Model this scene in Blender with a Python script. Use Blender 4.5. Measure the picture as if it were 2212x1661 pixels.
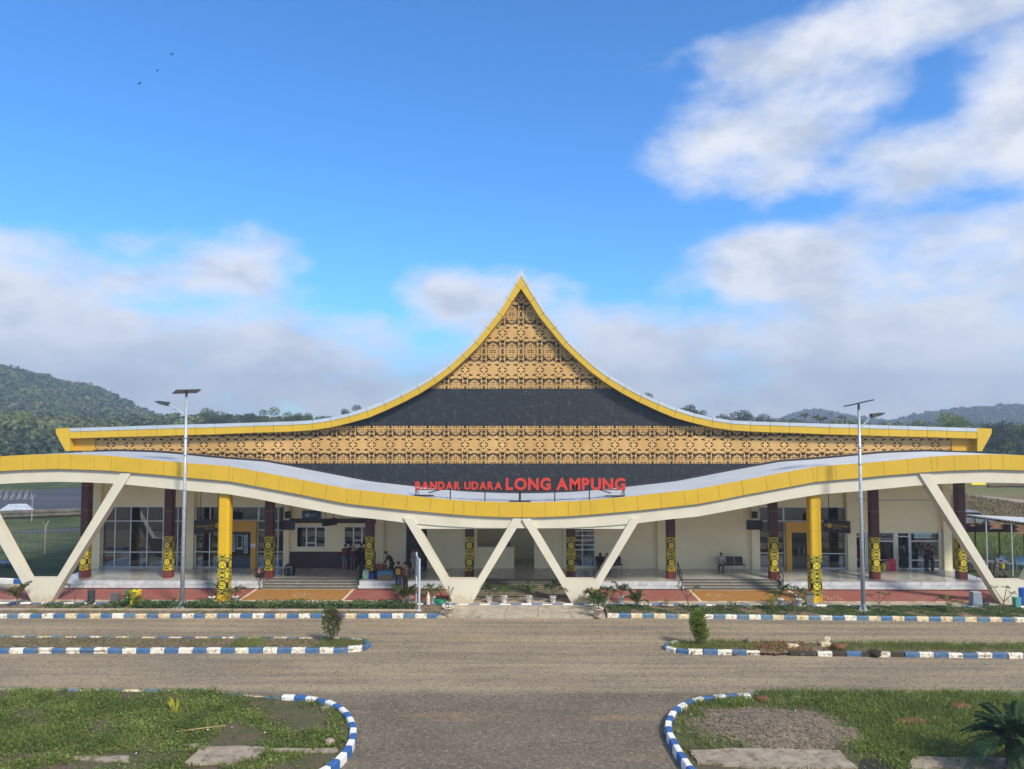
import bpy, math, random
import numpy as np
from mathutils import Vector, Matrix, Euler
R = math.radians
rnd = random.Random(11)
for o in list(bpy.data.objects): bpy.data.objects.remove(o)
SC = bpy.context.scene
COL = SC.collection

# ------------------------------------------------------------------ camera
FPX, CX, CY, HCAM = 1597.6, 1106.0, 830.5, 10.2          # focal length and centre for a 2212 px wide picture
PITCH, YAW = math.atan(78 / FPX), R(0.5)
cam = bpy.data.cameras.new('camera'); cam_o = bpy.data.objects.new('camera', cam); COL.objects.link(cam_o)
cam.sensor_width = 36; cam.lens = 26.0; cam.clip_start = 0.1; cam.clip_end = 20000
cam_o.location = (0, 0, HCAM); cam_o.rotation_euler = (math.pi / 2 + PITCH, 0, YAW)
SC.camera = cam_o

def ray(u, v):
    x, y, z = (u - CX) / FPX, 1.0, -(v - CY) / FPX
    y2 = y * math.cos(PITCH) - z * math.sin(PITCH); z2 = y * math.sin(PITCH) + z * math.cos(PITCH)
    return (x * math.cos(YAW) - y2 * math.sin(YAW), x * math.sin(YAW) + y2 * math.cos(YAW), z2)
def P(u, v, y):
    a, b, c = ray(u, v); t = y / b; return (a * t, HCAM + c * t)
def PX(u, y): return P(u, 1100, y)[0]
def PZ(v, y, u=1120): return P(u, v, y)[1]
def G(u, v, z=0.0):
    a, b, c = ray(u, v); t = (z - HCAM) / c; return (a * t, b * t)

# ------------------------------------------------------------------ light, sky
SUN_AZ, SUN_EL = R(142), R(40)                            # clockwise from +Y
sv = Vector((math.sin(SUN_AZ) * math.cos(SUN_EL), math.cos(SUN_AZ) * math.cos(SUN_EL), math.sin(SUN_EL)))
sun = bpy.data.lights.new('sun', 'SUN'); sun.energy = 3.7; sun.angle = R(9.0); sun.color = (1.0, 0.90, 0.74)
sun_o = bpy.data.objects.new('sun', sun); COL.objects.link(sun_o); sun_o.rotation_euler = sv.to_track_quat('Z', 'Y').to_euler()
sun_o.location = (30, -40, 60)
W = bpy.data.worlds.new('World'); SC.world = W; W.use_nodes = True
wn, wl = W.node_tree.nodes, W.node_tree.links
wn.clear()
class NT:
    """small helper to write node maths"""
    def __init__(s, nt): s.n, s.l = nt.nodes, nt.links
    def put(s, sock, v):
        if hasattr(v, 'is_output'): s.l.new(v, sock)
        elif isinstance(v, (tuple, list)) and len(v) == 3 and sock.type == 'RGBA': sock.default_value = (*v, 1)
        else: sock.default_value = v
    def m(s, op, a, b=0.0, c=0.0, clamp=False):
        n = s.n.new('ShaderNodeMath'); n.operation = op; n.use_clamp = clamp
        s.put(n.inputs[0], a); s.put(n.inputs[1], b); s.put(n.inputs[2], c); return n.outputs[0]
    def v(s, op, a, b=(0, 0, 0)):
        n = s.n.new('ShaderNodeVectorMath'); n.operation = op; s.put(n.inputs[0], a); s.put(n.inputs[1], b); return n.outputs[0]
    def mix(s, f, a, b, t='MIX'):
        n = s.n.new('ShaderNodeMix'); n.data_type = 'RGBA'; n.blend_type = t; n.clamp_factor = True
        s.put(n.inputs[0], f); s.put(n.inputs[6], a); s.put(n.inputs[7], b); return n.outputs[2]
    def noise(s, vec, scale, detail=4, rough=.55, dist=0.0):
        n = s.n.new('ShaderNodeTexNoise'); s.put(n.inputs['Vector'], vec); n.inputs['Scale'].default_value = scale
        n.inputs['Detail'].default_value = detail; n.inputs['Roughness'].default_value = rough; n.inputs['Distortion'].default_value = dist
        return n.outputs[0]
    def vor(s, vec, scale, out='Distance', feat='F1', rand=1.0):
        n = s.n.new('ShaderNodeTexVoronoi'); n.feature = feat; s.put(n.inputs['Vector'], vec); n.inputs['Scale'].default_value = scale
        n.inputs['Randomness'].default_value = rand; return n.outputs[out]
    def ss(s, x, a, b, lo=0.0, hi=1.0):
        n = s.n.new('ShaderNodeMapRange'); n.interpolation_type = 'SMOOTHSTEP'; s.put(n.inputs[0], x)
        for i, q in enumerate((a, b, lo, hi)): n.inputs[1 + i].default_value = q
        return n.outputs[0]
    def comb(s, x, y, z):
        n = s.n.new('ShaderNodeCombineXYZ'); s.put(n.inputs[0], x); s.put(n.inputs[1], y); s.put(n.inputs[2], z); return n.outputs[0]
    def sep(s, v):
        n = s.n.new('ShaderNodeSeparateXYZ'); s.put(n.inputs[0], v); return n.outputs
w = NT(W.node_tree)
tc = wn.new('ShaderNodeTexCoord'); dirv = tc.outputs['Generated']
dx, dy, dz = w.sep(dirv)
AZ = w.m('ARCTAN2', dx, dy); EL = w.m('ARCSINE', dz)
sky = wn.new('ShaderNodeTexSky'); sky.sky_type = 'NISHITA'; sky.sun_disc = False
sky.sun_elevation = SUN_EL; sky.sun_rotation = SUN_AZ; sky.altitude = 600; sky.air_density = 1.0; sky.dust_density = 0.3; sky.ozone_density = 2.2
skyc = w.mix(1.0, sky.outputs[0], (0.50, 1.20, 1.82), 'MULTIPLY')
# cloud banks: soft ellipses (direction of centre, half sizes) broken up by noise
BLOBS = [(120, 570, 420, 85, 1.0), (430, 560, 210, 70, .8), (60, 720, 480, 130, 1.0), (420, 800, 560, 120, 1.1), (900, 850, 500, 90, 1.0),
         (1050, 680, 190, 105, 1.1), (1240, 760, 320, 140, 1.0), (1800, 590, 380, 120, 1.15), (1760, 760, 560, 160, 1.2), (2150, 830, 300, 100, 1.0), (2120, 640, 120, 90, .6),
         (1690, 250, 250, 165, .85), (1820, 80, 300, 70, .7), (2080, 330, 300, 90, .9), (2230, 190, 170, 130, .85), (2100, 15, 330, 45, .7),
         (1480, 860, 700, 70, 1.0), (800, 770, 330, 90, .8), (560, 830, 560, 110, 1.1), (1100, 890, 1900, 150, .85), (-450, 700, 420, 190, 1.0), (2750, 500, 460, 240, 1.0)]
cov = None
for (u, v, ru, rv, k) in BLOBS:
    a, b, c = ray(u, v); l = math.sqrt(a * a + b * b + c * c); az0, el0 = math.atan2(a, b), math.asin(c / l)
    p = w.m('MULTIPLY', w.m('SUBTRACT', AZ, az0), FPX / ru); q = w.m('MULTIPLY', w.m('SUBTRACT', EL, el0), FPX / rv)
    g = w.m('MULTIPLY', w.m('SUBTRACT', 1.0, w.m('ADD', w.m('MULTIPLY', p, p), w.m('MULTIPLY', q, q))), k)
    cov = g if cov is None else w.m('SMOOTH_MAX', cov, g, .35)
low = w.noise(w.comb(w.m('MULTIPLY', dx, 1.0), dy, w.m('MULTIPLY', dz, 2.0)), 1.6, 3)
front = w.ss(dy, 0.45, 0.15)                                   # beyond the view a denser cloud cover, added to whiten the fill light
cov = w.m('MAXIMUM', cov, w.m('SUBTRACT', w.m('MULTIPLY', w.m('SUBTRACT', low, .36), w.m('MULTIPLY', front, 5.0)), w.m('SUBTRACT', 1.2, front)))
cov = w.m('MAXIMUM', w.m('MINIMUM', cov, 1.0), -1.0)
cv = w.v('MULTIPLY', dirv, (1, 1, 1.9))
n1 = w.noise(cv, 5.6, 9, .56, .08)
n2 = w.noise(w.v('ADD', cv, (.03, .0, -.06)), 9, 6, .56, .1)
dens = w.ss(w.m('ADD', w.m('MULTIPLY', cov, .42), w.m('MULTIPLY', n1, 1.55)), .66, 1.18)
lit = w.ss(w.m('ADD', w.m('SUBTRACT', w.m('MULTIPLY', n2, 1.6), w.m('MULTIPLY', dens, .25)), w.m('MULTIPLY', cov, -.06)), .24, .70)
cl = w.mix(lit, (4.6, 5.1, 5.95), (7.0, 7.2, 7.7))
horizon = w.ss(EL, .06, .24)
cl = w.mix(horizon, w.mix(.30, cl, (7.2, 7.6, 8.2)), cl)
out = w.mix(w.m('MULTIPLY', dens, .96), skyc, cl)
bg = wn.new('ShaderNodeBackground'); wl.new(out, bg.inputs[0]); bg.inputs[1].default_value = 0.1
wo = wn.new('ShaderNodeOutputWorld'); wl.new(bg.outputs[0], wo.inputs[0])
SC.view_settings.view_transform = 'Standard'; SC.view_settings.look = 'None'; SC.view_settings.gamma = 1
SC.view_settings.exposure = 0.4; SC.view_settings.use_curve_mapping = False
SC.cycles.max_bounces = 8; SC.cycles.transparent_max_bounces = 16; SC.cycles.volume_bounces = 0
SC.cycles.use_denoising = True

# ------------------------------------------------------------------ mesh helper
class MB:
    def __init__(s): s.v, s.f, s.mi, s.k = [], [], [], 0
    def mat(s, k): s.k = k; return s
    def add(s, vs, fs):
        b = len(s.v); s.v += [tuple(q) for q in vs]
        for f in fs: s.f.append(tuple(b + i for i in f)); s.mi.append(s.k)
        return s
    def box(s, a, b, rz=0.0, c=None):
        x0, y0, z0 = a; x1, y1, z1 = b
        vs = [(x0, y0, z0), (x1, y0, z0), (x1, y1, z0), (x0, y1, z0), (x0, y0, z1), (x1, y0, z1), (x1, y1, z1), (x0, y1, z1)]
        if rz:
            cx, cy = c or ((x0 + x1) / 2, (y0 + y1) / 2); co, si = math.cos(rz), math.sin(rz)
            vs = [(cx + (x - cx) * co - (y - cy) * si, cy + (x - cx) * si + (y - cy) * co, z) for x, y, z in vs]
        return s.add(vs, [(0, 3, 2, 1), (4, 5, 6, 7), (0, 1, 5, 4), (1, 2, 6, 5), (2, 3, 7, 6), (3, 0, 4, 7)])
    def prism_y(s, pts, y0, y1):
        """outline in x,z (anticlockwise seen from -y), extruded along y"""
        n = len(pts)
        vs = [(x, y0, z) for x, z in pts] + [(x, y1, z) for x, z in pts]
        fs = [tuple(range(n)), tuple(range(2 * n - 1, n - 1, -1))] + [(i, n + i, n + (i + 1) % n, (i + 1) % n) for i in range(n)]
        return s.add(vs, fs)
    def prism_z(s, pts, z0, z1):
        n = len(pts)
        vs = [(x, y, z0) for x, y in pts] + [(x, y, z1) for x, y in pts]
        fs = [tuple(range(n - 1, -1, -1)), tuple(range(n, 2 * n))] + [(i, (i + 1) % n, n + (i + 1) % n, n + i) for i in range(n)]
        return s.add(vs, fs)
    def ring(s, pts):  # list of rings (equal length) -> skin with caps
        n = len(pts[0]); vs = [q for r in pts for q in r]; fs = []
        for j in range(len(pts) - 1):
            for i in range(n):
                fs.append((j * n + i, j * n + (i + 1) % n, (j + 1) * n + (i + 1) % n, (j + 1) * n + i))
        fs.append(tuple(range(n - 1, -1, -1))); fs.append(tuple((len(pts) - 1) * n + i for i in range(n)))
        return s.add(vs, fs)
    def tube(s, path, rad, n=8):
        path = [Vector(p) for p in path]; rs = rad if isinstance(rad, (list, tuple)) else [rad] * len(path)
        rings = []
        up = Vector((0, 0, 1))
        for i, p in enumerate(path):
            d = (path[min(i + 1, len(path) - 1)] - path[max(i - 1, 0)]).normalized()
            a = d.cross(up if abs(d.z) < .95 else Vector((0, 1, 0))).normalized(); b = d.cross(a).normalized()
            rings.append([tuple(p + (a * math.cos(t) - b * math.sin(t)) * rs[i]) for t in [2 * math.pi * k / n for k in range(n)]])
        return s.ring(rings)
    def lathe(s, prof, c=(0, 0, 0), n=16, sx=1, sy=1):
        return s.ring([[(c[0] + r * sx * math.cos(2 * math.pi * k / n), c[1] + r * sy * math.sin(2 * math.pi * k / n), c[2] + z) for k in range(n)] for r, z in prof])
    def blob(s, c, r, n=10, m=6, jit=0.0, rg=rnd):
        rings = []
        for j in range(m + 1):
            th = math.pi * (j + .02) / (m + .04)
            rings.append([(c[0] + r[0] * (1 + rg.uniform(-jit, jit)) * math.sin(th) * math.cos(2 * math.pi * k / n), c[1] + r[1] * (1 + rg.uniform(-jit, jit)) * math.sin(th) * math.sin(2 * math.pi * k / n),
                           c[2] - r[2] * (1 + rg.uniform(-jit, jit) * .5) * math.cos(th)) for k in range(n)])
        return s.ring(rings)
    def mesh(s, name, mats, smooth=False):
        me = bpy.data.meshes.new(name); me.from_pydata(s.v, [], s.f)
        for m in (mats if isinstance(mats, (list, tuple)) else [mats]): me.materials.append(m)
        if len(me.materials) > 1: me.polygons.foreach_set('material_index', s.mi)
        if smooth: me.polygons.foreach_set('use_smooth', [True] * len(me.polygons))
        me.update(); return me
    def build(s, name, mats, parent=None, smooth=False, label=None, world=True):
        return link(name, s.mesh(name, mats, smooth), parent, label=label, world=world)
def link(name, me, parent=None, loc=None, label=None, world=False, rz=0.0):
    o = bpy.data.objects.new(name, me); COL.objects.link(o)
    if parent is not None:
        o.parent = parent
        if world: o.matrix_parent_inverse = WM(parent).inverted()
    if loc is not None: o.location = loc
    if rz: o.rotation_euler.z = rz
    if label: o['label'] = label
    return o
def WM(o):
    m = o.matrix_basis.copy()
    if o.parent: m = WM(o.parent) @ o.matrix_parent_inverse @ m
    return m
def thing(name, label, cat, loc=(0, 0, 0), rz=0.0, group=None):
    o = bpy.data.objects.new(name, None); COL.objects.link(o); o.location = loc; o.rotation_euler.z = rz
    o.empty_display_size = .2
    return tag(o, label, cat, group)
def tag(o, label, cat, group=None):
    o['label'] = label; o['category'] = cat
    if group: o['group'] = group
    return o
def kind(o, k, label=None, cat=None):
    o['kind'] = k
    if label: o['label'] = label
    if cat: o['category'] = cat
    return o
KIDS = {}
def dup(o, parent=None, **kw):
    c = o.copy(); COL.objects.link(c)
    if parent is not None: c.parent = parent
    for ch in [q for q in COL.objects if q.parent == o]: dup(ch, c)
    return c
def dup_thing(o, loc, rz, label, sc=1.0):
    c = dup(o); c.location = loc; c.rotation_euler.z = rz; c.scale = (sc, sc, sc); c['label'] = label
    return c
def bulk(name, verts, faces_n, mats, matidx=None, parent=None, smooth=False):
    """verts: (N,3) array with consecutive faces of faces_n corners each"""
    verts = np.asarray(verts, dtype=np.float32); nf = len(verts) // faces_n
    me = bpy.data.meshes.new(name)
    me.vertices.add(len(verts)); me.vertices.foreach_set('co', verts.ravel())
    me.loops.add(len(verts)); me.loops.foreach_set('vertex_index', np.arange(len(verts), dtype=np.int32))
    me.polygons.add(nf); me.polygons.foreach_set('loop_start', np.arange(0, len(verts), faces_n, dtype=np.int32))
    for m in (mats if isinstance(mats, (list, tuple)) else [mats]): me.materials.append(m)
    if matidx is not None: me.polygons.foreach_set('material_index', np.asarray(matidx, dtype=np.int32))
    me.update(calc_edges=True); me.validate()
    return link(name, me, parent)

# ------------------------------------------------------------------ materials
MATS = {}
def M(name, col, rough=.6, var=.08, scale=2.0, metal=0.0, bump=0.0, bscale=30.0, dirt=None, dirt_amt=.5, dscale=3.0, spec=.5, tint=None):
    """paint, stone, cloth ... : a base colour broken up by noise, an optional second colour in worn patches, fine relief"""
    m = bpy.data.materials.new(name); m.use_nodes = True; t = NT(m.node_tree); b = m.node_tree.nodes['Principled BSDF']
    g = m.node_tree.nodes.new('ShaderNodeNewGeometry').outputs['Position']
    n = t.noise(g, scale, 5, .6)
    lo = tuple(max(0, c * (1 - var)) for c in col); hi = tuple(min(1, c * (1 + var)) for c in (tint or col))
    c = t.mix(t.ss(n, .3, .7), lo, hi)
    if dirt:
        c = t.mix(t.ss(t.m('ADD', t.noise(g, dscale, 8, .68), (dirt_amt - .5) * .6), .5, .62), c, dirt)
    t.put(b.inputs['Base Color'], c); b.inputs['Roughness'].default_value = rough; b.inputs['Metallic'].default_value = metal
    b.inputs['Specular IOR Level'].default_value = spec
    if bump:
        bn = m.node_tree.nodes.new('ShaderNodeBump'); bn.inputs['Strength'].default_value = bump; bn.inputs['Distance'].default_value = .02
        t.put(bn.inputs['Height'], t.noise(g, bscale, 6, .65)); t.l.new(bn.outputs[0], b.inputs['Normal'])
    MATS[name] = m; return m
def shader(name):
    m = bpy.data.materials.new(name); m.use_nodes = True; t = NT(m.node_tree)
    MATS[name] = m
    return m, t, m.node_tree.nodes['Principled BSDF'], m.node_tree.nodes.new('ShaderNodeNewGeometry').outputs['Position']
def leafmat(name, a, b, sc=.6, back=.25):
    m, t, bs, g = shader(name)
    n1 = t.noise(g, sc, 3); n2 = t.noise(g, sc * 14, 2)
    t.put(bs.inputs['Base Color'], t.mix(t.ss(t.m('ADD', t.m('MULTIPLY', n1, .6), t.m('MULTIPLY', n2, .4)), .35, .65), a, b))
    bs.inputs['Roughness'].default_value = .55; bs.inputs['Specular IOR Level'].default_value = .3
    tr = t.n.new('ShaderNodeBsdfTranslucent'); t.put(tr.inputs[0], tuple(min(1, q * 1.5) for q in b))
    mx = t.n.new('ShaderNodeMixShader'); mx.inputs[0].default_value = back
    t.l.new(bs.outputs[0], mx.inputs[1]); t.l.new(tr.outputs[0], mx.inputs[2])
    t.l.new(mx.outputs[0], t.n['Material Output'].inputs[0]); return m

cream = M('cream_paint', (.62, .585, .47), .55, .05, .7, dirt=(.66, .58, .41), dirt_amt=.26, dscale=.8)
cream_wall = M('cream_wall', (.87, .775, .52), .6, .05, .5)
def add_streaks(m, k):
    t = NT(m.node_tree); b = m.node_tree.nodes['Principled BSDF']; src = b.inputs['Base Color'].links[0].from_socket
    g = m.node_tree.nodes.new('ShaderNodeNewGeometry').outputs['Position']
    n = t.noise(t.v('MULTIPLY', g, (5, 5, .45)), 1.4, 6, .6); n2 = t.noise(g, .45, 3)
    t.put(b.inputs['Base Color'], t.mix(t.m('MULTIPLY', t.m('MULTIPLY', t.ss(n, .5, .8), t.ss(n2, .3, .7)), k), src, (.22, .15, .04)))
    t.put(b.inputs['Roughness'], t.ss(n2, .2, .8, .30, .55))
def add_splash(m, top, col):
    t = NT(m.node_tree); b = m.node_tree.nodes['Principled BSDF']; src = b.inputs['Base Color'].links[0].from_socket
    g = m.node_tree.nodes.new('ShaderNodeNewGeometry').outputs['Position']; z = t.sep(g)[2]
    n = t.noise(t.v('MULTIPLY', g, (2.5, 2.5, .8)), 2.2, 7, .65)
    t.put(b.inputs['Base Color'], t.mix(t.m('MULTIPLY', t.ss(t.m('SUBTRACT', n, t.m('DIVIDE', z, top)), .0, .35), .55), src, col))
add_splash(cream, 1.3, (.40, .30, .17))
yellow_acp = M('yellow_panel', (.60, .39, .03), .38, .05, .6)
add_streaks(yellow_acp, .3)
yellow_col = M('yellow_column_panel', (.66, .41, .018), .3, .03, .6)
ochre = M('ochre_panel', (.62, .34, .03), .4, .05, .8)
metal_edge = M('bare_metal_edge', (.56, .60, .66), .30, .06, .5, metal=.3)
joint = M('joint_sealant', (.46, .29, .10), .8, .1)
gold = M('gold_screen', (.62, .37, .12), .45, .10, .35, tint=(.68, .425, .16))
dark_back = M('dark_backing', (.06, .045, .033), .8, .1)
brown_col = M('brown_panel', (.085, .030, .026), .35, .05, 1.0)
brown_base = M('red_brown_panel', (.16, .038, .026), .4, .05, 1.0)  # column feet: the sun on them put in as a redder, brighter brown
lime = M('yellow_ornament', (.74, .60, .03), .45, .05, 1.5)
black_orn = M('black_ornament', (.02, .019, .015), .5, .1)
maroon_wall = M('maroon_wall', (.060, .026, .022), .6, .08)
alu = M('aluminium_frame', (.72, .76, .80), .35, .05)
black_metal = M('black_metal', (.018, .018, .02), .4, .1)
black_plastic = M('black_plastic', (.022, .022, .025), .35, .1)
chrome = M('chrome', (.7, .7, .72), .2, .03, metal=.9)
galv = M('galvanised_steel', (.44, .49, .54), .42, .14, 6.0, metal=.35)
red_letter = M('red_letter', (.58, .045, .028), .4, .04)
white_plastic = M('white_plastic', (.78, .79, .8), .4, .04, dirt=(.5, .46, .4), dirt_amt=.33, dscale=9)
stained_pot = M('stained_pot', (.72, .66, .55), .7, .1, 6, dirt=(.4, .28, .16), dirt_amt=.5, dscale=7)
soil = M('soil', (.13, .085, .05), .95, .35, 6, bump=.7, bscale=22, tint=(.20, .15, .10))
clod = M('soil_clod', (.14, .062, .028), .95, .4, 7, bump=1, bscale=18)
clod_dark = M('dark_soil_clod', (.032, .024, .018), .95, .4, 7, bump=1, bscale=18)
concrete = M('concrete', (.40, .345, .26), .85, .18, 1.5, bump=.25, bscale=40, dirt=(.24, .19, .13), dirt_amt=.42, dscale=2.2)
slab_m = M('broken_concrete', (.32, .265, .20), .9, .2, 2.5, bump=.5, bscale=25, dirt=(.17, .135, .09), dirt_amt=.5, dscale=2.4)
kerb_white = M('white_kerb_paint', (.74, .70, .60), .7, .07, 4, bump=.2, bscale=60, dirt=(.33, .26, .17), dirt_amt=.52, dscale=5.5)
kerb_white_clean = M('fresh_white_kerb_paint', (.78, .77, .73), .6, .05, 4, dirt=(.5, .46, .38), dirt_amt=.40, dscale=6)
kerb_cream = M('faded_cream_kerb_paint', (.66, .555, .36), .75, .1, 4, bump=.2, bscale=60, dirt=(.33, .24, .13), dirt_amt=.54, dscale=5.5)
kerb_blue = M('blue_kerb_paint', (.05, .135, .28), .6, .15, 4, bump=.2, bscale=60, dirt=(.17, .16, .14), dirt_amt=.47, dscale=5.5)
kerb_blue_clean = M('fresh_blue_kerb_paint', (.035, .12, .35), .5, .08, 4, dirt=(.2, .22, .25), dirt_amt=.27, dscale=6)
kerb_faded = M('faded_blue_kerb_paint', (.09, .18, .27), .75, .15, 4, bump=.2, bscale=60, dirt=(.25, .21, .15), dirt_amt=.47, dscale=5.5)
muddy = M('muddy_kerb', (.045, .035, .025), .9, .3, 5, bump=.6, bscale=30, dirt=(.6, .57, .5), dirt_amt=.30, dscale=5)
white_paint = M('white_road_paint', (.68, .60, .46), .8, .1, 5, dirt=(.4, .26, .16), dirt_amt=.4, dscale=8)
skin_m = M('skin', (.36, .20, .125), .5, .05); hair_m = M('hair', (.018, .014, .012), .45, .15, 20)
steel_bin = M('brushed_steel', (.5, .5, .5), .3, .1, 5, metal=.8)
gravel_heap = M('gravel_heap', (.115, .088, .060), .95, .4, 9, bump=1.0, bscale=18, tint=(.185, .145, .10), dirt=(.09, .085, .045), dirt_amt=.40, dscale=1.2)
# ------------------------------------------------------------------ special materials
# gravel road: brown tracks running along the terminal, grey stones nearer the viewer, speckle of stones
def road_material():
    m, t, b, g = shader('gravel_road')
    x, y, z = t.sep(g)
    st = t.noise(t.v('MULTIPLY', g, (.10, 1.0, 1)), 1.1, 6, .6)
    patch = t.noise(t.v('MULTIPLY', g, (.35, .8, 1)), .55, 5, .6)
    fine = t.noise(g, 26, 5, .75); peb = t.vor(g, 15, 'Color'); pv = t.sep(peb)[0]
    near = t.ss(t.m('ADD', y, t.m('MULTIPLY', patch, .7)), 29.1, 28.3)
    trk = t.noise(t.v('MULTIPLY', g, (.012, 1.0, 1)), 1.9, 3, .55)
    tan = t.mix(t.ss(t.m('ADD', t.m('ADD', t.m('MULTIPLY', st, .42), t.m('MULTIPLY', trk, .33)), t.m('MULTIPLY', patch, .25)), .40, .60), (.235, .196, .139), (.39, .31, .202))
    gray = t.mix(t.ss(patch, .3, .7), (.150, .128, .094), (.21, .178, .132))
    c = t.mix(near, tan, gray)
    c = t.mix(t.ss(t.noise(t.v('MULTIPLY', g, (.12, .6, 1)), 1.0, 4), .58, .72, 0, .55), c, (.33, .225, .12))
    c = t.mix(t.ss(fine, .42, .70, 0, .36), c, (.10, .088, .072))
    c = t.mix(t.ss(pv, .72, 1.0, 0, .36), c, (.44, .385, .30))
    c = t.mix(t.ss(pv, .24, .0, 0, .6), c, (.07, .063, .055))
    t.put(b.inputs['Base Color'], c); b.inputs['Roughness'].default_value = .95; b.inputs['Specular IOR Level'].default_value = .2
    bn = t.n.new('ShaderNodeBump'); bn.inputs['Strength'].default_value = .9; bn.inputs['Distance'].default_value = .03
    t.put(bn.inputs['Height'], t.m('ADD', t.m('MULTIPLY', pv, .6), fine)); t.l.new(bn.outputs[0], b.inputs['Normal']); return m
road_m = road_material()
def field_material():
    m, t, b, g = shader('field_grass')
    x, y, z = t.sep(g)
    n = t.noise(t.v('MULTIPLY', g, (.5, 1, 1)), .35, 7, .65); n2 = t.noise(g, 4, 5, .7); n3 = t.noise(t.v('MULTIPLY', g, (.3, 1, 1)), .05, 4)
    c = t.mix(t.ss(n, .35, .65), (.040, .062, .020), (.095, .115, .036))
    dry = t.mix(t.ss(n2, .3, .7), (.135, .105, .040), (.27, .215, .095))
    right = t.ss(x, 6, 24); band = t.m('MULTIPLY', t.ss(t.m('ADD', y, t.m('MULTIPLY', n3, 14)), 66, 74), t.ss(y, 128, 118))
    c = t.mix(t.m('MULTIPLY', right, t.m('MULTIPLY', band, t.ss(n, .25, .55, .45, 1))), c, dry)
    c = t.mix(t.m('MULTIPLY', right, t.ss(t.m('ADD', y, t.m('MULTIPLY', n3, 20)), 112, 122)), c, t.mix(n, (.11, .125, .035), (.20, .19, .065)))
    c = t.mix(t.ss(n2, .5, .75, 0, .4), c, (.02, .03, .01))
    t.put(b.inputs['Base Color'], c); b.inputs['Roughness'].default_value = .9; b.inputs['Specular IOR Level'].default_value = .2
    bn = t.n.new('ShaderNodeBump'); bn.inputs['Strength'].default_value = .8; bn.inputs['Distance'].default_value = .08
    t.put(bn.inputs['Height'], n2); t.l.new(bn.outputs[0], b.inputs['Normal']); return m
field_m = field_material()
def lawn_soil_material():
    m, t, b, g = shader('lawn_soil')
    n = t.noise(g, 1.3, 6, .65); f = t.noise(g, 24, 5, .7)
    c = t.mix(t.ss(n, .35, .6), (.115, .080, .050), (.060, .080, .022)); c = t.mix(t.ss(f, .45, .7, 0, .6), c, (.2, .155, .105))
    t.put(b.inputs['Base Color'], c); b.inputs['Roughness'].default_value = .95
    bn = t.n.new('ShaderNodeBump'); bn.inputs['Strength'].default_value = .9; bn.inputs['Distance'].default_value = .04
    t.put(bn.inputs['Height'], f); t.l.new(bn.outputs[0], b.inputs['Normal']); return m
lawn_soil = lawn_soil_material()
def asphalt_material():
    m, t, b, g = shader('asphalt')
    n = t.noise(t.v('MULTIPLY', g, (.15, 1, 1)), .25, 6, .6)
    t.put(b.inputs['Base Color'], t.mix(t.ss(n, .3, .7), (.040, .042, .050), (.072, .074, .084))); b.inputs['Roughness'].default_value = .85; return m
asphalt = asphalt_material()
def paver_material(name, a, b2):
    m, t, b, g = shader(name)
    br = t.n.new('ShaderNodeTexBrick'); t.put(br.inputs['Vector'], g); br.inputs['Scale'].default_value = 1.0
    br.inputs['Brick Width'].default_value = .21; br.inputs['Row Height'].default_value = .105; br.inputs['Mortar Size'].default_value = .006
    t.put(br.inputs['Color1'], a); t.put(br.inputs['Color2'], b2); t.put(br.inputs['Mortar'], tuple(q * .55 for q in a))
    n = t.noise(g, .9, 7, .68)
    c = t.mix(t.ss(n, .44, .72, 0, .38), br.outputs[0], (.30, .235, .165))
    c = t.mix(t.ss(t.noise(g, 5, 6, .7), .5, .72, 0, .35), c, tuple(q * .55 for q in a))
    t.put(b.inputs['Base Color'], c); b.inputs['Roughness'].default_value = .85
    return m
red_paver = paver_material('red_paver', (.30, .088, .070), (.36, .115, .09)); orange_paver = paver_material('orange_paver', (.36, .17, .035), (.43, .215, .05))
def marble_material(name, gap, rough, a, b2):
    m, t, b, g = shader(name)
    n = t.noise(g, 1.1, 8, .68, 1.6); n2 = t.noise(t.v('MULTIPLY', g, (.7, 2.4, 1)), 1.0, 6, .6, 2.0)
    c = t.mix(t.ss(t.m('ADD', t.m('MULTIPLY', n, .5), t.m('MULTIPLY', n2, .5)), .36, .64), a, b2)
    x, y, z = t.sep(g)
    def line(q): return t.ss(t.m('ABSOLUTE', t.m('SUBTRACT', t.m('FRACT', t.m('DIVIDE', q, .6)), .5)), .494, .499)
    c = t.mix(t.m('MULTIPLY', t.m('MAXIMUM', line(x), line(y)), gap), c, (.12, .12, .12))
    t.put(b.inputs['Base Color'], c); b.inputs['Roughness'].default_value = rough; b.inputs['Specular IOR Level'].default_value = .6; return m
floor_tile = marble_material('polished_floor_tile', .6, .07, (.34, .345, .33), (.55, .55, .52))
riser_tile = marble_material('pale_marble_tile', .3, .25, (.40, .43, .46), (.60, .63, .66))
step_tile = M('grey_step_tile', (.25, .24, .21), .45, .15, 2.5)
step_tan_lit = M('tan_step_tile', (.36, .28, .18), .7, .12, 3)  # lower middle steps: tan made paler by the sunlight put into it
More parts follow.
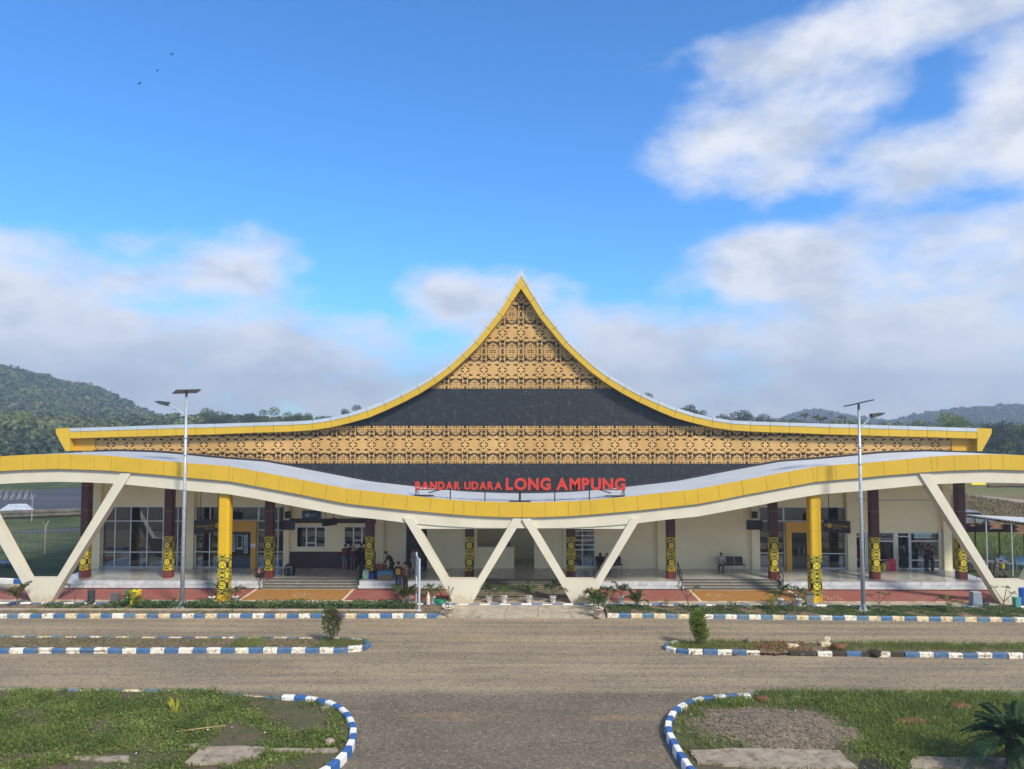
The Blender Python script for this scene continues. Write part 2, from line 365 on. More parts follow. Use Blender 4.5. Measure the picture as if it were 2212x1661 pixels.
def perforated_material():
    m, t, b, g = shader('dark_perforated_sheet')
    x, y, z = t.sep(g)
    q = t.comb(t.m('ADD', x, t.m('MULTIPLY', t.m('FLOOR', t.m('DIVIDE', z, .0658)), .038)), z, 0)
    hx = t.m('ABSOLUTE', t.m('SUBTRACT', t.m('FRACT', t.m('DIVIDE', t.sep(q)[0], .076)), .5)); hz = t.m('ABSOLUTE', t.m('SUBTRACT', t.m('FRACT', t.m('DIVIDE', z, .0658)), .5))
    r = t.m('SQRT', t.m('ADD', t.m('MULTIPLY', hx, hx), t.m('MULTIPLY', hz, hz)))
    hole = t.ss(r, .30, .22)
    cell = t.comb(t.m('FLOOR', t.m('DIVIDE', t.sep(q)[0], .076)), t.m('FLOOR', t.m('DIVIDE', z, .0658)), 0)
    wn_ = t.n.new('ShaderNodeTexWhiteNoise'); t.put(wn_.inputs['Vector'], cell)
    patch = t.noise(t.v('MULTIPLY', g, (1.0, 1, 1.4)), 2.6, 5, .7)
    seen = t.m('MULTIPLY', t.ss(patch, .46, .72), t.ss(wn_.outputs[0], .3, 1.0))
    hc = t.mix(seen, (.012, .014, .018), (.30, .345, .38))  # flat dots: the light showing through the holes is put into the colour
    base = t.mix(t.noise(g, .4, 3), (.015, .0175, .022), (.025, .0285, .035))
    t.put(b.inputs['Base Color'], t.mix(hole, base, hc)); b.inputs['Roughness'].default_value = .45; return m
perf = perforated_material()
def glass_material(name, tintc, refl):
    m, t, b, g = shader(name)
    tr = t.n.new('ShaderNodeBsdfTransparent'); t.put(tr.inputs[0], tintc)
    gl = t.n.new('ShaderNodeBsdfGlossy'); gl.inputs['Roughness'].default_value = .02; t.put(gl.inputs[0], (.85, .9, .92))
    fr = t.n.new('ShaderNodeFresnel'); fr.inputs[0].default_value = 1.5
    mx = t.n.new('ShaderNodeMixShader'); t.put(mx.inputs[0], t.m('ADD', t.m('MULTIPLY', fr.outputs[0], .9), refl, clamp=True))
    t.l.new(tr.outputs[0], mx.inputs[1]); t.l.new(gl.outputs[0], mx.inputs[2]); t.l.new(mx.outputs[0], t.n['Material Output'].inputs[0]); return m
glass = glass_material('tinted_glass', (.50, .54, .54), .11)
clear_glass = glass_material('shop_glass', (.80, .83, .83), .04)
roof_sheet = M('zinc_roof_sheet', (.39, .425, .475), .42, .06, .6, metal=.25)
shed_sheet = M('white_roof_sheet', (.74, .76, .78), .45, .05, metal=.1)

# ------------------------------------------------------------------ ground, road, field
gm = MB(); gm.add([(-4000, -600, -.06), (4000, -600, -.06), (4000, 6000, -.06), (-4000, 6000, -.06)], [(0, 1, 2, 3)])
kind(gm.build('ground', field_m), 'structure', 'grassy ground of the airfield', 'ground')
gm = MB(); gm.add([(-70, -60, -.01), (70, -60, -.01), (70, 41.6, -.01), (-70, 41.6, -.01)], [(0, 1, 2, 3)])
kind(gm.build('gravel_road', road_m), 'structure', 'gravel and dirt road in front of the terminal', 'road')
# runway and apron left of the terminal, path across the field at the right
gm = MB(); q6 = lambda a, b: G(a * .30108 * 2212 / 4096, (1950 + b * .30108) * 2212 / 4096, -.03); gm.add([(*q6(-400, 345), -.03), (*q6(1300, 322), -.03), (*q6(1300, -30), -.03), (*q6(700, 22), -.03), (*q6(-400, 90), -.03)], [(0, 1, 2, 3, 4)])
gm.add([(-62, 66, -.03), (-31, 69.5, -.03), (-31, 76.5, -.03), (-46, 68.8, -.03)], [(0, 1, 2, 3)])
kind(gm.build('runway', asphalt), 'structure', 'dark asphalt runway beyond the fence', 'runway')
gm = MB(); q6 = lambda a, b: G(a * .30108 * 2212 / 4096, (1950 + b * .30108) * 2212 / 4096, -.02); gm.add([(*q6(-60, 360), -.02), (*q6(505, 330), -.02), (*q6(352, 214), -.02), (*q6(120, 218), -.02), (*q6(-60, 330), -.02)], [(0, 1, 2, 3, 4)])
kind(gm.build('runway_marking', M('worn_white_marking', (.58, .62, .66), .8, .1, 1, dirt=(.12, .13, .13), dirt_amt=.47, dscale=.9)), 'structure', 'worn white marking on the runway', 'marking')
gm = MB(); a = [G(u, v, -.03) for u, v in ((2040, 1062), (2212, 1080), (2400, 1096), (2400, 1104), (2212, 1087), (2040, 1066))]
gm.add([(x, y, -.03) for x, y in a], [(0, 5, 4, 3, 2, 1)])
kind(gm.build('field_path', M('pale_track', (.33, .28, .21), .9, .12)), 'structure', 'pale track across the dry field', 'path')

# ------------------------------------------------------------------ plaza, paving, marks
XC = 0.17                                             # the terminal's middle
PZ0 = .12
mb = MB().box((-40, 41.25, -.02), (40, 46, PZ0))
kind(mb.build('plaza_pavement', concrete), 'structure', 'concrete pavement along the terminal', 'pavement')
def sheet(name, pts, z, m, label, parent=None):
    mb = MB().add([(x, y, z) for x, y in pts], [tuple(range(len(pts)))])
    o = mb.build(name, m, parent)
    if parent is None: kind(o, 'structure', label, 'paving')
    return o
YF, YB = 42.0, 44.75
def strip(x0f, x1f, x0b, x1b, m, label): return sheet('paving', [(x0f, YF), (x1f, YF), (x1b, YB), (x0b, YB)], PZ0 + .004, m, label)
strip(-36, -15.75, -36, -15.75, red_paver, 'red paving at the far left behind the pole'); strip(-15.6, -9.95, -15.6, -9.95, orange_paver, 'orange paving below the left steps')
strip(-9.8, -3.35, -9.8, -3.35, red_paver, 'red paving where two people stand'); strip(3.75, 10.1, 3.75, 10.1, red_paver, 'red paving behind the row of potted palms')
strip(10.25, 15.95, 10.25, 15.95, orange_paver, 'orange paving below the right steps'); strip(16.1, 36, 16.1, 36, red_paver, 'red paving beside the yellow column at the right')
mk = MB()
for x in (-15.675, -9.875, 10.175, 16.025): mk.box((x - .072, YF - .02, PZ0 + .001), (x + .072, YB, PZ0 + .009))
x = -34.0
while x < 36:
    if not (-2.9 < x < 3.0): mk.box((x, YF - .13, PZ0 + .001), (x + .55, YF - .04, PZ0 + .009))
    x += 1.1
mk.box((-15.6, YB + .01, PZ0 + .001), (-9.8, YB + .09, PZ0 + .009)); mk.box((10.1, YB + .01, PZ0 + .001), (16.1, YB + .09, PZ0 + .009))
kind(mk.build('painted_line', white_paint), 'structure', 'white painted lines between the paved bays', 'marking')
def stroke(mb, pts, wd, z):
    for (x0, y0), (x1, y1) in zip(pts, pts[1:]):
        dx_, dy_ = x1 - x0, y1 - y0; l = math.hypot(dx_, dy_) or 1; nx, ny = -dy_ / l * wd / 2, dx_ / l * wd / 2
        mb.add([(x0 - nx, y0 - ny, z), (x1 - nx, y1 - ny, z), (x1 + nx, y1 + ny, z), (x0 + nx, y0 + ny, z)], [(0, 1, 2, 3)])
faded_paint = M('faded_road_paint', (.56, .40, .25), .85, .12, 5, dirt=(.42, .22, .12), dirt_amt=.5, dscale=8)
def wheelchair(cx, cy, label):                    # painted wheelchair sign, lying on its side as seen from the road
    mb = MB(); z = PZ0 + .0105; F = lambda q: [(cx + (x_ - cx) * .58, cy + (y_ - cy) * .8) for x_, y_ in q]
    arc = [(cx - .55 + .62 * math.cos(t), cy + .55 * math.sin(t)) for t in [R(40 + i * 14) for i in range(21)]]
    stroke(mb, F(arc), .075, z); stroke(mb, F([(cx - .6, cy - .1), (cx + .25, cy + .25), (cx + .45, cy - .1), (cx + 1.15, cy - .02)]), .08, z + .002)
    stroke(mb, F([(cx - .15, cy + .1), (cx + .05, cy - .35)]), .07, z + .004)
    kind(mb.build('painted_wheelchair_symbol', faded_paint), 'structure', label, 'marking')
wheelchair(*G(660, 1285, PZ0), 'painted wheelchair symbol on the left orange bay'); wheelchair(*G(1555, 1286, PZ0), 'painted wheelchair symbol on the right orange bay')
def emblem(cx, cy, label):                        # painted priority marks: a block of angular figures
    mb = MB(); z = PZ0 + .0105
    for (ox, fl) in ((-.62, 1), (.28, -1)):
        for oy in (-.42, .18):
            stroke(mb, [(cx + .62 * q, cy + .8 * r) for q, r in ((ox, oy), (ox + .25, oy + .3), (ox + .55, oy + .3), (ox + .3, oy + .02), (ox + .62, oy))], .06, z)
    kind(mb.build('painted_bay_symbol', faded_paint), 'structure', label, 'marking')
emblem(*G(876, 1288, PZ0), 'painted symbols on the red bay behind the thin sign'); emblem(*G(1369, 1287, PZ0), 'painted symbols on the red bay behind potted palms')
emblem(*G(1797, 1292, PZ0), 'painted symbols on the red bay beside the yellow column')
# concrete apron in the middle, and the planted strip with its low edging
ap = thing('entrance_apron', 'concrete apron of five slabs between the two flower beds', 'pavement', (0, 38.75, 0)); ap['kind'] = 'structure'
for k in range(5):
    f0, f1 = k / 5, (k + 1) / 5; A_ = lambda f, a, b: a + (b - a) * f
    MB().prism_z([(A_(f0, -4.25, 4.5) + .012, 38.75), (A_(f1, -4.25, 4.5) - .012, 38.75), (A_(f1, -3.75, 4.3) - .012, 41.26), (A_(f0, -3.75, 4.3) + .012, 41.26)], -.02, .085 + .004 * (k % 2)).build('concrete_slab', concrete, ap)
for (x0, x1, nm) in ((-40, -4.2, 'planted bed left of the entrance apron'), (4.65, 40, 'planted bed right of the entrance apron')):
    ya = 38.95 if x0 < 0 else 39.0
    mb = MB().prism_z([(x0, ya), (x1, ya), (x1, 41.2), (x0, 41.2)] if x0 < 0 else [(x0, 39.15), (x1, 38.2), (x1, 41.1), (x0, 41.2)], -.02, .10)
    kind(mb.build('flower_bed', soil), 'structure', nm, 'flower bed')
mb = MB().box((-40, 39.75, .05), (-5.2, 39.9, .17))
kind(mb.build('bed_edging', concrete), 'structure', 'low concrete edging in the left bed', 'edging')

# ------------------------------------------------------------------ kerbs: every stone a part of its kerb
STONE = {}
def stone_mesh(L, Hh, D, m, var):
    k = (round(L, 2), Hh, D, m.name, var)
    if k not in STONE:
        g = random.Random(str(k)); b = .03; j = lambda s=.008: g.uniform(-s, s)
        l = L / 2 - .007; d = D / 2
        prof = [(-d, -.05), (-d + j(.004), Hh - b * 1.6), (-d + b, Hh + j(.004)), (d - b, Hh + j(.004)), (d, Hh - b), (d, -.05)]
        mb = MB(); n = len(prof)
        vs = [(-l + j(), y, z) for y, z in prof] + [(l + j(), y, z) for y, z in prof]
        mb.add(vs, [tuple(range(n)), tuple(range(2 * n - 1, n - 1, -1))] + [(i, n + i, n + (i + 1) % n, (i + 1) % n) for i in range(n)])
        STONE[k] = mb.mesh('kerb_stone', m)
    return STONE[k]
def kerb(label, path, L=.605, Hh=.2, D=.2, z=0.0, mats=None, start=0, buried=None, skip=None, wob=.012):
    root = thing('kerb', label, 'kerb', (path[0][0], path[0][1], z)); root['kind'] = 'structure'
    pts = [Vector((p[0], p[1])) for p in path]; seg = [(b - a).length for a, b in zip(pts, pts[1:])]; tot = sum(seg)
    n = max(1, round(tot / L)); Lr = tot / n
    def at(s):
        for (a, b, l) in zip(pts, pts[1:], seg):
            if s <= l: return a.lerp(b, s / l), (b - a)
            s -= l
        return pts[-1], pts[-1] - pts[-2]
    for i in range(n):
        if skip and skip(i): continue
        c, _ = at((i + .5) * Lr); a, _ = at(i * Lr + .001); b, _ = at((i + 1) * Lr - .001); d = b - a
        m = mats(i + start)
        if m is None: continue
        o = link('kerb_stone', stone_mesh(d.length if len(path) > 3 else Lr, Hh, D, m, i % 3), root,
                 (c.x - path[0][0] + rnd.uniform(-wob, wob), c.y - path[0][1] + rnd.uniform(-wob, wob), rnd.uniform(-wob, wob) - (buried(i) if buried else 0)))
        o.rotation_euler = (rnd.uniform(-.02, .02), rnd.uniform(-.02, .02), math.atan2(d.y, d.x) + rnd.uniform(-.015, .015))
    return root
g_ = random.Random(4)
def alt(wm, bm):
    return lambda i: (wm[g_.randrange(len(wm))] if i % 2 == 0 else bm[g_.randrange(len(bm))])
kerb('long blue and cream kerb along the road, left of the entrance apron', [(-32.5, 38.60), (-4.15, 38.86)], mats=lambda i: ((kerb_cream, kerb_white)[g_.random() < .45] if i % 2 else ((kerb_blue, kerb_faded)[g_.random() < .45] if i > 14 else (kerb_faded, kerb_blue)[g_.random() < .4])))
kerb('faded blue and cream kerb along the road, right of the entrance apron', [(4.6, 39.02), (33, 38.1)], mats=lambda i: ((kerb_cream, kerb_white)[g_.random() < .3] if i % 2 == 0 else (kerb_faded, kerb_blue)[g_.random() < .25]))
kerb('bright blue and white kerb of the plaza behind the right flower bed', [(4.9, 41.2), (33, 40.85)], L=.6, Hh=.15, D=.16, mats=alt([kerb_white_clean], [kerb_blue_clean]), start=1)
kerb('bright blue and white kerb of the plaza behind the left hedge', [(-36, 41.2), (-3.45, 41.25)], L=.6, Hh=.15, D=.16, mats=alt([kerb_white_clean], [kerb_blue_clean]))
kerb('low blue and white kerb between the two middle supports', [(-3.3, 41.27), (4.75, 41.27)], L=.58, Hh=.127, D=.14, mats=alt([kerb_white_clean], [kerb_blue_clean]))
nm = 'blue and white kerb ring of the left median with a shrub'
tipL = [(-31, 32.78), (-7.95, 33.05), (-6.95, 33.35), (-6.75, 33.75), (-7.1, 34.45), (-8.3, 34.75), (-31, 34.85)]
kerb('chipped blue and white kerb facing the viewer on the left median', tipL[:3], L=.615, Hh=.21, mats=lambda i: (kerb_white, kerb_blue)[i % 2] if i < 36 or i > 36 else kerb_white)
kerb('blue nosing of the left median, at its right end', tipL[2:5], L=.5, Hh=.19, mats=lambda i: (kerb_blue, kerb_white)[i > 1])
kerb('thin far kerb of the left median, blue and white', tipL[4:], L=.62, Hh=.16, D=.15, mats=alt([kerb_white, kerb_cream], [kerb_blue, kerb_faded]))
tipR = [(34, 32.2), (7.45, 33.0), (6.72, 33.35), (6.65, 33.8), (7.2, 34.35), (9.0, 34.55)]
def rk(i):
    x = 34 - i * .615
    if 10.9 < x < 12.6: return None if 11.2 < x < 12.2 else muddy
    if 12.5 < x < 17.5: return (muddy, kerb_white, muddy, kerb_blue)[i % 4]
    return (kerb_white, kerb_blue)[i % 2]
kerb('broken muddy kerb facing the viewer on the right median', tipR[:2], L=.615, Hh=.19, mats=rk, wob=.03)
kerb('rounded white and blue end of the right median', tipR[1:5], L=.5, Hh=.18, mats=lambda i: (kerb_white, kerb_blue)[i % 2 == 0])
kerb('half buried far kerb of the right median', [(7.4, 34.5), (33, 33.9)], L=.62, Hh=.1, D=.15, mats=alt([concrete, kerb_cream], [concrete]), wob=.02)
S_ = 4096 / 2212
def zc(x0, y0, s, pts): return [((x0 + a * s) / S_, (y0 + b * s) / S_) for a, b in pts]
islL = [G(u, v, .18) for u, v in zc(1200, 2420, .7233, [(-95, 508), (0, 512), (70, 520), (150, 538), (205, 562), (245, 590), (275, 632), (294, 680), (290, 740), (262, 800), (215, 855), (150, 907)])]
islL = [(-34, 28.3), (-12, 28.1)] + islL + [(-6.4, 20.4), (-6.6, 17.5)]
islR = [G(u, v, .18) for u, v in zc(2600, 2420, .6763, [(590, 537), (450, 541), (310, 556), (222, 580), (165, 612), (125, 655), (108, 710), (114, 760), (140, 815), (175, 875), (215, 935), (245, 975)])]
islR = [(34, 28.0), (9.0, 28.2)] + islR + [(5.7, 20.2), (5.9, 17.5)]
kerb('curving blue and white kerb around the left lawn', islL[2:], L=.46, Hh=.25, D=.22, z=0, mats=alt([kerb_white_clean], [kerb_blue_clean]), wob=.006)
kerb('sunken kerb along the road side of the left lawn', islL[:3], L=.8, Hh=.12, D=.16, z=-.0, mats=alt([kerb_cream], [kerb_faded]))
kerb('curving blue and white kerb around the right lawn', islR[2:], L=.46, Hh=.25, D=.22, z=0, mats=alt([kerb_white_clean], [kerb_blue_clean]), wob=.006)
kerb('overgrown kerb along the road side of the right lawn', islR[:3], L=.8, Hh=.10, D=.16, z=-.0, mats=alt([kerb_cream], [kerb_faded]))
kerb('blue and white kerb at the side road beyond the left support', [G(0, 1259, 0), G(95, 1262, 0)], L=.9, Hh=.3, mats=alt([kerb_white_clean], [kerb_blue_clean]))
# lawns and medians: gently heaped ground inside the kerbs
def mound(name, pts, label, m, z0=.06, hump=None, step=.35):
    xs = [p[0] for p in pts]; ys = [p[1] for p in pts]
    def inside(x, y):
        c = False; n = len(pts)
        for i in range(n):
            (x0, y0), (x1, y1) = pts[i], pts[(i + 1) % n]
            if (y0 > y) != (y1 > y) and x < (x1 - x0) * (y - y0) / (y1 - y0) + x0: c = not c
        return c
    vs, fs, ix = [], [], {}
    def vid(i, j):
        if (i, j) not in ix:
            x, y = min(xs) + i * step, min(ys) + j * step
            ix[(i, j)] = len(vs); vs.append((x, y, z0 + (hump(x, y) if hump else 0) + rnd.uniform(-.012, .012)))
        return ix[(i, j)]
    for i in range(int((max(xs) - min(xs)) / step) + 1):
        for j in range(int((max(ys) - min(ys)) / step) + 1):
            if inside(min(xs) + (i + .5) * step, min(ys) + (j + .5) * step): fs.append((vid(i, j), vid(i + 1, j), vid(i + 1, j + 1), vid(i, j + 1)))
    # a flat filler up to the kerb, just below
    me = MB().add(vs, fs); me.add([(x, y, z0 - .02) for x, y in pts], [tuple(range(len(pts)))])
    return kind(me.build(name, m, smooth=True), 'structure', label, 'lawn'), inside
_, inL = mound('lawn_bed', islL + [(-34, 17.5)], 'earth of the left lawn', lawn_soil, .1)
HEAP = (8.35, 24.9)
def heap(x, y):
    a = ((x - HEAP[0]) / 2.9) ** 2 + ((y - HEAP[1]) / 1.9) ** 2
    a += fbm(x, y, 1.4) * .35; return max(0, min(1, 1 - a)) * .24
_, inR = mound('lawn_bed', islR + [(34, 17.5)], 'earth of the right lawn', lawn_soil, .1)
_, inML = mound('median_bed', tipL, 'earth of the left median', soil, .12, None, .3)
_, inMR = mound('median_bed', tipR[:5] + [(9.0, 34.55), (34, 33.9)], 'earth of the right median', soil, .1, None, .3)
# ------------------------------------------------------------------ terminal building
TB = thing('terminal_building', 'airport terminal with a pointed swooping gable, gold screens and wavy yellow canopy', 'building', (XC, 45, 0))
def tb(mb, name, m, label=None, smooth=False): return mb.build(name, m, TB, smooth=smooth, label=label)
YS, YR, YW = 47.75, 47.2, 48.6                          # gold screen, gable fascia, wall
VF, VB = 41.4, 41.95                                   # V supports front and back
FZ = .6                                                # raised floor
def zz(x0, y0, s, a, b): return ((x0 + a * s) / S_, (y0 + b * s) / S_)
Z8 = lambda a, b: zz(1500, 1050, .54250, a, b)
R3 = lambda a, b: zz(2500, 1550, .36166, a, b)
R4 = lambda a, b: zz(3300, 1500, .35986, a, b)
Z1 = lambda a, b: zz(0, 1800, .46293, a, b)
Z2 = lambda a, b: zz(1024, 1800, .46293, a, b)
Z3 = lambda a, b: zz(2048, 1800, .46293, a, b)
Z4 = lambda a, b: zz(3072, 1800, .46293, a, b)
# --- gable outline, right half measured joint by joint, left half mirrored
T = [Z8(1072, 52), Z8(1130, 150), Z8(1187, 251), Z8(1256, 360), Z8(1341, 468), Z8(1424, 571), Z8(1521, 665), Z8(1620, 755), Z8(1727, 832), Z8(1845, 903), Z8(1965, 965), R3(370, 150), R3(565, 224),
     R3(760, 285), R3(960, 330), R3(1165, 362), R3(1380, 374), R3(1600, 380), R3(1815, 388), R4(42, 542), R4(262, 547), R4(482, 552), R4(700, 560), R4(917, 566), R4(1132, 574), R4(1345, 580), R4(1560, 587), R4(1685, 590)]
B = [Z8(1072, 192), Z8(1076, 197), Z8(1139, 290), Z8(1205, 398), Z8(1290, 503), Z8(1380, 612), Z8(1480, 710), Z8(1583, 803), Z8(1698, 888), Z8(1815, 962), Z8(1943, 1030), R3(340, 250), R3(535, 332),
     R3(740, 389), R3(955, 440), R3(1165, 472), R3(1380, 486), R3(1600, 495), R3(1815, 500), R4(42, 660), R4(262, 665), R4(482, 672), R4(700, 679), R4(917, 685), R4(1132, 690), R4(1345, 697), R4(1560, 703), R4(1685, 707)]
T = [P(u, v, YR) for u, v in T]; B = [P(u, v, YR) for u, v in B]
xa = T[0][0]; T = [(x - xa, z) for x, z in T]; B = [(x - xa, z) for x, z in B]; B[0] = (0, B[0][1])
B[1] = (.02, B[1][1])
XG = XC
Mid = [(t[0] + (b[0] - t[0]) * .34, t[1] + (b[1] - t[1]) * .34) for t, b in zip(T, B)]
def lerp_curve(pts, x):
    for (x0, z0), (x1, z1) in zip(pts, pts[1:]):
        if x0 <= x <= x1: return z0 + (z1 - z0) * (x - x0) / max(1e-6, x1 - x0)
    return pts[-1][1] if x > pts[-1][0] else pts[0][1]
def gable_under(x): return lerp_curve(B[1:], abs(x - XG))
for sg in (1, -1):
    for i in range(len(T) - 1):
        def q(A, C, y0, y1, name, m, sh):
            a0, a1, c0, c1 = A[i], A[i + 1], C[i], C[i + 1]
            k = .011 / max(.2, math.hypot(a1[0] - a0[0], a1[1] - a0[1])); L_ = lambda p, r, f: (p[0] + (r[0] - p[0]) * f, p[1] + (r[1] - p[1]) * f)
            k0 = 0 if i == 0 else k
            pts = [L_(c0, c1, k0), L_(c0, c1, 1 - k), L_(a0, a1, 1 - k), L_(a0, a1, k0)]
            pts = [(XG + sg * x, z) for x, z in pts]
            if sg < 0: pts = pts[::-1]
            tb(MB().prism_y(pts, y0, y1), name, m)
        q(Mid, B, YR, YR + .05, 'gable_fascia_panel', yellow_acp, 0)
        q(T, Mid, YR - .03, YR + .06, 'roof_edge_panel', metal_edge, 0)
full_T = [(XG - x, z) for x, z in T[::-1]] + [(XG + x, z) for x, z in T[1:]]
full_B = [(XG - x, z) for x, z in B[:0:-1]] + [(XG + x, z) for x, z in B[1:]]
ins = lambda pts, d: [(x, z + d) for x, z in pts]
mb = MB(); mb.prism_y(ins(full_B, .02) + ins(full_T, -.02)[::-1], YR + .07, YR + .12); tb(mb, 'fascia_backing', joint)
mb = MB()                                              # soffit between the fascia and the screen
for (a, b) in zip(full_B, full_B[1:]): mb.add([(a[0], YR + .12, a[1]), (b[0], YR + .12, b[1]), (b[0], YS + .15, b[1]), (a[0], YS + .15, a[1])], [(0, 1, 2, 3)])
tb(mb, 'gable_soffit', M('soffit_panel', (.34, .24, .12), .6))
mb = MB()                                              # roof sheeting running back
for (a, b) in zip(full_T, full_T[1:]):
    n = 1
    mb.add([(a[0], YR + .065, a[1] - .03), (b[0], YR + .065, b[1] - .03), (b[0], 74, b[1] - .03), (a[0], 74, a[1] - .03)], [(0, 1, 2, 3)])
tb(mb, 'main_roof', roof_sheet)
XE0 = T[-1][0]
e = [P(*R4(a, b), YR) for a, b in ((1685, 589), (1846, 596), (1842, 652), (1735, 847), (1685, 847))]
e = [(x - xa, z) for x, z in e]
for sg in (1, -1):
    pts = [(XG + sg * x, z) for x, z in e]
    if sg > 0: pts = pts[::-1]
    tb(MB().prism_y(pts, YR - .02, 74), 'gable_end_fin', yellow_acp)
    xi = XG + sg * (XE0 - .0); xo = XG + sg * (XE0 - 1.35)
    zb = e[-1][1]
    mb = MB().box((min(xo, xi), YS - .06, zb), (max(xo, xi) - (.0 if sg < 0 else .02), YS + .05, B[-1][1] + .1)); tb(mb, 'gable_end_return', ochre)
# --- canopy profile (left half measured, mirrored)
CT = [Z1(0, 45), Z1(195, 42), Z1(395, 37), Z1(487, 33), Z1(590, 37), Z1(795, 43), Z1(940, 51), Z1(990, 55), Z1(1195, 75), Z1(1395, 95), Z1(1600, 113), Z1(1805, 127), Z1(1960, 140), Z1(2000, 148), Z1(2205, 185),
      Z2(190, 222), Z2(395, 262), Z2(595, 301), Z2(765, 333), Z2(885, 347), Z2(1088, 370), Z2(1288, 393), Z2(1490, 413), Z2(1690, 432), Z2(1774, 438), Z2(1879, 443), Z2(2080, 450), Z3(65, 453)]
CB = [Z1(0, 180), Z1(190, 173), Z1(393, 166), Z1(485, 163), Z1(587, 166), Z1(789, 172), Z1(936, 180), Z1(978, 183), Z1(1180, 200), Z1(1384, 216), Z1(1592, 238), Z1(1791, 255), Z1(1955, 270), Z1(1980, 273), Z1(2180, 311),
      Z2(165, 348), Z2(370, 386), Z2(570, 427), Z2(762, 463), Z2(872, 476), Z2(1073, 498), Z2(1275, 520), Z2(1480, 538), Z2(1680, 556), Z2(1774, 563), Z2(1878, 570), Z2(2078, 578), Z3(65, 583)]
BB = [Z1(0, 281), Z1(485, 275), Z1(720, 279), Z1(935, 289), Z1(1100, 301), Z1(1440, 335), Z1(1592, 350), Z1(1930, 378), Z1(2212, 424), Z2(200, 465), Z2(480, 518), Z2(765, 571), Z2(1030, 598), Z2(1265, 628), Z2(1580, 655), Z2(1890, 672), Z3(65, 676)]
YC = VF - .06
def left(pts, y):
    q = [P(u, v, y) for u, v in pts]; x0 = q[-1][0]; return [(x - x0, z) for x, z in q]
CT, CB, BB = left(CT, YC), left(CB, YC), left(BB, VF + .12)
# beyond the picture the wave comes down again behind the outer support
pk = CT[3][0]
def cont(pts):
    ext = [(2 * pk - x, z) for x, z in pts if pk + .2 < x < pk + 6.5][::-1]
    return ext + [p for p in pts if p[0] > pk - .1]
CT, CB, BB = cont(CT), cont(CB), cont(BB)
XCAN = XC + .03
full_CT = [(XCAN + x, z) for x, z in CT] + [(XCAN - x, z) for x, z in CT[-2::-1]]
full_CB = [(XCAN + x, z) for x, z in CB] + [(XCAN - x, z) for x, z in CB[-2::-1]]
full_BB = [(XCAN + x, z) for x, z in BB] + [(XCAN - x, z) for x, z in BB[-2::-1]]
for i in range(len(full_CT) - 1):
    a0, a1, c0, c1 = full_CT[i], full_CT[i + 1], full_CB[i], full_CB[i + 1]
    k = .0075
    def sh(p, r): 
        l = math.hypot(r[0] - p[0], r[1] - p[1]); f = k / max(l, .05); return (p[0] + (r[0] - p[0]) * f, p[1] + (r[1] - p[1]) * f)
    o = tb(MB().prism_y([sh(c0, c1), sh(c1, c0), sh(a1, a0), sh(a0, a1)], YC, YC + .05), 'canopy_fascia_panel', yellow_acp)
mb = MB()
for i in range(len(full_CT) - 1):
    a0, a1, c0, c1 = full_CT[i], full_CT[i + 1], full_CB[i], full_CB[i + 1]
    mb.prism_y([(c0[0], c0[1] + .03), (c1[0], c1[1] + .03), (a1[0], a1[1] - .03), (a0[0], a0[1] - .03)], YC + .065, YC + .12)
tb(mb, 'canopy_fascia_backing', joint)
mb = MB()                                              # white beam under the yellow fascia
xs = sorted(set([round(p[0], 4) for p in full_BB + full_CB]))
lo, hi = full_BB[0][0], full_BB[-1][0]
xs = [x for x in xs if lo <= x <= hi]
for x0, x1 in zip(xs, xs[1:]):
    if x1 - x0 < .01: continue
    mb.prism_y([(x0, lerp_curve(full_BB, x0)), (x1, lerp_curve(full_BB, x1)), (x1, lerp_curve(full_CB, x1) + .05), (x0, lerp_curve(full_CB, x0) + .05)], VF + .12, VF + .5)
tb(mb, 'canopy_beam', cream)
def can_back(x): return lerp_curve(full_CT, XCAN + (x - XCAN)) - .17
mb = MB()                                              # ribbed canopy roof, ribs along the wave
prof = []; y = YC + .1
while y < YS + .1:
    prof += [(y, 0), (y + .05, .06), (y + .12, .06), (y + .17, 0)]; y += .33
xs = [lo + (hi - lo) * i / 110 for i in range(111)]
for (x0, x1) in zip(xs, xs[1:]):
    za, zb = lerp_curve(full_CT, x0) - .06, lerp_curve(full_CT, x1) - .06
    for (y0, d0), (y1, d1) in zip(prof, prof[1:]):
        f0, f1 = -.11 * (y0 - YC) / 7, -.11 * (y1 - YC) / 7
        mb.add([(x0, y0, za + f0 + d0), (x1, y0, zb + f0 + d0), (x1, y1, zb + f1 + d1), (x0, y1, za + f1 + d1)], [(0, 1, 2, 3)])
tb(mb, 'canopy_roof', roof_sheet)
mb = MB()
for (x0, x1) in zip(xs, xs[1:]):
    za, zb = lerp_curve(full_CT, x0) - .55, lerp_curve(full_CT, x1) - .55
    mb.add([(x0, VF + .5, za), (x1, VF + .5, zb), (x1, YW, zb), (x0, YW, za)], [(0, 3, 2, 1)])
tb(mb, 'canopy_ceiling', cream_wall)
mb = MB()                                              # dark flashing where canopy meets the facade
x0_, x1_ = XG - XE0 + 1.3, XG + XE0 - 1.3
n = 90
for i in range(n):
    a, b = x0_ + (x1_ - x0_) * i / n, x0_ + (x1_ - x0_) * (i + 1) / n
    mb.prism_y([(a, can_back(a) - .05), (b, can_back(b) - .05), (b, can_back(b) + .19), (a, can_back(a) + .19)], YS - .10, YS - .06)
tb(mb, 'canopy_flashing', M('dark_flashing', (.03, .034, .042), .5))
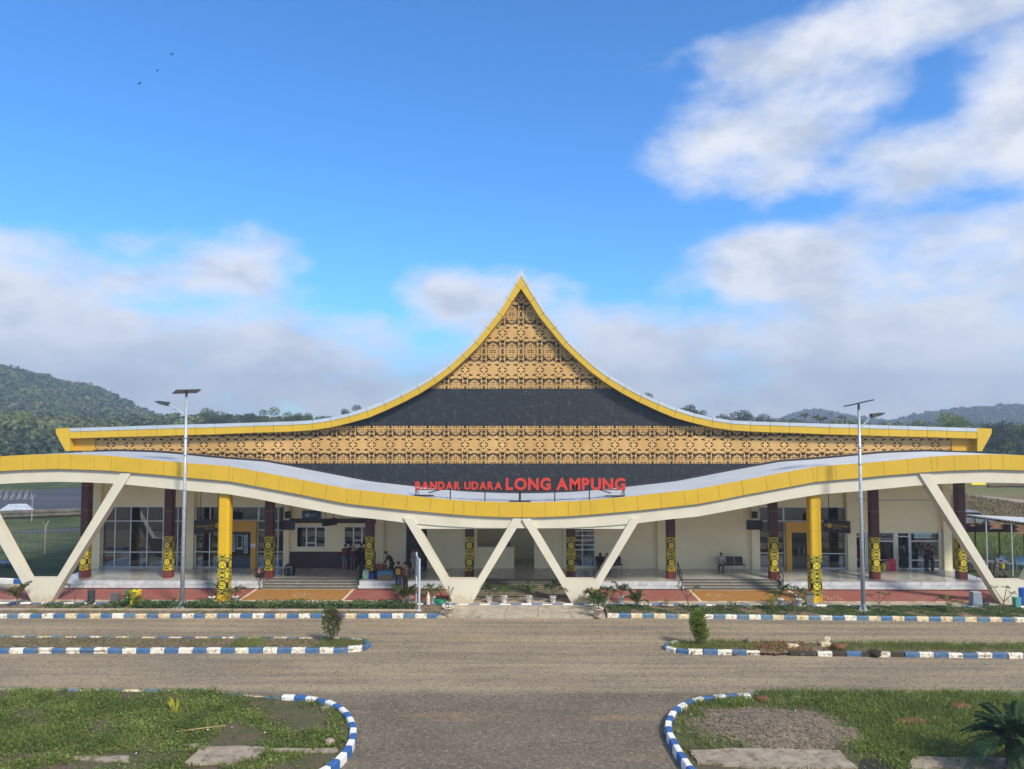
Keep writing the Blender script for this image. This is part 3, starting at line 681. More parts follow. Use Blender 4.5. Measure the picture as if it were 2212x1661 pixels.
# tie beams between the tops of the middle supports
for (u0, v0, u1, v1) in ((*Z2(1350, 640), *Z2(2170, 681)), (*Z3(125, 640), *Z3(1000, 676))):
    (xa0, za0), (xb0, zb0) = P(u0, v0, VF + .25), P(u1, v1, VF + .25)
    z0 = P(u1, Z2(0, 680)[1], VF + .25)[1]
    tb(MB().box((xa0, VF + .2, z0), (xb0, VF + .45, z0 + .75)), 'tie_beam', cream)
# --- V supports
def vsupport(xc, ztop, wtop, half_base=.47, base_h=1.31, slope=.61, front=VF):
    root = 'v_support'; z0 = .02; zb = PZ0 + base_h
    ho = lambda z: half_base + slope * (z - PZ0)
    hi_ = lambda z: .80 + (ho(ztop) - wtop - .80) * (z - zb) / (ztop - zb)
    pts = [(xc - half_base, z0), (xc + half_base, z0), (xc + ho(zb), zb), (xc - ho(zb), zb)]
    mb = MB().prism_y(pts, front, VB)
    o = tb(mb, root, cream)
    for s in (1, -1):
        p = [(xc + s * hi_(zb), zb), (xc + s * ho(zb), zb), (xc + s * ho(ztop), ztop), (xc + s * hi_(ztop), ztop)]
        if s < 0: p = p[::-1]
        o2 = MB().prism_y(p, front + .004, VB - .004).build('support_arm', cream, o)
    return o
ZT = PZ(Z2(0, 587)[1], VF); ZTO = PZ(Z1(0, 203)[1], VF)
for s in (1, -1): vsupport(XC + .02 + s * 3.27, ZT, .53)
for s in (1, -1): vsupport(XC + .1 + s * 26.78, ZTO, .62)

# --- pattern of the cut metal screens: one quarter of the motif on a grid, mirrored four ways
NX, NZ = 24, 48                                       # cells in a quarter (panel 48 x 96)
def poly_in(x, y, pts):
    c = False; n = len(pts)
    for i in range(n):
        (x0, y0), (x1, y1) = pts[i], pts[(i + 1) % n]
        if (y0 > y) != (y1 > y) and x < (x1 - x0) * (y - y0) / (y1 - y0) + x0: c = not c
    return c
mz = random.Random(5); MAZE = [[mz.random() for _ in range(40)] for _ in range(60)]
def solid(i, j):
    """cell i from the star's axis, j from the panel's mid height; True where metal remains"""
    s, t = (i + .5) * 136.5 / NX, (j + .5) * 275 / NZ
    if poly_in(s, t, [(18, 40), (18, 24), (34, 9), (56, 8), (72, 13), (56, 22), (38, 30), (32, 42)]): return False
    if s < 9 and 46 < t < 62: return False
    if poly_in(s, t, [(46, 58), (86, 64), (110, 76), (108, 90), (86, 84), (60, 96), (64, 76)]): return False
    if poly_in(s, t, [(8, 112), (60, 84), (62, 90), (12, 120)]): return False
    if s < 26 and 112 < t < 134: return False
    if s < 8 and 134 < t < 190 and (int(t / 9) % 2 == 0): return False
    if abs(t - (168 + 34 * math.cos(math.pi * s / 136.5))) < 5: return False
    if poly_in(s, t, [(32, 138), (50, 130), (84, 150), (80, 172), (52, 170), (46, 152)]): return False
    if s < 11 and t > 240: return False
    if 118 < t < 128 and s > 112: return False
    if t < 118:
        return not (i % 3 == 1 and (j + i // 3) % 2 == 0 and (s > 30 or t > 44))
    # curled fretwork: small loops and breaks
    ii, jj = i % 6, j % 7
    ring = (ii - 2.5) ** 2 + (jj - 3) ** 2
    if 2.2 < ring < 5.2 and MAZE[j // 7 + 3][i // 6] > .12: return MAZE[j][i] > .72
    if ring < .8: return False
    return MAZE[j][i] > .30
PW, PH = 1.206, 2.41
def bit(i, j):                                        # i in 0..47 across a panel (seams are star axes), j in 0..95 upwards
    ii = i if i < NX else 2 * NX - 1 - i
    jj = j - NZ if j >= NZ else NZ - 1 - j
    return solid(ii, jj)
GRID = [[bit(i, j) for i in range(2 * NX)] for j in range(2 * NZ)]
def components(on, n, m_):
    seen, out_ = set(), []
    for j in range(m_):
        for i in range(n):
            if on[j][i] and (i, j) not in seen:
                st, comp = [(i, j)], {(i, j)}
                while st:
                    a, b = st.pop()
                    for c, d in ((a + 1, b), (a - 1, b), (a, b + 1), (a, b - 1)):
                        if 0 <= c < n and 0 <= d < m_ and on[d][c] and (c, d) not in comp: comp.add((c, d)); st.append((c, d))
                seen |= comp; out_.append(comp)
    return sorted(out_, key=lambda c: (len(c), min(c)), reverse=True)
for _ in range(200):                                  # a cut sheet must hang together: bridge loose islands, drop crumbs
    cs = components(GRID, 2 * NX, 2 * NZ)
    if len(cs) == 1: break
    for small in [c for c in cs[1:] if len(c) < 3]:
        for (i, j) in small: GRID[j][i] = False
    big = [c for c in cs[1:] if len(c) >= 3]
    if not big: continue
    src = big[0]; rest = set().union(*[c for c in cs if c is not src and len(c) >= 3]); prev = {q: None for q in src}; fr = sorted(src); hit = None
    while fr and not hit:
        nx_ = []
        for (a, b) in fr:
            for q in ((a, b + 1), (a, b - 1), (a + 1, b), (a - 1, b)):
                if 0 <= q[0] < 2 * NX and 0 <= q[1] < 2 * NZ and q not in prev:
                    prev[q] = (a, b); nx_.append(q)
                    if q in rest: hit = q; break
            if hit: break
        fr = nx_
    while hit is not None and hit not in src: GRID[hit[1]][hit[0]] = True; hit = prev[hit]
CW, CH = (PW - .010) / (2 * NX), (PH - .010) / (2 * NZ)
def screen_mesh(x0=0, z0=0, keep=None):
    n, m_ = 2 * NX, 2 * NZ
    on = [[GRID[j][i] and (keep is None or keep(x0 + i * CW + CW / 2, z0 + j * CH + CH / 2)) for i in range(n)] for j in range(m_)]
    if keep is not None:                               # cut panels keep a solid rim along the slanting cut
        kp = [[keep(x0 + i * CW + CW / 2, z0 + j * CH + CH / 2) for i in range(n)] for j in range(m_)]
        for j in range(m_):
            for i in range(n):
                if kp[j][i] and any(0 <= c < n and 0 <= d < m_ and not kp[d][c] for c, d in ((i + 1, j), (i - 1, j), (i, j + 1), (i, j - 1), (i + 1, j + 1), (i - 1, j - 1), (i + 1, j - 1), (i - 1, j + 1))): on[j][i] = True
        cs = components(on, n, m_)
        for c in cs[1:]:                               # and any piece still loose is tied to the rim upwards or downwards
            if len(c) < 8: continue
            i, j = max(c, key=lambda q: q[1])
            while j + 1 < m_ and kp[j + 1][i] and not (on[j + 1][i] and (i, j + 1) not in c): j += 1; on[j][i] = True
    cs = components(on, n, m_)
    best = cs[0] if cs else set()
    if len(best) < 12: return None
    mb = MB()
    for j in range(m_):
        i = 0
        while i < n:
            if (i, j) in best:
                k = i
                while (k, j) in best: k += 1
                mb.add([(i * CW, 0, j * CH), (k * CW, 0, j * CH), (k * CW, 0, (j + 1) * CH), (i * CW, 0, (j + 1) * CH)], [(0, 1, 2, 3)]); i = k
            else: i += 1
    return mb.mesh('screen_panel', gold)
FULL = screen_mesh()
ZG = PZ(1001, YS)                                      # bottom of the lower gold band
xl, xr = XG - XE0 + 1.36, XG + XE0 - 1.36
def keep(x, z): return z < gable_under(x) - .02 and z > can_back(x) + .17 and xl < x < xr
def clipped(x0, z0):
    c = [keep(x0 + PW * f, z0 + PH * h) for f in (0, .25, .5, .75, 1) for h in (0, .1, .5, .9, 1)]
    return 0 if all(c) else (1 if any(c) or keep(x0 + PW / 2, z0 + PH * .05) or keep(x0 + PW / 2, z0 + PH * .3) else 2)
ROWS = [(ZG, 'g'), (ZG + PH, 'd'), (ZG + 2 * PH, 'g'), (ZG + 3 * PH, 'g'), (ZG + 4 * PH, 'g'), (ZG - PH, 'd')]
for z0, kd in ROWS:
    for c in range(-24, 24):
        x0 = XG + c * PW
        if kd == 'g':
            k = clipped(x0, z0)
            if k == 2: continue
            me = FULL if k == 0 else screen_mesh(x0, z0, keep)
            if me is None: continue
            o = link('gold_screen_panel', me, TB); o.location = (x0 + .005 - XC, YS - 45, z0 + .005)
        else:
            top, bot = [], []
            for i in range(7):
                x = x0 + .004 + (PW - .008) * i / 6
                if not xl < x < xr: continue
                zt, zb = min(z0 + PH - .004, gable_under(x) - .01), max(z0 + .004, can_back(x) + .05)
                if zt > zb + .02: top.append((x, zt)); bot.append((x, zb))
            if len(top) < 2: continue
            mb = MB()
            mb.prism_y(bot + top[::-1], YS, YS + .03); tb(mb, 'dark_screen_panel', perf)
# dark wall behind the screens
mb = MB(); n = 80
for i in range(n):
    a, b = xl + (xr - xl) * i / n, xl + (xr - xl) * (i + 1) / n
    mb.add([(a, YS + .16, can_back(a) - .2), (b, YS + .16, can_back(b) - .2), (b, YS + .16, gable_under(b) + .02), (a, YS + .16, gable_under(a) + .02)], [(0, 1, 2, 3)])
tb(mb, 'screen_backing', dark_back)

# --- raised floor, steps
ZF, Z1_ = 44.8, 44.62
nosing = M('dark_step_nosing', (.075, .07, .06), .6, .2, 4)  # dark strips added to mark step edges, as treads and risers shade alike
STEPX = [(-15.45, -9.55), (-3.0, 3.25), (9.75, 15.75)]
spans, last = [], -27.9
for a, b in STEPX: spans.append((last, a)); last = b
spans.append((last, 28.2))
mb = MB()
for a, b in spans: mb.box((a, ZF + .02, .05), (b, 45.62, FZ))
mb.box((-27.9, 45.62, .05), (28.2, 52.2, FZ))
tb(mb, 'raised_floor', floor_tile)
for a, b in spans:
    for (xa_, xb_, y0, y1, z0, z1, nm) in ((a, b, ZF, ZF + .018, .39, FZ - .004, 'riser_tile'), (a - .1 if a > -20 else a, b + .1 if b < 20 else b, Z1_, ZF + .019, PZ0 + .07, .345, 'plinth_tile')):
        n = max(1, round((xb_ - xa_) / .8))
        for k in range(n): tb(MB().box((xa_ + (xb_ - xa_) * k / n + .003, y0 + rnd.uniform(0, .004), z0), (xa_ + (xb_ - xa_) * (k + 1) / n - .003, y1, z1)), nm, riser_tile)
for q, (a, b) in enumerate(STEPX):
    if q == 1:
        for i in range(9):
            y0 = 42.75 + i * .322; tb(MB().box((a, y0, .05), (b, y0 + .33, PZ0 + .02 + (FZ - PZ0 - .025) * (i + 1) / 9)), 'step', step_tan_lit if i < 5 else step_tile)
            zt_ = PZ0 + .02 + (FZ - PZ0 - .025) * (i + 1) / 9; tb(MB().box((a, y0 - .012, zt_ - .058), (b, y0 + .13, zt_ + .006)), 'step_nosing', nosing)
    else:
        for i in range(4):
            y0 = 44.62 + i * .25; tb(MB().box((a + .11, y0, .05), (b - .11, 45.63, PZ0 + (FZ - .003 - PZ0) * (i + 1) / 4 - (.0 if i < 3 else .002))), 'step', step_tile)
            zt_ = PZ0 + (FZ - .003 - PZ0) * (i + 1) / 4; tb(MB().box((a + .12, y0 - .012, zt_ - .05), (b - .12, y0 + .05, zt_ + .006)), 'step_nosing', nosing)

# --- columns
def rrect(w_, r, n=5, d=None):
    d = d or w_; p = []
    for cx, cy, a0 in ((w_ / 2 - r, d / 2 - r, 0), (-w_ / 2 + r, d / 2 - r, 90), (-w_ / 2 + r, -d / 2 + r, 180), (w_ / 2 - r, -d / 2 + r, 270)):
        for i in range(n + 1): t = R(a0 + 90 * i / n); p.append((cx + r * math.cos(t), cy + r * math.sin(t)))
    return p
def shaft(w_, r, z0, z1, m): 
    ol = rrect(w_, r); return MB().ring([[(x, y, z) for x, y in ol] for z in (z0, z1)])
def ornament_mesh(w_, r, z0, z1, reps, name):
    """band printed with the black scrollwork: one material per cell"""
    ol = rrect(w_, r, 4); L = [0]
    for (a, b) in zip(ol, ol[1:] + ol[:1]): L.append(L[-1] + math.hypot(b[0] - a[0], b[1] - a[1]))
    tot = L[-1]; nu = 72; nv = 44 * reps
    def at(s):
        s %= tot
        for k in range(len(ol)):
            if s <= L[k + 1]: a, b = ol[k], ol[(k + 1) % len(ol)]; f = (s - L[k]) / (L[k + 1] - L[k] + 1e-9); return (a[0] + (b[0] - a[0]) * f, a[1] + (b[1] - a[1]) * f)
        return ol[0]
    mb = MB(); pts = [at(tot * i / nu + math.pi * r / 4) for i in range(nu)]
    frt = random.Random(21); FR = [[frt.random() for _ in range(12)] for _ in range(30)]
    def black(i, j):
        m = i % 18; m = m if m < 9 else 17 - m                          # mirrored on each face: m = 8 at its axis, 0 at the corner
        a = (8 - m + .5) / 9; b = (j % 44 + .5) / 44; b2 = abs(b - .5) * 2; r_ = int(b2 * 22)
        if b2 > .50:                                    # close rows of rings, bars and teeth
            k = (b2 - .50) / .50
            for ca, ck in ((.42, .24), (.42, .76)):
                rr = math.hypot((a - ca) * 1.05, (k - ck) * 1.4)
                if rr < .33: return .10 > rr or .20 < rr < .30
            return FR[r_][m] < .52
        d = math.hypot(a * 1.0, b2 * 2.0)
        if abs(d - .98) < .07: return True              # lobed leaf outline
        if d > 1.08: return FR[r_][m] < .5
        if .20 < a < .56 and .12 < b2 < .25: return True
        if .50 < a < .74 and .30 < b2 < .40: return True
        if a < .2 and .36 < b2 < .43: return True
        if .62 < a < .9 and b2 < .14: return True
        if a < .30 and b2 < .05: return True
        if d > .62: return FR[r_ + 9][m] < .42
        return False
    for j in range(nv):
        za, zb = z0 + (z1 - z0) * j / nv, z0 + (z1 - z0) * (j + 1) / nv
        for i in range(nu):
            p, q = pts[i], pts[(i + 1) % nu]
            mb.mat(1 if black(i, j) else 0).add([(p[0], p[1], za), (q[0], q[1], za), (q[0], q[1], zb), (p[0], p[1], zb)], [(0, 1, 2, 3)])
    return mb.mesh(name, [lime, black_orn])
zc_ = lambda v, y: PZ(v, y)
YB_ = 45.75
zo0, zo1 = PZ(Z4(0, 1045)[1], YB_ - .27), PZ(Z4(0, 752)[1], YB_ - .27)
ORN = ornament_mesh(.54, .13, zo0, zo1, 2, 'ornament_band')
for i, x in enumerate((-26.65, -21.5, -15.3, -9.12, -3.0, 3.2, 9.3, 15.55, 21.7, 26.95)):
    zt = lerp_curve(full_CT, x) - .5
    col = shaft(.54, .13, zo1, zt, brown_col).build('column', brown_col, TB, world=False); col.location = (x - XC, YB_ - 45, 0)
    b_ = shaft(.56, .13, FZ - .01, zo0, brown_base).build('column_base', brown_base, col, world=False)
    link('ornament_band', ORN, col)
    mb = MB()
    z = zo1 + .02
    for zj in (zo1 + 1.55, zo1 + 3.1):
        if zj < zt - .2:
            ol = rrect(.546, .13); mb.ring([[(px_, py_, q) for px_, py_ in ol] for q in (zj, zj + .02)])
    if mb.f: mb.build('column_joint', joint, col, world=False)
# yellow columns in front
YY = 42.1
zy0, zy1 = PZ(Z4(0, 1265)[1], YY - .33), PZ(Z4(0, 908)[1], YY - .33)
ORY = ornament_mesh(.66, .16, zy0, zy1, 2, 'ornament_band')
for i, u in enumerate((Z1(1958, 0)[0], Z4(412, 0)[0])):
    x = PX(u + (-9 if i == 0 else -3), YY) + (.18 if i == 0 else -.05)
    zt = lerp_curve(full_BB, x) - .0 + .4
    col = shaft(.64, .15, zy1, zt - .05, 0).build('yellow_column', joint, TB, world=False); col.location = (x - XC, YY - 45, 0)
    cuts = [zy1, PZ(Z4(0, 695)[1], YY - .33), PZ(Z4(0, 487)[1], YY - .33), zt]
    for a, b in zip(cuts, cuts[1:]): shaft(.66, .16, a + .012, b - .012, 0).build('column_sleeve', yellow_col, col, world=False)
    shaft(.68, .16, .05, zy0, 0).build('column_base', yellow_col, col, world=False)
    link('ornament_band', ORY, col)
# --- front wall: pieces butted between openings, windows set back in them
YI = YW + .22
def wall(x0, x1, z0, z1, m=cream_wall, name='wall', y0=YW, y1=YI): return tb(MB().box((x0, y0, z0), (x1, y1, z1)), name, m)
def XW(u): return PX(u, YW)
def ZW(v): return PZ(v, YW)
def pil(u0, u1, label=None, out=.28): return tb(MB().box((XW(u0), YW - out, FZ), (XW(u1), YW - .003, 8.4)), 'pilaster', cream_wall)
u1 = lambda a: Z1(a, 0)[0]; u2 = lambda a: Z2(a, 0)[0]; u3 = lambda a: Z3(a, 0)[0]; u4 = lambda a: Z4(a, 0)[0]
Q1 = lambda a, b: zz(760, 1950, .2588, a, b)            # further zooms used for the wall
Q4 = lambda a, b: zz(1780, 2040, .32550, a, b)
Q5 = lambda a, b: zz(2960, 1980, .27694, a, b)
Q6 = lambda a, b: zz(3400, 2080, .18987, a, b)
def window(x0, x1, z0, z1, vs=(), hs=(), gl=glass, fw=.055, y=YW + .07, label=None, skip=None):
    """aluminium window: frame with mullions, and every pane on its own"""
    mb = MB(); xs = [x0] + sorted(vs) + [x1]; zs = [z0] + sorted(hs) + [z1]
    for x in xs: mb.box((x - fw / 2 if x not in (x0, x1) else (x if x == x0 else x - fw), y - .05, z0), (x + fw / 2 if x not in (x0, x1) else (x + fw if x == x0 else x), y + .05, z1))
    for z in zs:
        for xa_, xb_ in zip(xs, xs[1:]):
            zz0 = z - fw / 2 if z not in (z0, z1) else (z if z == z0 else z - fw)
            mb.box((xa_ + fw * .5 + (fw * .5 if xa_ == x0 else 0), y - .046, zz0), (xb_ - fw * .5 - (fw * .5 if xb_ == x1 else 0), y + .046, zz0 + fw))
    o = tb(mb, 'window', alu, label)
    for i, (xa_, xb_) in enumerate(zip(xs, xs[1:])):
        for j, (za, zb) in enumerate(zip(zs, zs[1:])):
            if skip and skip(i, j): continue
            MB().box((xa_ + .01, y - .004, za + .01), (xb_ - .01, y + .004, zb - .01)).build('pane', gl, o)
    return o
WT = 8.6
zA = ZW(Z1(0, 490)[1])                                  # heads of the big windows
pil(*(Z1(815, 0)[0], Z1(889, 0)[0])); pil(u1(1628), u1(1692)); pil(*(Q1(1470, 0)[0], Q1(1555, 0)[0])); pil(u2(1045), u2(1110)); pil(Q4(364, 0)[0], Q4(398, 0)[0], out=.1); pil(Q4(1452, 0)[0], Q4(1486, 0)[0], out=.1)
pil(u3(1248), u3(1325)); pil(u3(2058), u3(2126)); pil(u4(668), u4(742)); pil(u4(1492), u4(1560))
# big window, far left
wx0, wx1 = XW(u1(889)), XW(u1(1628))
W_A = window(wx0, wx1, FZ + .02, zA, [XW(u1(a)) for a in (997, 1131, 1275, 1412, 1538)], [ZW(Z1(0, a)[1]) for a in (888, 618)])
wall(wx0, wx1, zA, WT)
# window with the left portal
wx0, wx1 = XW(u1(1692)), XW(Q1(1470, 0)[0]); pl0, pl1 = XW(Q1(560, 0)[0]), XW(Q1(1047, 0)[0]); zp = ZW(Q1(0, 517)[1])
window(wx0, pl0, FZ + .02, zA, [XW(Q1(310, 0)[0])], [ZW(Q1(0, a)[1]) for a in (1003, 705, 520)])
window(pl0, XW(Q1(1075, 0)[0]), zp, zA)
window(pl1, wx1, FZ + .02, zA - .0, [XW(Q1(1365, 0)[0])], [ZW(Q1(0, a)[1]) for a in (1003, 662)] + [zp - .03])
wall(wx0, wx1, zA, WT)
def portal(x0, x1, zt, leg, head, label):
    o = MB().box((x0, YW - .25, FZ), (x0 + leg, YW + .03, zt - head)).build('portal', ochre, TB)
    MB().box((x1 - leg, YW - .25, FZ), (x1, YW + .03, zt - head)).build('portal_leg', ochre, o)
    xs = [x0, x0 + leg * 1.0, (x0 + x1) / 2, x1 - leg * 1.0, x1]
    for a, b in zip(xs, xs[1:]): MB().box((a + .004, YW - .25, zt - head + .004), (b - .004, YW + .03, zt)).build('portal_panel', ochre, o)
    return o
po = portal(pl0, pl1, zp, .34, .68, '')
# dark glass door with posters inside the left portal
dx0, dx1 = pl0 + .34, pl1 - .34
d = tb(MB().box((dx0, YW + .02, FZ), (dx1, YW + .06, zp - .68)), 'door', M('dark_door_glass', (.012, .014, .017), .08, .1, spec=.7))
post_m = M('poster_paper', (.34, .40, .46), .6, .25, 7)
pr_m = M('poster_ink', (.07, .11, .17), .6, .2, 9)
for (a, b, z0, z1) in ((.03, .20, 1.65, 2.75), (.62, .80, 1.55, 2.75)):
    pz = MB().box((dx0 + (dx1 - dx0) * a, YW - .005, z0), (dx0 + (dx1 - dx0) * b, YW + .018, z1)).build('poster', post_m, d)
    mb = MB()
    for k in range(6): mb.box((dx0 + (dx1 - dx0) * (a + .03), YW - .011, z0 + .1 + k * .17), (dx0 + (dx1 - dx0) * (b - .03), YW - .006, z0 + .17 + k * .17))
    mb.build('poster_print', pr_m, pz)
fr = MB()
fx0, fx1, fz0, fz1 = dx0 + (dx1 - dx0) * .27, dx0 + (dx1 - dx0) * .56, 1.8, 2.75
for (a, b, c, e_) in ((fx0, fx0 + .05, fz0, fz1), (fx1 - .05, fx1, fz0, fz1), (fx0 + .05, fx1 - .05, fz0, fz0 + .14), (fx0 + .05, fx1 - .05, fz1 - .05, fz1)): fr.box((a, YW - .005, c), (b, YW + .018, e_))
fr.build('notice_frame', post_m, d)
tb(MB().box((pl1 - .33, YW - .262, 1.98), (pl1 - .03, YW - .252, 2.22)), 'white_notice', M('white_paper', (.7, .7, .7), .6, .05))
# counter wall with two three-part windows, maroon dado and band
cx0, cx1 = XW(Q1(1555, 0)[0]), XW(u2(1045))
zd, zb0, zb1 = ZW(Z2(0, 880)[1]), ZW(Z2(0, 632)[1]), ZW(Z2(0, 594)[1])
wA = (XW(u2(347)), XW(u2(606)), ZW(Z2(0, 850)[1]), ZW(Z2(0, 660)[1])); wB = (XW(u2(758)), XW(u2(1000)), ZW(Z2(0, 828)[1]), ZW(Z2(0, 658)[1]))
wall(cx0, cx1, FZ, zd - .003, maroon_wall, 'maroon_dado', y0=YW - .02)
wall(cx0, wA[0], zd, zb0); wall(wA[0], wA[1], zd, wA[2]); wall(wA[0], wA[1], wA[3], zb0); wall(wA[1], wB[0], zd, zb0); wall(wB[0], wB[1], zd, wB[2]); wall(wB[0], wB[1], wB[3], zb0); wall(wB[1], cx1, zd, zb0)
wall(cx0, cx1 + .15, zb0, zb1, maroon_wall, 'maroon_band', y0=YW - .05)
wall(cx0, cx1, zb1, WT)
for (a, b, c, e_) in (wA, wB):
    f1, f2 = a + (b - a) * .355, a + (b - a) * .66
    window(a, b, c, e_, [f1, f2], [], fw=.085, label=None)
    tb(MB().box((f1 + .043, YW + .02, c + .30), (f2 - .043, YW + .12, c + .37)), 'counter_hatch_sill', alu)
# plain wall, dark door recess, wall
wall(XW(u2(1110)), XW(u2(1290)), FZ, WT)
rx0, rx1 = XW(u2(1290)), XW(u2(1480)); zr = 4.6
wall(rx0, rx1, zr, WT); tb(MB().box((rx0, YW + .5, FZ), (rx1, YW + .6, zr)), 'recessed_door', M('grey_door', (.06, .056, .05), .5))
wall(rx0 - .0, rx0 + .06, FZ, zr, alu, 'door_jamb', y0=YW + .02, y1=YW + .5)
ox0, ox1, px1, qx = XW(Q4(398, 0)[0]), XW(Q4(851, 0)[0]), XW(Q4(1096, 0)[0]), XW(Q4(1452, 0)[0])
wall(rx1, XW(Q4(364, 0)[0]), FZ, WT)
zc1 = ZW(Q4(0, 460)[1]); zhead = 5.0
wall(XW(Q4(364, 0)[0]), px1, zhead, WT)
wall(ox0, ox1, FZ, zc1, cream_wall, 'counter_wall')
tb(MB().box((ox0 - .02, YW - .06, zc1), (ox1 + .03, YI + .05, zc1 + .05)), 'counter_top', cream)
wall(px1, qx, FZ, WT)
# inner lobby behind the counter and passage
tb(MB().box((ox0 - .5, 51.9, FZ), (px1 + .5, 52.0, 5.2)), 'lobby_back_wall', cream_wall)
tb(MB().box((ox0 - .5, YI, zhead), (px1 + .5, 51.9, zhead + .1)), 'lobby_ceiling', cream_wall)
tb(MB().box((ox0 - .55, YI, FZ), (ox0 - .45, 51.9, zhead)), 'lobby_side_wall', cream_wall); tb(MB().box((px1 + .05, YI, FZ), (px1 + .15, 51.9, zhead)), 'lobby_side_wall', cream_wall)
# louvre-like window right of the middle column
lx0, lx1 = XW(Q4(1486, 0)[0]), XW(Q4(1842, 0)[0])
window(lx0, lx1, ZW(Q4(0, 697)[1]), 5.0, [XW(Q4(1688, 0)[0])], [ZW(Q4(0, a)[1]) for a in (488, 430, 372, 313, 255)], fw=.07)
wall(lx0, lx1, 5.0, WT); wall(lx0, lx1, FZ, ZW(Q4(0, 697)[1]))
wall(lx1, XW(u3(1248)), FZ, WT); wall(XW(u3(1325)), XW(u3(2058)), FZ, WT)
# window with the right portal
wx0, wx1 = XW(u3(2126)), XW(u4(668)); zB = ZW(Q5(0, 165)[1]); pr0, pr1 = XW(Q5(640, 0)[0]), XW(Q5(1105, 0)[0]); zq = ZW(Q5(0, 378)[1])
window(wx0, pr0, FZ + .02, zB, [], [ZW(Q5(0, a)[1]) for a in (835, 370)]); window(pr0 - .1, pr1, zq, zB, [XW(Q5(1000, 0)[0])])
window(pr1, wx1, FZ + .02, zB, [], [ZW(Q5(0, a)[1]) for a in (840, 372)]); wall(wx0, wx1, zB, WT)
portal(pr0, pr1, zq, .36, .68, '')
d = tb(MB().box((pr0 + .36, YW + .02, FZ), (pr1 - .36, YW + .06, zq - .68)), 'door', MATS['dark_door_glass'])
for u in (835, 910):
    xh = XW(Q5(u, 0)[0]); mb = MB()
    mb.tube([(xh, YW + .02, 1.55), (xh, YW - .05, 1.58), (xh, YW - .05, 2.02), (xh, YW + .02, 2.05)], .017, 6); mb.build('door_handle', chrome, d)
# canteen shop front
zh = ZW(Q6(0, 247)[1]); zbs = ZW(Q6(0, 1028)[1])
kx = [XW(Q6(a, 0)[0]) for a in (65, 318, 328, 925, 980, 1238, 1246, 1870)]
wall(XW(u4(742)), kx[0], FZ, WT); wall(kx[0], XW(u4(1492)), zh, WT); wall(kx[3], kx[4], FZ, zh, cream_wall)
wall(kx[7], XW(u4(1492)) + .02, FZ, zh, cream_wall)
for za in (ZW(Z4(0, 432)[1]),):
    tb(MB().box((XW(u4(742)), YW - .012, za), (XW(u4(1492)), YW - .002, za + .035)), 'wall_groove', M('groove_shadow_gap', (.30, .26, .18), .8))  # raised dark strip; the shade of a groove put into its colour
zt_ = ZW(Q6(0, 337)[1]); z4 = ZW(Q6(0, 435)[1]); z8 = ZW(Q6(0, 834)[1])
window(kx[0], kx[1] + .02, FZ, zh, [], [zt_], gl=clear_glass, skip=lambda i, j: j == 0, fw=.07)
window(kx[2] + .02, kx[3], FZ, zh, [], [z8, z4], gl=clear_glass, fw=.07)
window(kx[4], kx[5] + .02, FZ, zh, [], [zt_], gl=clear_glass, skip=lambda i, j: j == 0, fw=.07)
ws = window(kx[6] + .02, kx[7], FZ, zh, [], [z8, z4], gl=clear_glass, fw=.07)
# shell of the building: side walls, back wall, inner floor and ceiling
xs0, xs1 = XW(u1(815)) + .02, XW(u4(1560)) - .02
tb(MB().box((xs0, YW - .01, FZ), (xs0 + .2, 70, WT)), 'side_wall', cream_wall); tb(MB().box((xs1 - .2, YW - .01, FZ), (xs1, 70, WT)), 'side_wall', cream_wall)
bw = MB(); 
for (a, b) in ((xs0 + .2, -25.0), (-16.5, 6.0), (12, 20.0), (24, xs1 - .2)): bw.box((a, 66, FZ), (b, 66.2, WT))
for (a, b) in ((-25.0, -16.5), (6.0, 12), (20, 24)): bw.box((a, 66, FZ), (b, 66.2, 1.4)); bw.box((a, 66, 4.2), (b, 66.2, WT))
tb(bw, 'rear_wall', cream_wall)
for (a, b) in ((-25.0, -16.5), (6.0, 12), (20, 24)):
    n = int((b - a) / 1.4); f = window(a, b, 1.4, 4.2, [a + (b - a) * i / n for i in range(1, n)], [3.3], gl=glass, y=66.08)
tb(MB().box((xs0 + .2, 52.2, .05), (xs1 - .2, 66, FZ)), 'hall_floor', floor_tile)
tb(MB().box((xs0 + .2, YI, 5.6), (ox0 - .6, 66, 5.7)), 'hall_ceiling', cream_wall); tb(MB().box((px1 + .2, YI, 5.6), (xs1 - .2, 66, 5.7)), 'hall_ceiling', cream_wall)
tb(MB().box((XW(u4(700)), YI, FZ), (XW(u4(700)) + .12, 66, 5.6)), 'partition', cream_wall); tb(MB().box((XW(u4(742)), 54.2, FZ), (xs1 - .2, 54.3, 5.6)), 'partition', cream_wall)
tb(MB().box((XW(u2(0)) + .4, YI, FZ), (XW(u2(0)) + .5, 66, 5.6)), 'partition', cream_wall)
# small fittings on the wall
for (u, v) in (Z2(276, 559), Z3(2093, 560)):
    x, z = P(u, v, YW - .4); sp = tb(MB().box((x - .16, YW - .56, z - .21), (x + .16, YW - .29, z + .21)), 'wall_speaker', black_plastic)
    MB().box((x - .12, YW - .566, z - .17), (x + .12, YW - .561, z + .17)).build('speaker_grille', black_metal, sp)
for (u, v, sg) in ((*Z4(1520, 500), 1), (*Z1(873, 515), -1)):
    x, z = P(u, v, YW - .3); mb = MB(); mb.tube([(x, YW - .28, z), (x + .05 * sg, YW - .5, z + .03), (x + .05 * sg, YW - .55, z - .1)], .025, 6); mb.blob((x + .05 * sg, YW - .58, z - .22), (.11, .11, .13)); tb(mb, 'security_camera', galv)
x, z = P(*Z4(1522, 568), YW - .3); tb(MB().box((x - .12, YW - .42, z - .17), (x + .14, YW - .29, z + .17)), 'junction_box', black_plastic)
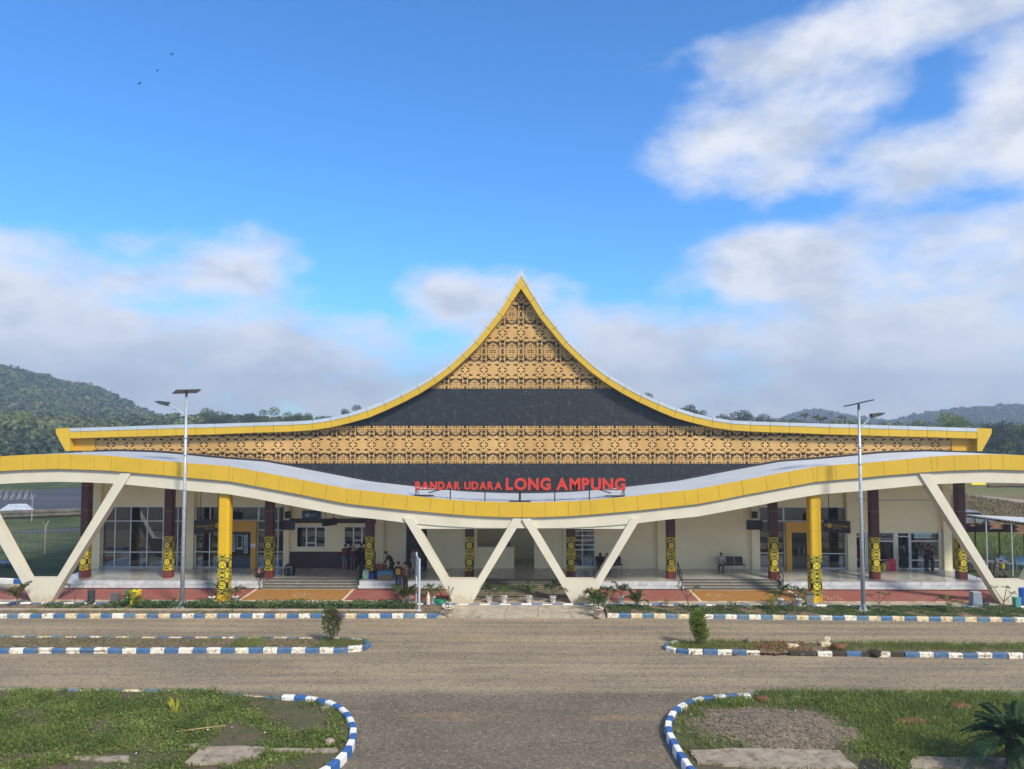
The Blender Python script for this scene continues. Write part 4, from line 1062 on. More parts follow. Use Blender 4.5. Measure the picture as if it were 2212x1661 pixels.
for sx, (u, v) in ((1, Z4(1485, 740)),):
    x, z = P(u, v, YW - .1); tb(MB().box((x - .05, YW - .12, z - .4), (x + .06, YW - .02, z + .4)), 'downpipe_strip', alu)
# handrails at the steps
def handrail(x, label, mirror):
    o = thing('handrail', label, 'handrail', (x, 45.0, PZ0), group='handrails at the terminal steps')
    for k, dz in ((0, .9), (1, .5)):
        MB().tube([(0, -.42, dz), (0, .75, dz + FZ - PZ0 + .05)], .028, 8).build('rail', black_metal, o, world=False)
    for y, z0, z1 in ((-.42, 0, .92), (.2, .3, 1.15), (.75, .47, 1.46)): MB().tube([(0, y, z0), (0, y, z1)], .026, 8).build('post', black_metal, o, world=False)
    return o
for x, lb in ((-15.45, 'black handrail at the far left side of the left steps'), (-9.62, 'black handrail beside the pile of luggage'), (-2.75, 'black handrail behind the left middle support'), (3.05, 'black handrail behind the right middle support'), (9.72, 'black handrail left of the right steps'), (15.72, 'black handrail right of the right steps')):
    handrail(x, lb, 1)

# ------------------------------------------------------------------ letters
def glyph_mesh(ch, size, depth, m, bold=.03):
    cu = bpy.data.curves.new('letter', 'FONT'); cu.body = ch; cu.size = size; cu.extrude = depth / 2; cu.offset = bold * size; cu.resolution_u = 5
    o = bpy.data.objects.new('tmp', cu); COL.objects.link(o); dg = bpy.context.evaluated_depsgraph_get()
    me = bpy.data.meshes.new_from_object(o.evaluated_get(dg)); bpy.data.objects.remove(o); me.materials.clear(); me.materials.append(m); me.name = 'letter'
    xs = [v.co.x for v in me.vertices]; ys = [v.co.y for v in me.vertices]
    return me, min(xs), max(xs), min(ys), max(ys)
GL = {}
def word(text, x0, x1, z0, z1, y, m, parent, depth=.08, gap=.13, bold=.03, rot=0.0, name='letter', flat=None):
    """stand the letters of a word between x0..x1, z0..z1 facing -y"""
    info = []
    for ch in text:
        if ch == ' ': info.append(None); continue
        k = (ch, m.name, bold)
        if k not in GL: GL[k] = glyph_mesh(ch, 1.0, 1.0, m, bold)
        info.append(GL[k])
    capH = max(g[4] for g in info if g); base = 0.0
    wds = [(.34 if g is None else g[2] - g[1]) for g in info]; tot = sum(wds) + gap * (len(wds) - 1)
    sx = (x1 - x0) / tot; sz = (z1 - z0) / capH; cur = x0
    for g, wd in zip(info, wds):
        if g is not None:
            o = link(name, g[0], parent); o.rotation_euler = (math.pi / 2, 0, 0); o.scale = (sx, sz, depth)
            o.location = (cur - g[1] * sx, y, z0)
        cur += (wd + gap) * sx
YL = 41.75
RS = thing('roof_sign', 'red letters BANDAR UDARA LONG AMPUNG on black posts above the canopy', 'sign', (XC, YL, PZ(1083, YL)))
oz = RS.location.z
L8 = lambda a, b: zz(1600, 1850, .43400, a, b)
zb_ = PZ(L8(0, 246)[1], YL) - oz
xx = lambda a: PX(L8(a, 0)[0], YL) - XC
word('BANDAR', xx(139), xx(554), zb_, PZ(L8(0, 176)[1], YL) - oz, 0, red_letter, RS, gap=.10, bold=.035); word('UDARA', xx(592), xx(940), zb_, PZ(L8(0, 176)[1], YL) - oz, 0, red_letter, RS, gap=.10, bold=.035)
word('LONG', xx(975), xx(1390), zb_ - .01, PZ(L8(0, 141)[1], YL) - oz, 0, red_letter, RS, gap=.10, bold=.035); word('AMPUNG', xx(1440), xx(2078), zb_ - .01, PZ(L8(0, 141)[1], YL) - oz, 0, red_letter, RS, gap=.10, bold=.035)
for a in (145, 462, 782, 1105, 1427, 1747, 2066):
    x = xx(a); zf = lerp_curve(full_CT, x + XC) - oz - .06; wd = .06 if a == 1105 else .03
    MB().box((x - wd, .03, zf), (x + wd, .09, zb_ + .02)).build('sign_post', black_metal, RS, world=False)
MB().box((xx(139), .045, zb_ - .05), (xx(2078), .085, zb_ + .0)).build('sign_rail', black_metal, RS, world=False)
MB().box((xx(160), .045, zb_ + .28), (xx(2060), .075, zb_ + .31)).build('sign_rail', black_metal, RS, world=False)
for a, b in ((155, 290), (2060, 1930)):
    x = xx(a); zf = lerp_curve(full_CT, x + XC) - oz
    MB().tube([(x, .06, zb_), (x, .9, zf - .02)], .025, 6).build('sign_brace', black_metal, RS, world=False)
    MB().tube([(xx(390 if a < 999 else 1830), .06, zb_), (xx(235 if a < 999 else 1975), 1.5, zf + .02)], .035, 6).build('sign_brace', black_metal, RS, world=False)
    MB().box((min(x, xx(b)) - .2, -.02, zf - .02), (max(x, xx(b)) + .1, .2, zf + .03)).build('sign_foot', black_metal, RS, world=False)
x = xx(1105); zf = lerp_curve(full_CT, x + XC) - oz; MB().box((x - .6, -.02, zf - .02), (x + .6, .2, zf + .03)).build('sign_foot', black_metal, RS, world=False)
# KANTIN board in the shop window
kx0, kz0 = P(*Q6(1349, 380), YW - .03); kx1, kz1 = P(*Q6(1722, 280), YW - .03)
KS = thing('shop_sign', 'pale board reading KANTIN in the canteen window', 'sign', (kx0, YW - .03, kz0))
MB().box((0, 0, 0), (kx1 - kx0, .03, kz1 - kz0)).build('sign_board', M('pale_blue_board', (.52, .68, .72), .5, .05), KS, world=False)
word('KANTIN', .05, kx1 - kx0 - .03, .06, (kz1 - kz0) * .72, -.006, M('teal_letter', (.03, .16, .24), .5), KS, depth=.008, gap=.32, bold=.012)
# hanging direction signs
amber = M('amber_print', (.62, .38, .05), .5)
def hang_sign(u, v, y, rot, L_, Hh, lines, label, arrow):
    x, z = P(u, v, y); o = thing('hanging_sign', label, 'sign', (x, y, z), rot)
    zc = lerp_curve(full_CT, x) - .56 - z
    MB().box((-L_ / 2, -.11, -Hh / 2), (L_ / 2, .11, Hh / 2)).build('sign_box', black_plastic, o, world=False)
    for s in (-.3, .3): MB().tube([(s * L_, 0, Hh / 2), (s * L_, 0, zc)], .022, 6).build('hanger', black_metal, o, world=False)
    if lines:
        s = 1 if arrow == 'right' else -1
        if arrow == 'right': a0, a1, ix, ax = -.46 * L_, .14 * L_, .27 * L_, .41 * L_
        else: a0, a1, ix, ax = -.14 * L_, .46 * L_, -.27 * L_, -.41 * L_
        word(lines[0], a0, a1, .0, .13, -.114, amber, o, depth=.004, gap=.1, bold=.0)
        word(lines[1], a0 if arrow == 'left' else a1 - .5, a0 + .5 if arrow == 'left' else a1, -.15, -.05, -.114, amber, o, depth=.004, gap=.1, bold=.0)
        mb = MB(); mb.ring([[(ix + .15 * math.cos(t), yy, .02 + .15 * math.sin(t)) for t in [2 * math.pi * k / 20 for k in range(20)][::-1]] for yy in (-.116, -.112)]); ic = mb.build('sign_icon', amber, o, world=False)
        MB().box((ix - .09, -.119, -.01), (ix + .09, -.1165, .03)).build('plane_mark', black_plastic, ic, world=False)
        mb = MB(); mb.box((ax - .1, -.116, .005), (ax + .1, -.112, .035))
        for t in (1, -1): mb.add([(ax + s * .11, -.117, .02), (ax + s * .03, -.117, .02 + t * .09), (ax - s * .01, -.117, .02 + t * .09), (ax + s * .06, -.117, .02)], [(0, 1, 2, 3)])
        mb.build('arrow', amber, o, world=False)
    return o
hang_sign(*Q1(295, 598), 46.6, R(38), 1.75, .85, ('Keberangkatan', 'Departure'), 'black hanging sign with yellow arrow by the left yellow column', 'right')
hang_sign(*Q5(1400, 450), 46.6, R(-38), 1.55, .75, ('Kedatangan', 'Arrival'), 'black hanging sign with yellow arrow by the right yellow column', 'left')
hang_sign(*Z2(636, 622), 46.9, R(52), 1.0, .42, None, 'small black hanging sign above the ticket counter windows', 'left')
# blue information board
x, z = P(*Z2(478, 566), YW - .1); bx = .97 * (XW(u2(560)) - XW(u2(395))) / 2
IB = thing('information_board', 'dark blue board with arrow and round icon above the ticket windows', 'sign', (x, YW - .06, z))
navy = M('navy_board', (.03, .045, .075), .4); pale = M('pale_print', (.30, .42, .52), .5)
MB().box((-bx, -.05, -.31), (bx, .05, .31)).build('board', navy, IB, world=False)
mb = MB(); mb.ring([[(-.42 * bx + .14 * math.cos(t), y_, .02 + .14 * math.sin(t)) for t in [2 * math.pi * k / 20 for k in range(20)][::-1]] for y_ in (-.056, -.051)]); mb.build('round_icon', pale, IB, world=False)
mb = MB(); mb.box((-.80 * bx, -.056, -.10), (-.77 * bx, -.051, .14)); mb.add([(-.92 * bx, -.055, .0), (-.785 * bx, -.055, -.14), (-.65 * bx, -.055, .0), (-.785 * bx, -.055, -.08)], [(0, 1, 2, 3)]); mb.build('down_arrow', pale, IB, world=False)
for k in range(2): MB().box((-.2 * bx, -.055, .05 - k * .11), ((.55 - .1 * k) * bx, -.051, .085 - k * .11)).build('text_line', pale, IB, world=False)
# flight screens hung in front of the wall
for (u, v, lb) in ((*Z2(268, 648), 'wide black flight display hung left of the ticket windows'), (*Z3(2095, 647), 'wide black flight display hung by the right-hand portal window')):
    x, z = P(u, v, 47.0); o = thing('display_screen', lb, 'screen', (x, 47.0, z), group='hanging flight displays')
    MB().box((-.9, -.06, -.48), (.9, .06, .48)).build('casing', M('screen_casing', (.03, .028, .038), .3), o, world=False)
    for k in range(3): MB().box((-.85, -.066, -.36 + k * .27), (.85, -.061, -.17 + k * .27)).build('display_row', M('dim_display', (.055, .048, .07), .2), o, world=False)
    for s in (-.5, .5): MB().tube([(s, .02, .48), (s, .02, lerp_curve(full_CT, x) - .56 - z)], .02, 6).build('hanger', black_metal, o, world=False)
    o.scale = (.55, 1, .62)
# ------------------------------------------------------------------ street lamps
def street_lamp(u, v, vtop, side, label, tilt, rz=0.0):
    x, y = G(u, v, .1); zt = PZ(vtop, y, u + 5)
    o = thing('street_lamp', label, 'street lamp', (x, y, .08), group='solar street lamps in front of the terminal')
    h = zt - .08
    MB().box((-.42, -.32, -.08), (.42, .32, .07)).build('footing', concrete, o, world=False)
    MB().tube([(0, 0, .05), (0, 0, h * .5), (0, 0, h - .12)], [.115, .09, .065], 12).build('pole', galv, o, smooth=True, world=False)
    mb = MB().box((-.21, -.21, .07), (.21, .21, .095))
    for a in range(4):
        c, s = math.cos(a * math.pi / 2), math.sin(a * math.pi / 2)
        mb.add([(c * .1 - s * .012, s * .1 + c * .012, .095), (c * .2 - s * .012, s * .2 + c * .012, .095), (c * .1 - s * .012, s * .1 + c * .012, .5), (c * .1 + s * .012, s * .1 - c * .012, .095), (c * .2 + s * .012, s * .2 - c * .012, .095), (c * .1 + s * .012, s * .1 - c * .012, .5)],
               [(0, 1, 2), (5, 4, 3), (0, 3, 4, 1), (1, 4, 5, 2), (2, 5, 3, 0)])
    mb.build('base_plate', galv, o, world=False)
    for hz in (.54, .70, .78): 
        MB().lathe([(.115, h * hz), (.118, h * hz + .01), (.118, h * hz + .07), (.115, h * hz + .08)], n=12).build('clamp_band', galv, o, world=False)
    pn = MB().box((-.62, -.45, -.02), (.62, .45, .02)).build('solar_panel', M('solar_panel_glass', (.03, .035, .05), .12, .05) if 'solar_panel_glass' not in MATS else MATS['solar_panel_glass'], o, world=False)
    pn.location = (0, 0, h); pn.rotation_euler = (R(tilt[0]), R(tilt[1]), rz)
    MB().box((-.64, -.47, -.045), (.64, .47, -.022)).build('panel_frame', black_metal, pn, world=False)
    MB().tube([(0, 0, h - .14), (0, 0, h - .03)], .05, 8).build('panel_mount', black_metal, o, world=False)
    za = h - .75; L_ = .95 if side < 0 else .62
    MB().tube([(side * .06, 0, za - .55), (side * .3, 0, za - .38), (side * L_, 0, za + .02)], .05, 8).build('arm', galv, o, world=False)
    hd = MB().prism_y([(0, -.05), (.45, -.04), (.62, .0), (.45, .055), (.05, .10)], -.14, .14).build('lamp_head', M('lamp_housing', (.05, .055, .06), .5) if 'lamp_housing' not in MATS else MATS['lamp_housing'], o, world=False)
    hd.scale = (1.25, 1.3, 1.4); hd.location = (side * L_, 0, za + .01); hd.rotation_euler = (0, R(-14), 0 if side > 0 else math.pi)
    MB().box((.08, -.11, -.062), (.42, .11, -.046)).build('lens', M('lamp_lens', (.6, .62, .6), .3) if 'lamp_lens' not in MATS else MATS['lamp_lens'], hd, world=False)
    return o
street_lamp(393, 1313, 845, -1, 'tall galvanised solar street lamp standing in the left flower bed', (-9, -3), R(38))
street_lamp(1865, 1320, 870, 1, 'tall galvanised solar street lamp standing in the right flower bed', (-3, -13))

# ------------------------------------------------------------------ plants
palm_leaf = leafmat('palm_leaf', (.035, .065, .018), (.085, .125, .032), 1.5); palm_dry = leafmat('palm_leaf_yellow', (.12, .12, .03), (.26, .20, .06), 1.5)
stem_m = M('palm_stem', (.17, .14, .06), .7, .3, 8); cycad_leaf = leafmat('cycad_leaf', (.018, .050, .018), (.050, .100, .034), 1.2, .1)
shrub_leaf = leafmat('shrub_leaf', (.045, .075, .02), (.115, .150, .045), 2); shrub_red = leafmat('red_shoot_leaf', (.10, .05, .025), (.18, .085, .04), 2)
bush_leaf = leafmat('bright_bush_leaf', (.075, .115, .015), (.20, .25, .035), 2.5); wood_m = M('twig', (.12, .085, .055), .8, .2, 8)
plume_leaf = leafmat('frangipani_leaf', (.035, .075, .022), (.075, .13, .040), 2); hedge_leaf = leafmat('hedge_leaf', (.045, .080, .024), (.110, .165, .052), 1.2)
grass_m = leafmat('grass_blade', (.085, .122, .022), (.205, .26, .062), .7, .3); grass_dry = leafmat('dry_grass_blade', (.12, .085, .045), (.24, .18, .09), 1.0, .2)
yellow_leaf = leafmat('yellow_leaf', (.28, .27, .03), (.50, .44, .05), 2)
def frond(mb, base, az, length, rise, droop, nl, ll, lw, rg, rr=.008, stiff=.5):
    """feather leaf: a curved midrib with narrow leaflets on both sides"""
    d = Vector((math.cos(az), math.sin(az), 0)); pts = []
    for k in range(9):
        t = k / 8; pts.append(Vector(base) + d * (length * (t * math.cos(rise) * (1 - .12 * t))) + Vector((0, 0, length * (math.sin(rise) * t - droop * t * t))))
    mb.tube(pts, [rr * (1 - .8 * k / 8) for k in range(9)], 4)
    side = Vector((-d.y, d.x, 0))
    for k in range(nl):
        t = .16 + .84 * k / nl; f = t * 8; i = min(7, int(f)); p = pts[i].lerp(pts[i + 1], f - i); tan = (pts[i + 1] - pts[i]).normalized()
        l = ll * (math.sin(math.pi * (.12 + .86 * t)) ** .6) * rg.uniform(.85, 1.1)
        for s in (1, -1):
            q = (side * s * (1 - .35 * t) + tan * (.55 + .5 * t) + Vector((0, 0, stiff - .45 * t + rg.uniform(-.12, .12)))).normalized()
            m_ = p + q * l * .5 + Vector((0, 0, .03 * l)); e_ = p + q * l + Vector((0, 0, -.22 * l * (1 - stiff)))
            wv = tan * lw
            mb.add([p - wv * .5, p + wv * .5, m_ + wv * .6, e_, m_ - wv * .6], [(0, 1, 2, 3, 4)])
def pot_mesh(r, h, m):
    return MB().lathe([(r * .70, 0), (r * .74, .01), (r * .98, h * .9), (r * 1.10, h * .9), (r * 1.10, h), (r * .98, h), (r * .94, h * .86), (.01, h * .86)], n=18).mesh('pot', m, True)
POT = pot_mesh(.175, .36, white_plastic); POT_OLD = pot_mesh(.27, .46, stained_pot)
soil_disc = MB().lathe([(.162, 0), (.162, .012), (.01, .02)], n=12).mesh('potting_soil', soil)
def palm_parts(o, z, seed, nf, length, rise=(.7, 1.25), droop=.75, ll=.34, nl=17, mats=palm_leaf, stem=.24, lw=.028, spread=.03):
    rg = random.Random(seed)
    mb = MB(); 
    for k in range(3): mb.tube([(rg.uniform(-spread, spread), rg.uniform(-spread, spread), z - .04), (rg.uniform(-.03, .03), rg.uniform(-.03, .03), z + stem)], [.02, .013], 5)
    mb.build('stem', stem_m, o, world=False)
    a0 = rg.uniform(0, 6)
    for k in range(nf):
        mb = MB(); frond(mb, (rg.uniform(-spread, spread), rg.uniform(-spread, spread), z + stem * rg.uniform(.5, 1)), a0 + k * 2.4 + rg.uniform(-.3, .3), length * rg.uniform(.75, 1.1), rg.uniform(*rise), droop * rg.uniform(.7, 1.2), nl, ll, lw, rg)
        mb.build('frond', mats if not isinstance(mats, list) else mats[rg.randrange(len(mats))], o, world=False)
def potted_palm(u, v, seed, label, nf=6, length=.85, big=False, mats=palm_leaf, z0=PZ0, sc=1.0, **k):
    x, y = G(u, v, z0 + .05); o = thing('potted_palm', label, 'potted palm', (x, y, z0 + .003), group='white pots along the terminal front')
    link('pot', POT_OLD if big else POT, o); s_ = link('soil', soil_disc, o, (0, 0, .395 if big else .312))
    if big: s_.scale = (1.5, 1.5, 1)
    palm_parts(o, .42 if big else .33, seed, nf, length * 1.3, mats=mats, **k); o.scale = (sc, sc, sc)
    return o
potted_palm(1057, 1300, 1, 'potted palm in a white pot on the middle steps, first from the left', 6, 1.0)
potted_palm(1088.7, 1300, 2, 'potted palm in a white pot on the middle steps, second from the left', 6, .95)
potted_palm(1142.4, 1300, 3, 'tall potted palm in a white pot on the middle steps, leaning to the left', 6, 1.25, rise=(.9, 1.3))
potted_palm(1194.7, 1300, 4, 'potted palm in a white pot on the middle steps, nearest the right support', 7, 1.1)
potted_palm(1310, 1299, 5, 'potted palm just behind the bushy areca', 6, 1.15)
potted_palm(1342, 1301, 6, 'potted palm on the right of the bushy areca, before the red bay', 7, 1.05)
potted_palm(934, 1301, 7, 'potted palm in a white pot between the thin sign and the green hose', 7, 1.0)
potted_palm(882, 1303, 8, 'white pot half hidden behind the yellowish palm by the thin sign', 5, .8)
potted_palm(1686, 1306, 9, 'potted palm in a white pot at the right end of the orange bay', 7, 1.25)
potted_palm(1725, 1306, 10, 'sparse potted palm beside the steel bin', 4, 1.1, rise=(.9, 1.2))
potted_palm(508.7, 1300, 12, 'potted palm in a white pot right of the left yellow column', 5, .95)
potted_palm(1292, 1316, 14, 'clean white pot between the bushy areca and the stained pot', 4, .8)
potted_palm(1292, 1330, 15, 'stained pot with a small palm at the right corner of the apron', 5, .75, big=True, z0=.085)
potted_palm(969, 1328, 16, 'stained pot with grassy leaves at the left corner of the apron', 3, .55, big=True, z0=.085, ll=.1)
potted_palm(971, 1312, 17, 'white pot with long thin shoots against the left middle support', 5, 1.25, rise=(1.1, 1.4), droop=.5, ll=.12, nl=10)
def bed_palm(u, v, seed, label, z0=.1, **k):
    x, y = G(u, v, z0); o = thing('palm', label, 'palm', (x, y, z0)); palm_parts(o, 0, seed, **k); return o
bed_palm(37, 1311, 21, 'brownish feathery palm in the bed before the far left support', nf=9, length=1.7, mats=[palm_dry, palm_dry, palm_leaf], ll=.42, nl=22, stem=.5, rise=(.8, 1.4), droop=.6)
bed_palm(287, 1311, 22, 'thin yellowish palm in front of the yellow bin', nf=7, length=1.35, mats=[palm_dry, palm_leaf], ll=.34, nl=16, stem=.4, droop=.8)
bed_palm(871, 1313, 23, 'yellowish palm in the left bed beside the thin sign', nf=9, length=1.5, mats=[palm_leaf, palm_dry], ll=.42, nl=22, stem=.6, rise=(.85, 1.35), droop=.5)
bed_palm(1283, 1312, 24, 'bushy areca palm at the foot of the right middle support', nf=14, length=1.45, mats=[palm_leaf, palm_leaf, palm_dry], ll=.36, nl=20, stem=.5, rise=(.5, 1.35), droop=.7)
bed_palm(1376, 1314, 25, 'dense green palm in the right bed before the red bay', nf=11, length=1.25, mats=[palm_leaf, palm_leaf, palm_dry], ll=.30, nl=24, stem=.25, rise=(.7, 1.35), droop=.45)
bed_palm(2049, 1320, 26, 'small yellowish palm in the bed left of the far right support', nf=7, length=1.25, mats=[palm_dry, palm_leaf], ll=.28, nl=16, stem=.45, rise=(.6, 1.2), droop=.8)
def leafy(mb, c, r, n, size, rg, flat=0.0):
    for _ in range(n):
        d = Vector((rg.gauss(0, 1), rg.gauss(0, 1), rg.gauss(0, 1))).normalized(); rr = rg.random() ** .4
        p = Vector(c) + Vector((d.x * r[0], d.y * r[1], d.z * r[2])) * rr
        a = (d + Vector((rg.uniform(-1, 1), rg.uniform(-1, 1), rg.uniform(-.3, 1)))).normalized(); b = a.cross(Vector((rg.uniform(-1, 1), rg.uniform(-1, 1), rg.uniform(-1, 1)))).normalized()
        s = size * rg.uniform(.6, 1.3)
        mb.add([p - b * s * .35, p + a * s * .45 - b * s * .1, p + a * s, p + a * s * .45 + b * s * .35], [(0, 1, 2, 3)])
def frangipani(u, v, seed, label, h=1.0, z0=.1, bare=False):
    rg = random.Random(seed); x, y = G(u, v, z0); o = thing('frangipani', label, 'plant', (x, y, z0)); mb = MB(); tips = []
    mid = Vector((rg.uniform(-.08, .08), 0, h * .45)); mb.tube([(0, 0, 0), mid], [.03, .025], 6)
    for k in range(3):
        a = rg.uniform(-.4, .4) + (k - 1) * 1.6 + math.pi / 2; t = mid + Vector((math.sin(a - math.pi / 2) * .45, rg.uniform(-.15, .15), h * rg.uniform(.35, .6))); mb.tube([mid, mid.lerp(t, .5) + Vector((0, 0, -.02)), t], [.022, .02, .016], 6); tips.append(t)
    mb.build('branch', wood_m, o, world=False)
    for t in tips[:1 if bare else 3]:
        mb = MB()
        for j in range(9):
            a = j * 2.4; d = Vector((math.cos(a), math.sin(a), rg.uniform(-.1, .7))).normalized(); w_ = d.cross(Vector((0, 0, 1))).normalized() * .045; L_ = rg.uniform(.22, .36)
            mb.add([t, t + d * L_ * .5 - w_, t + d * L_ + Vector((0, 0, -.06)), t + d * L_ * .5 + w_], [(0, 1, 2, 3)])
        mb.build('leaf_tuft', plume_leaf, o, world=False)
frangipani(1488, 1314, 31, 'young frangipani with leaf tufts before the right orange bay', 1.15)
frangipani(1716, 1321, 32, 'young frangipani in front of the sparse potted palm', 1.1)
frangipani(1899, 1321, 33, 'young frangipani right of the right street lamp', .95)
frangipani(2169, 1323, 34, 'young frangipani before the far right support', 1.25)
frangipani(161, 1311, 35, 'nearly bare twig plant beside the far left support', 1.15, bare=True)
xp, yp = G(457.5, 1301, PZ0 + .05); o = thing('potted_frangipani', 'young frangipani in a white pot left of the left yellow column', 'potted plant', (xp, yp, PZ0)); link('pot', POT, o); link('soil', soil_disc, o, (0, 0, .312))
mb = MB(); rg = random.Random(8); tips = []
for a in (-.5, .1, .6):
    t = Vector((a * .5, rg.uniform(-.1, .1), .95 + rg.uniform(0, .15))); mb.tube([(0, 0, .33), (a * .25, 0, .6), t], [.02, .018, .014], 6); tips.append(t)
mb.build('branch', wood_m, o, world=False); mb = MB()
for t in tips:
    for j in range(9):
        a = j * 2.4; d = Vector((math.cos(a), math.sin(a), rg.uniform(-.1, .7))).normalized(); w_ = d.cross(Vector((0, 0, 1))).normalized() * .045; L_ = rg.uniform(.25, .38)
        mb.add([t, t + d * L_ * .5 - w_, t + d * L_ + Vector((0, 0, -.06)), t + d * L_ * .5 + w_], [(0, 1, 2, 3)])
mb.build('leaf_tuft', plume_leaf, o, world=False)
def shrub(u, v, label, parts, z0=.12, cat='shrub', trunk=.25):
    x, y = G(u, v, z0); o = thing('shrub', label, cat, (x, y, z0)); rg = random.Random(label)
    mb = MB()
    for k in range(6): mb.tube([(rg.uniform(-.03, .03), rg.uniform(-.03, .03), -.02), (rg.uniform(-.1, .1), rg.uniform(-.1, .1), trunk), (rg.uniform(-.35, .35) * parts[0][1][0] * 2, rg.uniform(-.3, .3) * parts[0][1][0], trunk + parts[0][1][2] * 1.3)], [.02, .014, .006], 5)
    mb.build('stem', wood_m, o, world=False)
    for (c, r, n, size, m) in parts:
        mb = MB(); leafy(mb, c, r, n, size, rg); mb.build('foliage', m, o, world=False)
shrub(716, 1386, 'upright reddish tipped shrub on the left median', [((0, 0, .85), (.42, .38, .62), 900, .125, shrub_leaf), ((.22, 0, 1.05), (.26, .25, .38), 260, .12, shrub_red), ((-.15, 0, 1.25), (.26, .22, .28), 260, .11, shrub_leaf)], .14)
shrub(1510, 1393, 'tight yellow green column shrub on the right median', [((-.05, 0, 1.0), (.36, .34, .50), 1500, .11, bush_leaf), ((.08, 0, .55), (.34, .3, .36), 800, .11, bush_leaf), ((-.02, .0, 1.38), (.22, .2, .22), 320, .10, bush_leaf), ((.12, 0, .2), (.22, .2, .18), 120, .08, shrub_leaf)], .12)
shrub(1438, 1312, 'tiny round bush in the right bed beside the young frangipani', [((0, 0, .24), (.24, .22, .24), 170, .07, bush_leaf)], .1, trunk=.05)
shrub(1583, 1320, 'tiny spiky bush in the right bed before the orange bay', [((0, 0, .26), (.28, .25, .28), 150, .10, shrub_leaf)], .1, trunk=.05)
shrub(1666, 1318, 'small rounded bright bush in the bed before the white pots', [((0, 0, .30), (.30, .28, .36), 330, .075, bush_leaf), ((0, 0, .62), (.17, .17, .16), 90, .07, bush_leaf)], .1, trunk=.05)
# yellow leaf clump on the left lawn
x, y = G(378, 1540, .1); o = thing('leaf_clump', 'clump of long yellow leaves on the left lawn', 'plant', (x, y, .08)); rg = random.Random(3)
for k in range(9):
    a = rg.uniform(-.9, .9); L_ = rg.uniform(.4, .62); d = Vector((math.sin(a) * .55, rg.uniform(-.3, .3), 1)).normalized(); w_ = Vector((.035, .01, 0)) * (1.3 if k == 3 else .6)
    MB().add([(0 + k * .02 - .08, 0, 0), Vector((k * .02 - .08, 0, 0)) + d * L_ * .6 - w_, Vector((k * .02 - .08, 0, 0)) + d * L_, Vector((k * .02 - .08, 0, 0)) + d * L_ * .6 + w_], [(0, 1, 2, 3)]).build('leaf', yellow_leaf, o, world=False)
# cycad in the near right corner
x, y = P(2196, 1595, 21.6)[0], 21.6
CYZ = P(2196, 1600, 21.6)[1]
o = thing('cycad', 'dark green cycad with stiff arching fronds on the right lawn', 'cycad', (x, y, .05)); rg = random.Random(77)
hT = CYZ - .05
mb = MB()
prof = [(.30, 0)]; k = 0
while k * .06 < hT: prof += [(.27 + .03 * (k % 2), k * .06 + .03)]; k += 1
prof += [(.16, hT + .03), (.02, hT + .06)]
mb.lathe(prof, n=14); mb.build('trunk', M('cycad_trunk', (.10, .07, .045), .95, .4, 10, bump=.8), o, world=False)
for k in range(60):
    mb = MB(); ring_ = k % 3
    frond(mb, (0, 0, hT), k * 2.39996, rg.uniform(1.6, 2.0), (.95, .5, .1)[ring_] + rg.uniform(-.15, .15), (.42, .48, .5)[ring_], 38, .32, .022, rg, .014, .45)
    mb.build('frond', cycad_leaf, o, world=False)
for k in range(7):
    mb = MB(); frond(mb, (0, 0, hT - .1), k * .93, rg.uniform(.9, 1.2), -.5, .35, 22, .22, .014, rg, .012, .1); mb.build('dry_frond', grass_dry, o, world=False)
MB().blob((0, 0, hT + .05), (.14, .14, .12)).build('crown_heart', M('cycad_heart', (.30, .17, .08), .9, .3, 12), o, world=False)

# ------------------------------------------------------------------ grass, hedges
nrg = np.random.default_rng(5)
def blades(pts, h0, h1, wd, lean=.35):
    n = len(pts); a = nrg.uniform(0, 2 * math.pi, n); h = nrg.uniform(h0, h1, n)[:, None]
    d = np.stack([np.cos(a), np.sin(a), np.zeros(n)], 1); l = nrg.normal(0, lean, (n, 2)); tip = np.concatenate([l * h, np.ones((n, 1)) * h * nrg.uniform(.7, 1.05, (n, 1))], 1)
    w_ = d * wd * nrg.uniform(.7, 1.4, (n, 1))
    p = pts; mid = p + tip * .55
    q1 = np.stack([p - w_ * .5, p + w_ * .5, mid + w_ * .42, mid - w_ * .42], 1); q2 = np.stack([mid - w_ * .42, mid + w_ * .42, p + tip + w_ * .05, p + tip - w_ * .05], 1)
    return np.concatenate([q1, q2], 0).reshape(-1, 3)
def leaves(pts, size, up=.8):
    n = len(pts); nrm = nrg.normal(0, 1, (n, 3)); nrm[:, 2] = np.abs(nrm[:, 2]) + up; nrm /= np.linalg.norm(nrm, axis=1)[:, None]
    t = np.cross(nrm, nrg.normal(0, 1, (n, 3))); t /= np.linalg.norm(t, axis=1)[:, None]; b = np.cross(nrm, t); s = size * nrg.uniform(.6, 1.3, (n, 1))
    return np.stack([pts - t * s, pts + b * s * .6, pts + t * s, pts - b * s * .6], 1).reshape(-1, 3)
def scatter(inside, bx, n, dens, z):
    p = np.stack([nrg.uniform(bx[0], bx[1], n), nrg.uniform(bx[2], bx[3], n)], 1)
    k = [i for i in range(n) if inside(p[i, 0], p[i, 1]) and nrg.random() < dens(p[i, 0], p[i, 1]) and (p[i, 1] > 28.5 or not any(poly_in(p[i, 0], p[i, 1], s_) for s_ in SLABS) or nrg.random() < .05)]
    p = p[k]; return np.concatenate([p, np.array([z(a, b) for a, b in p]).reshape(-1, 1)], 1)
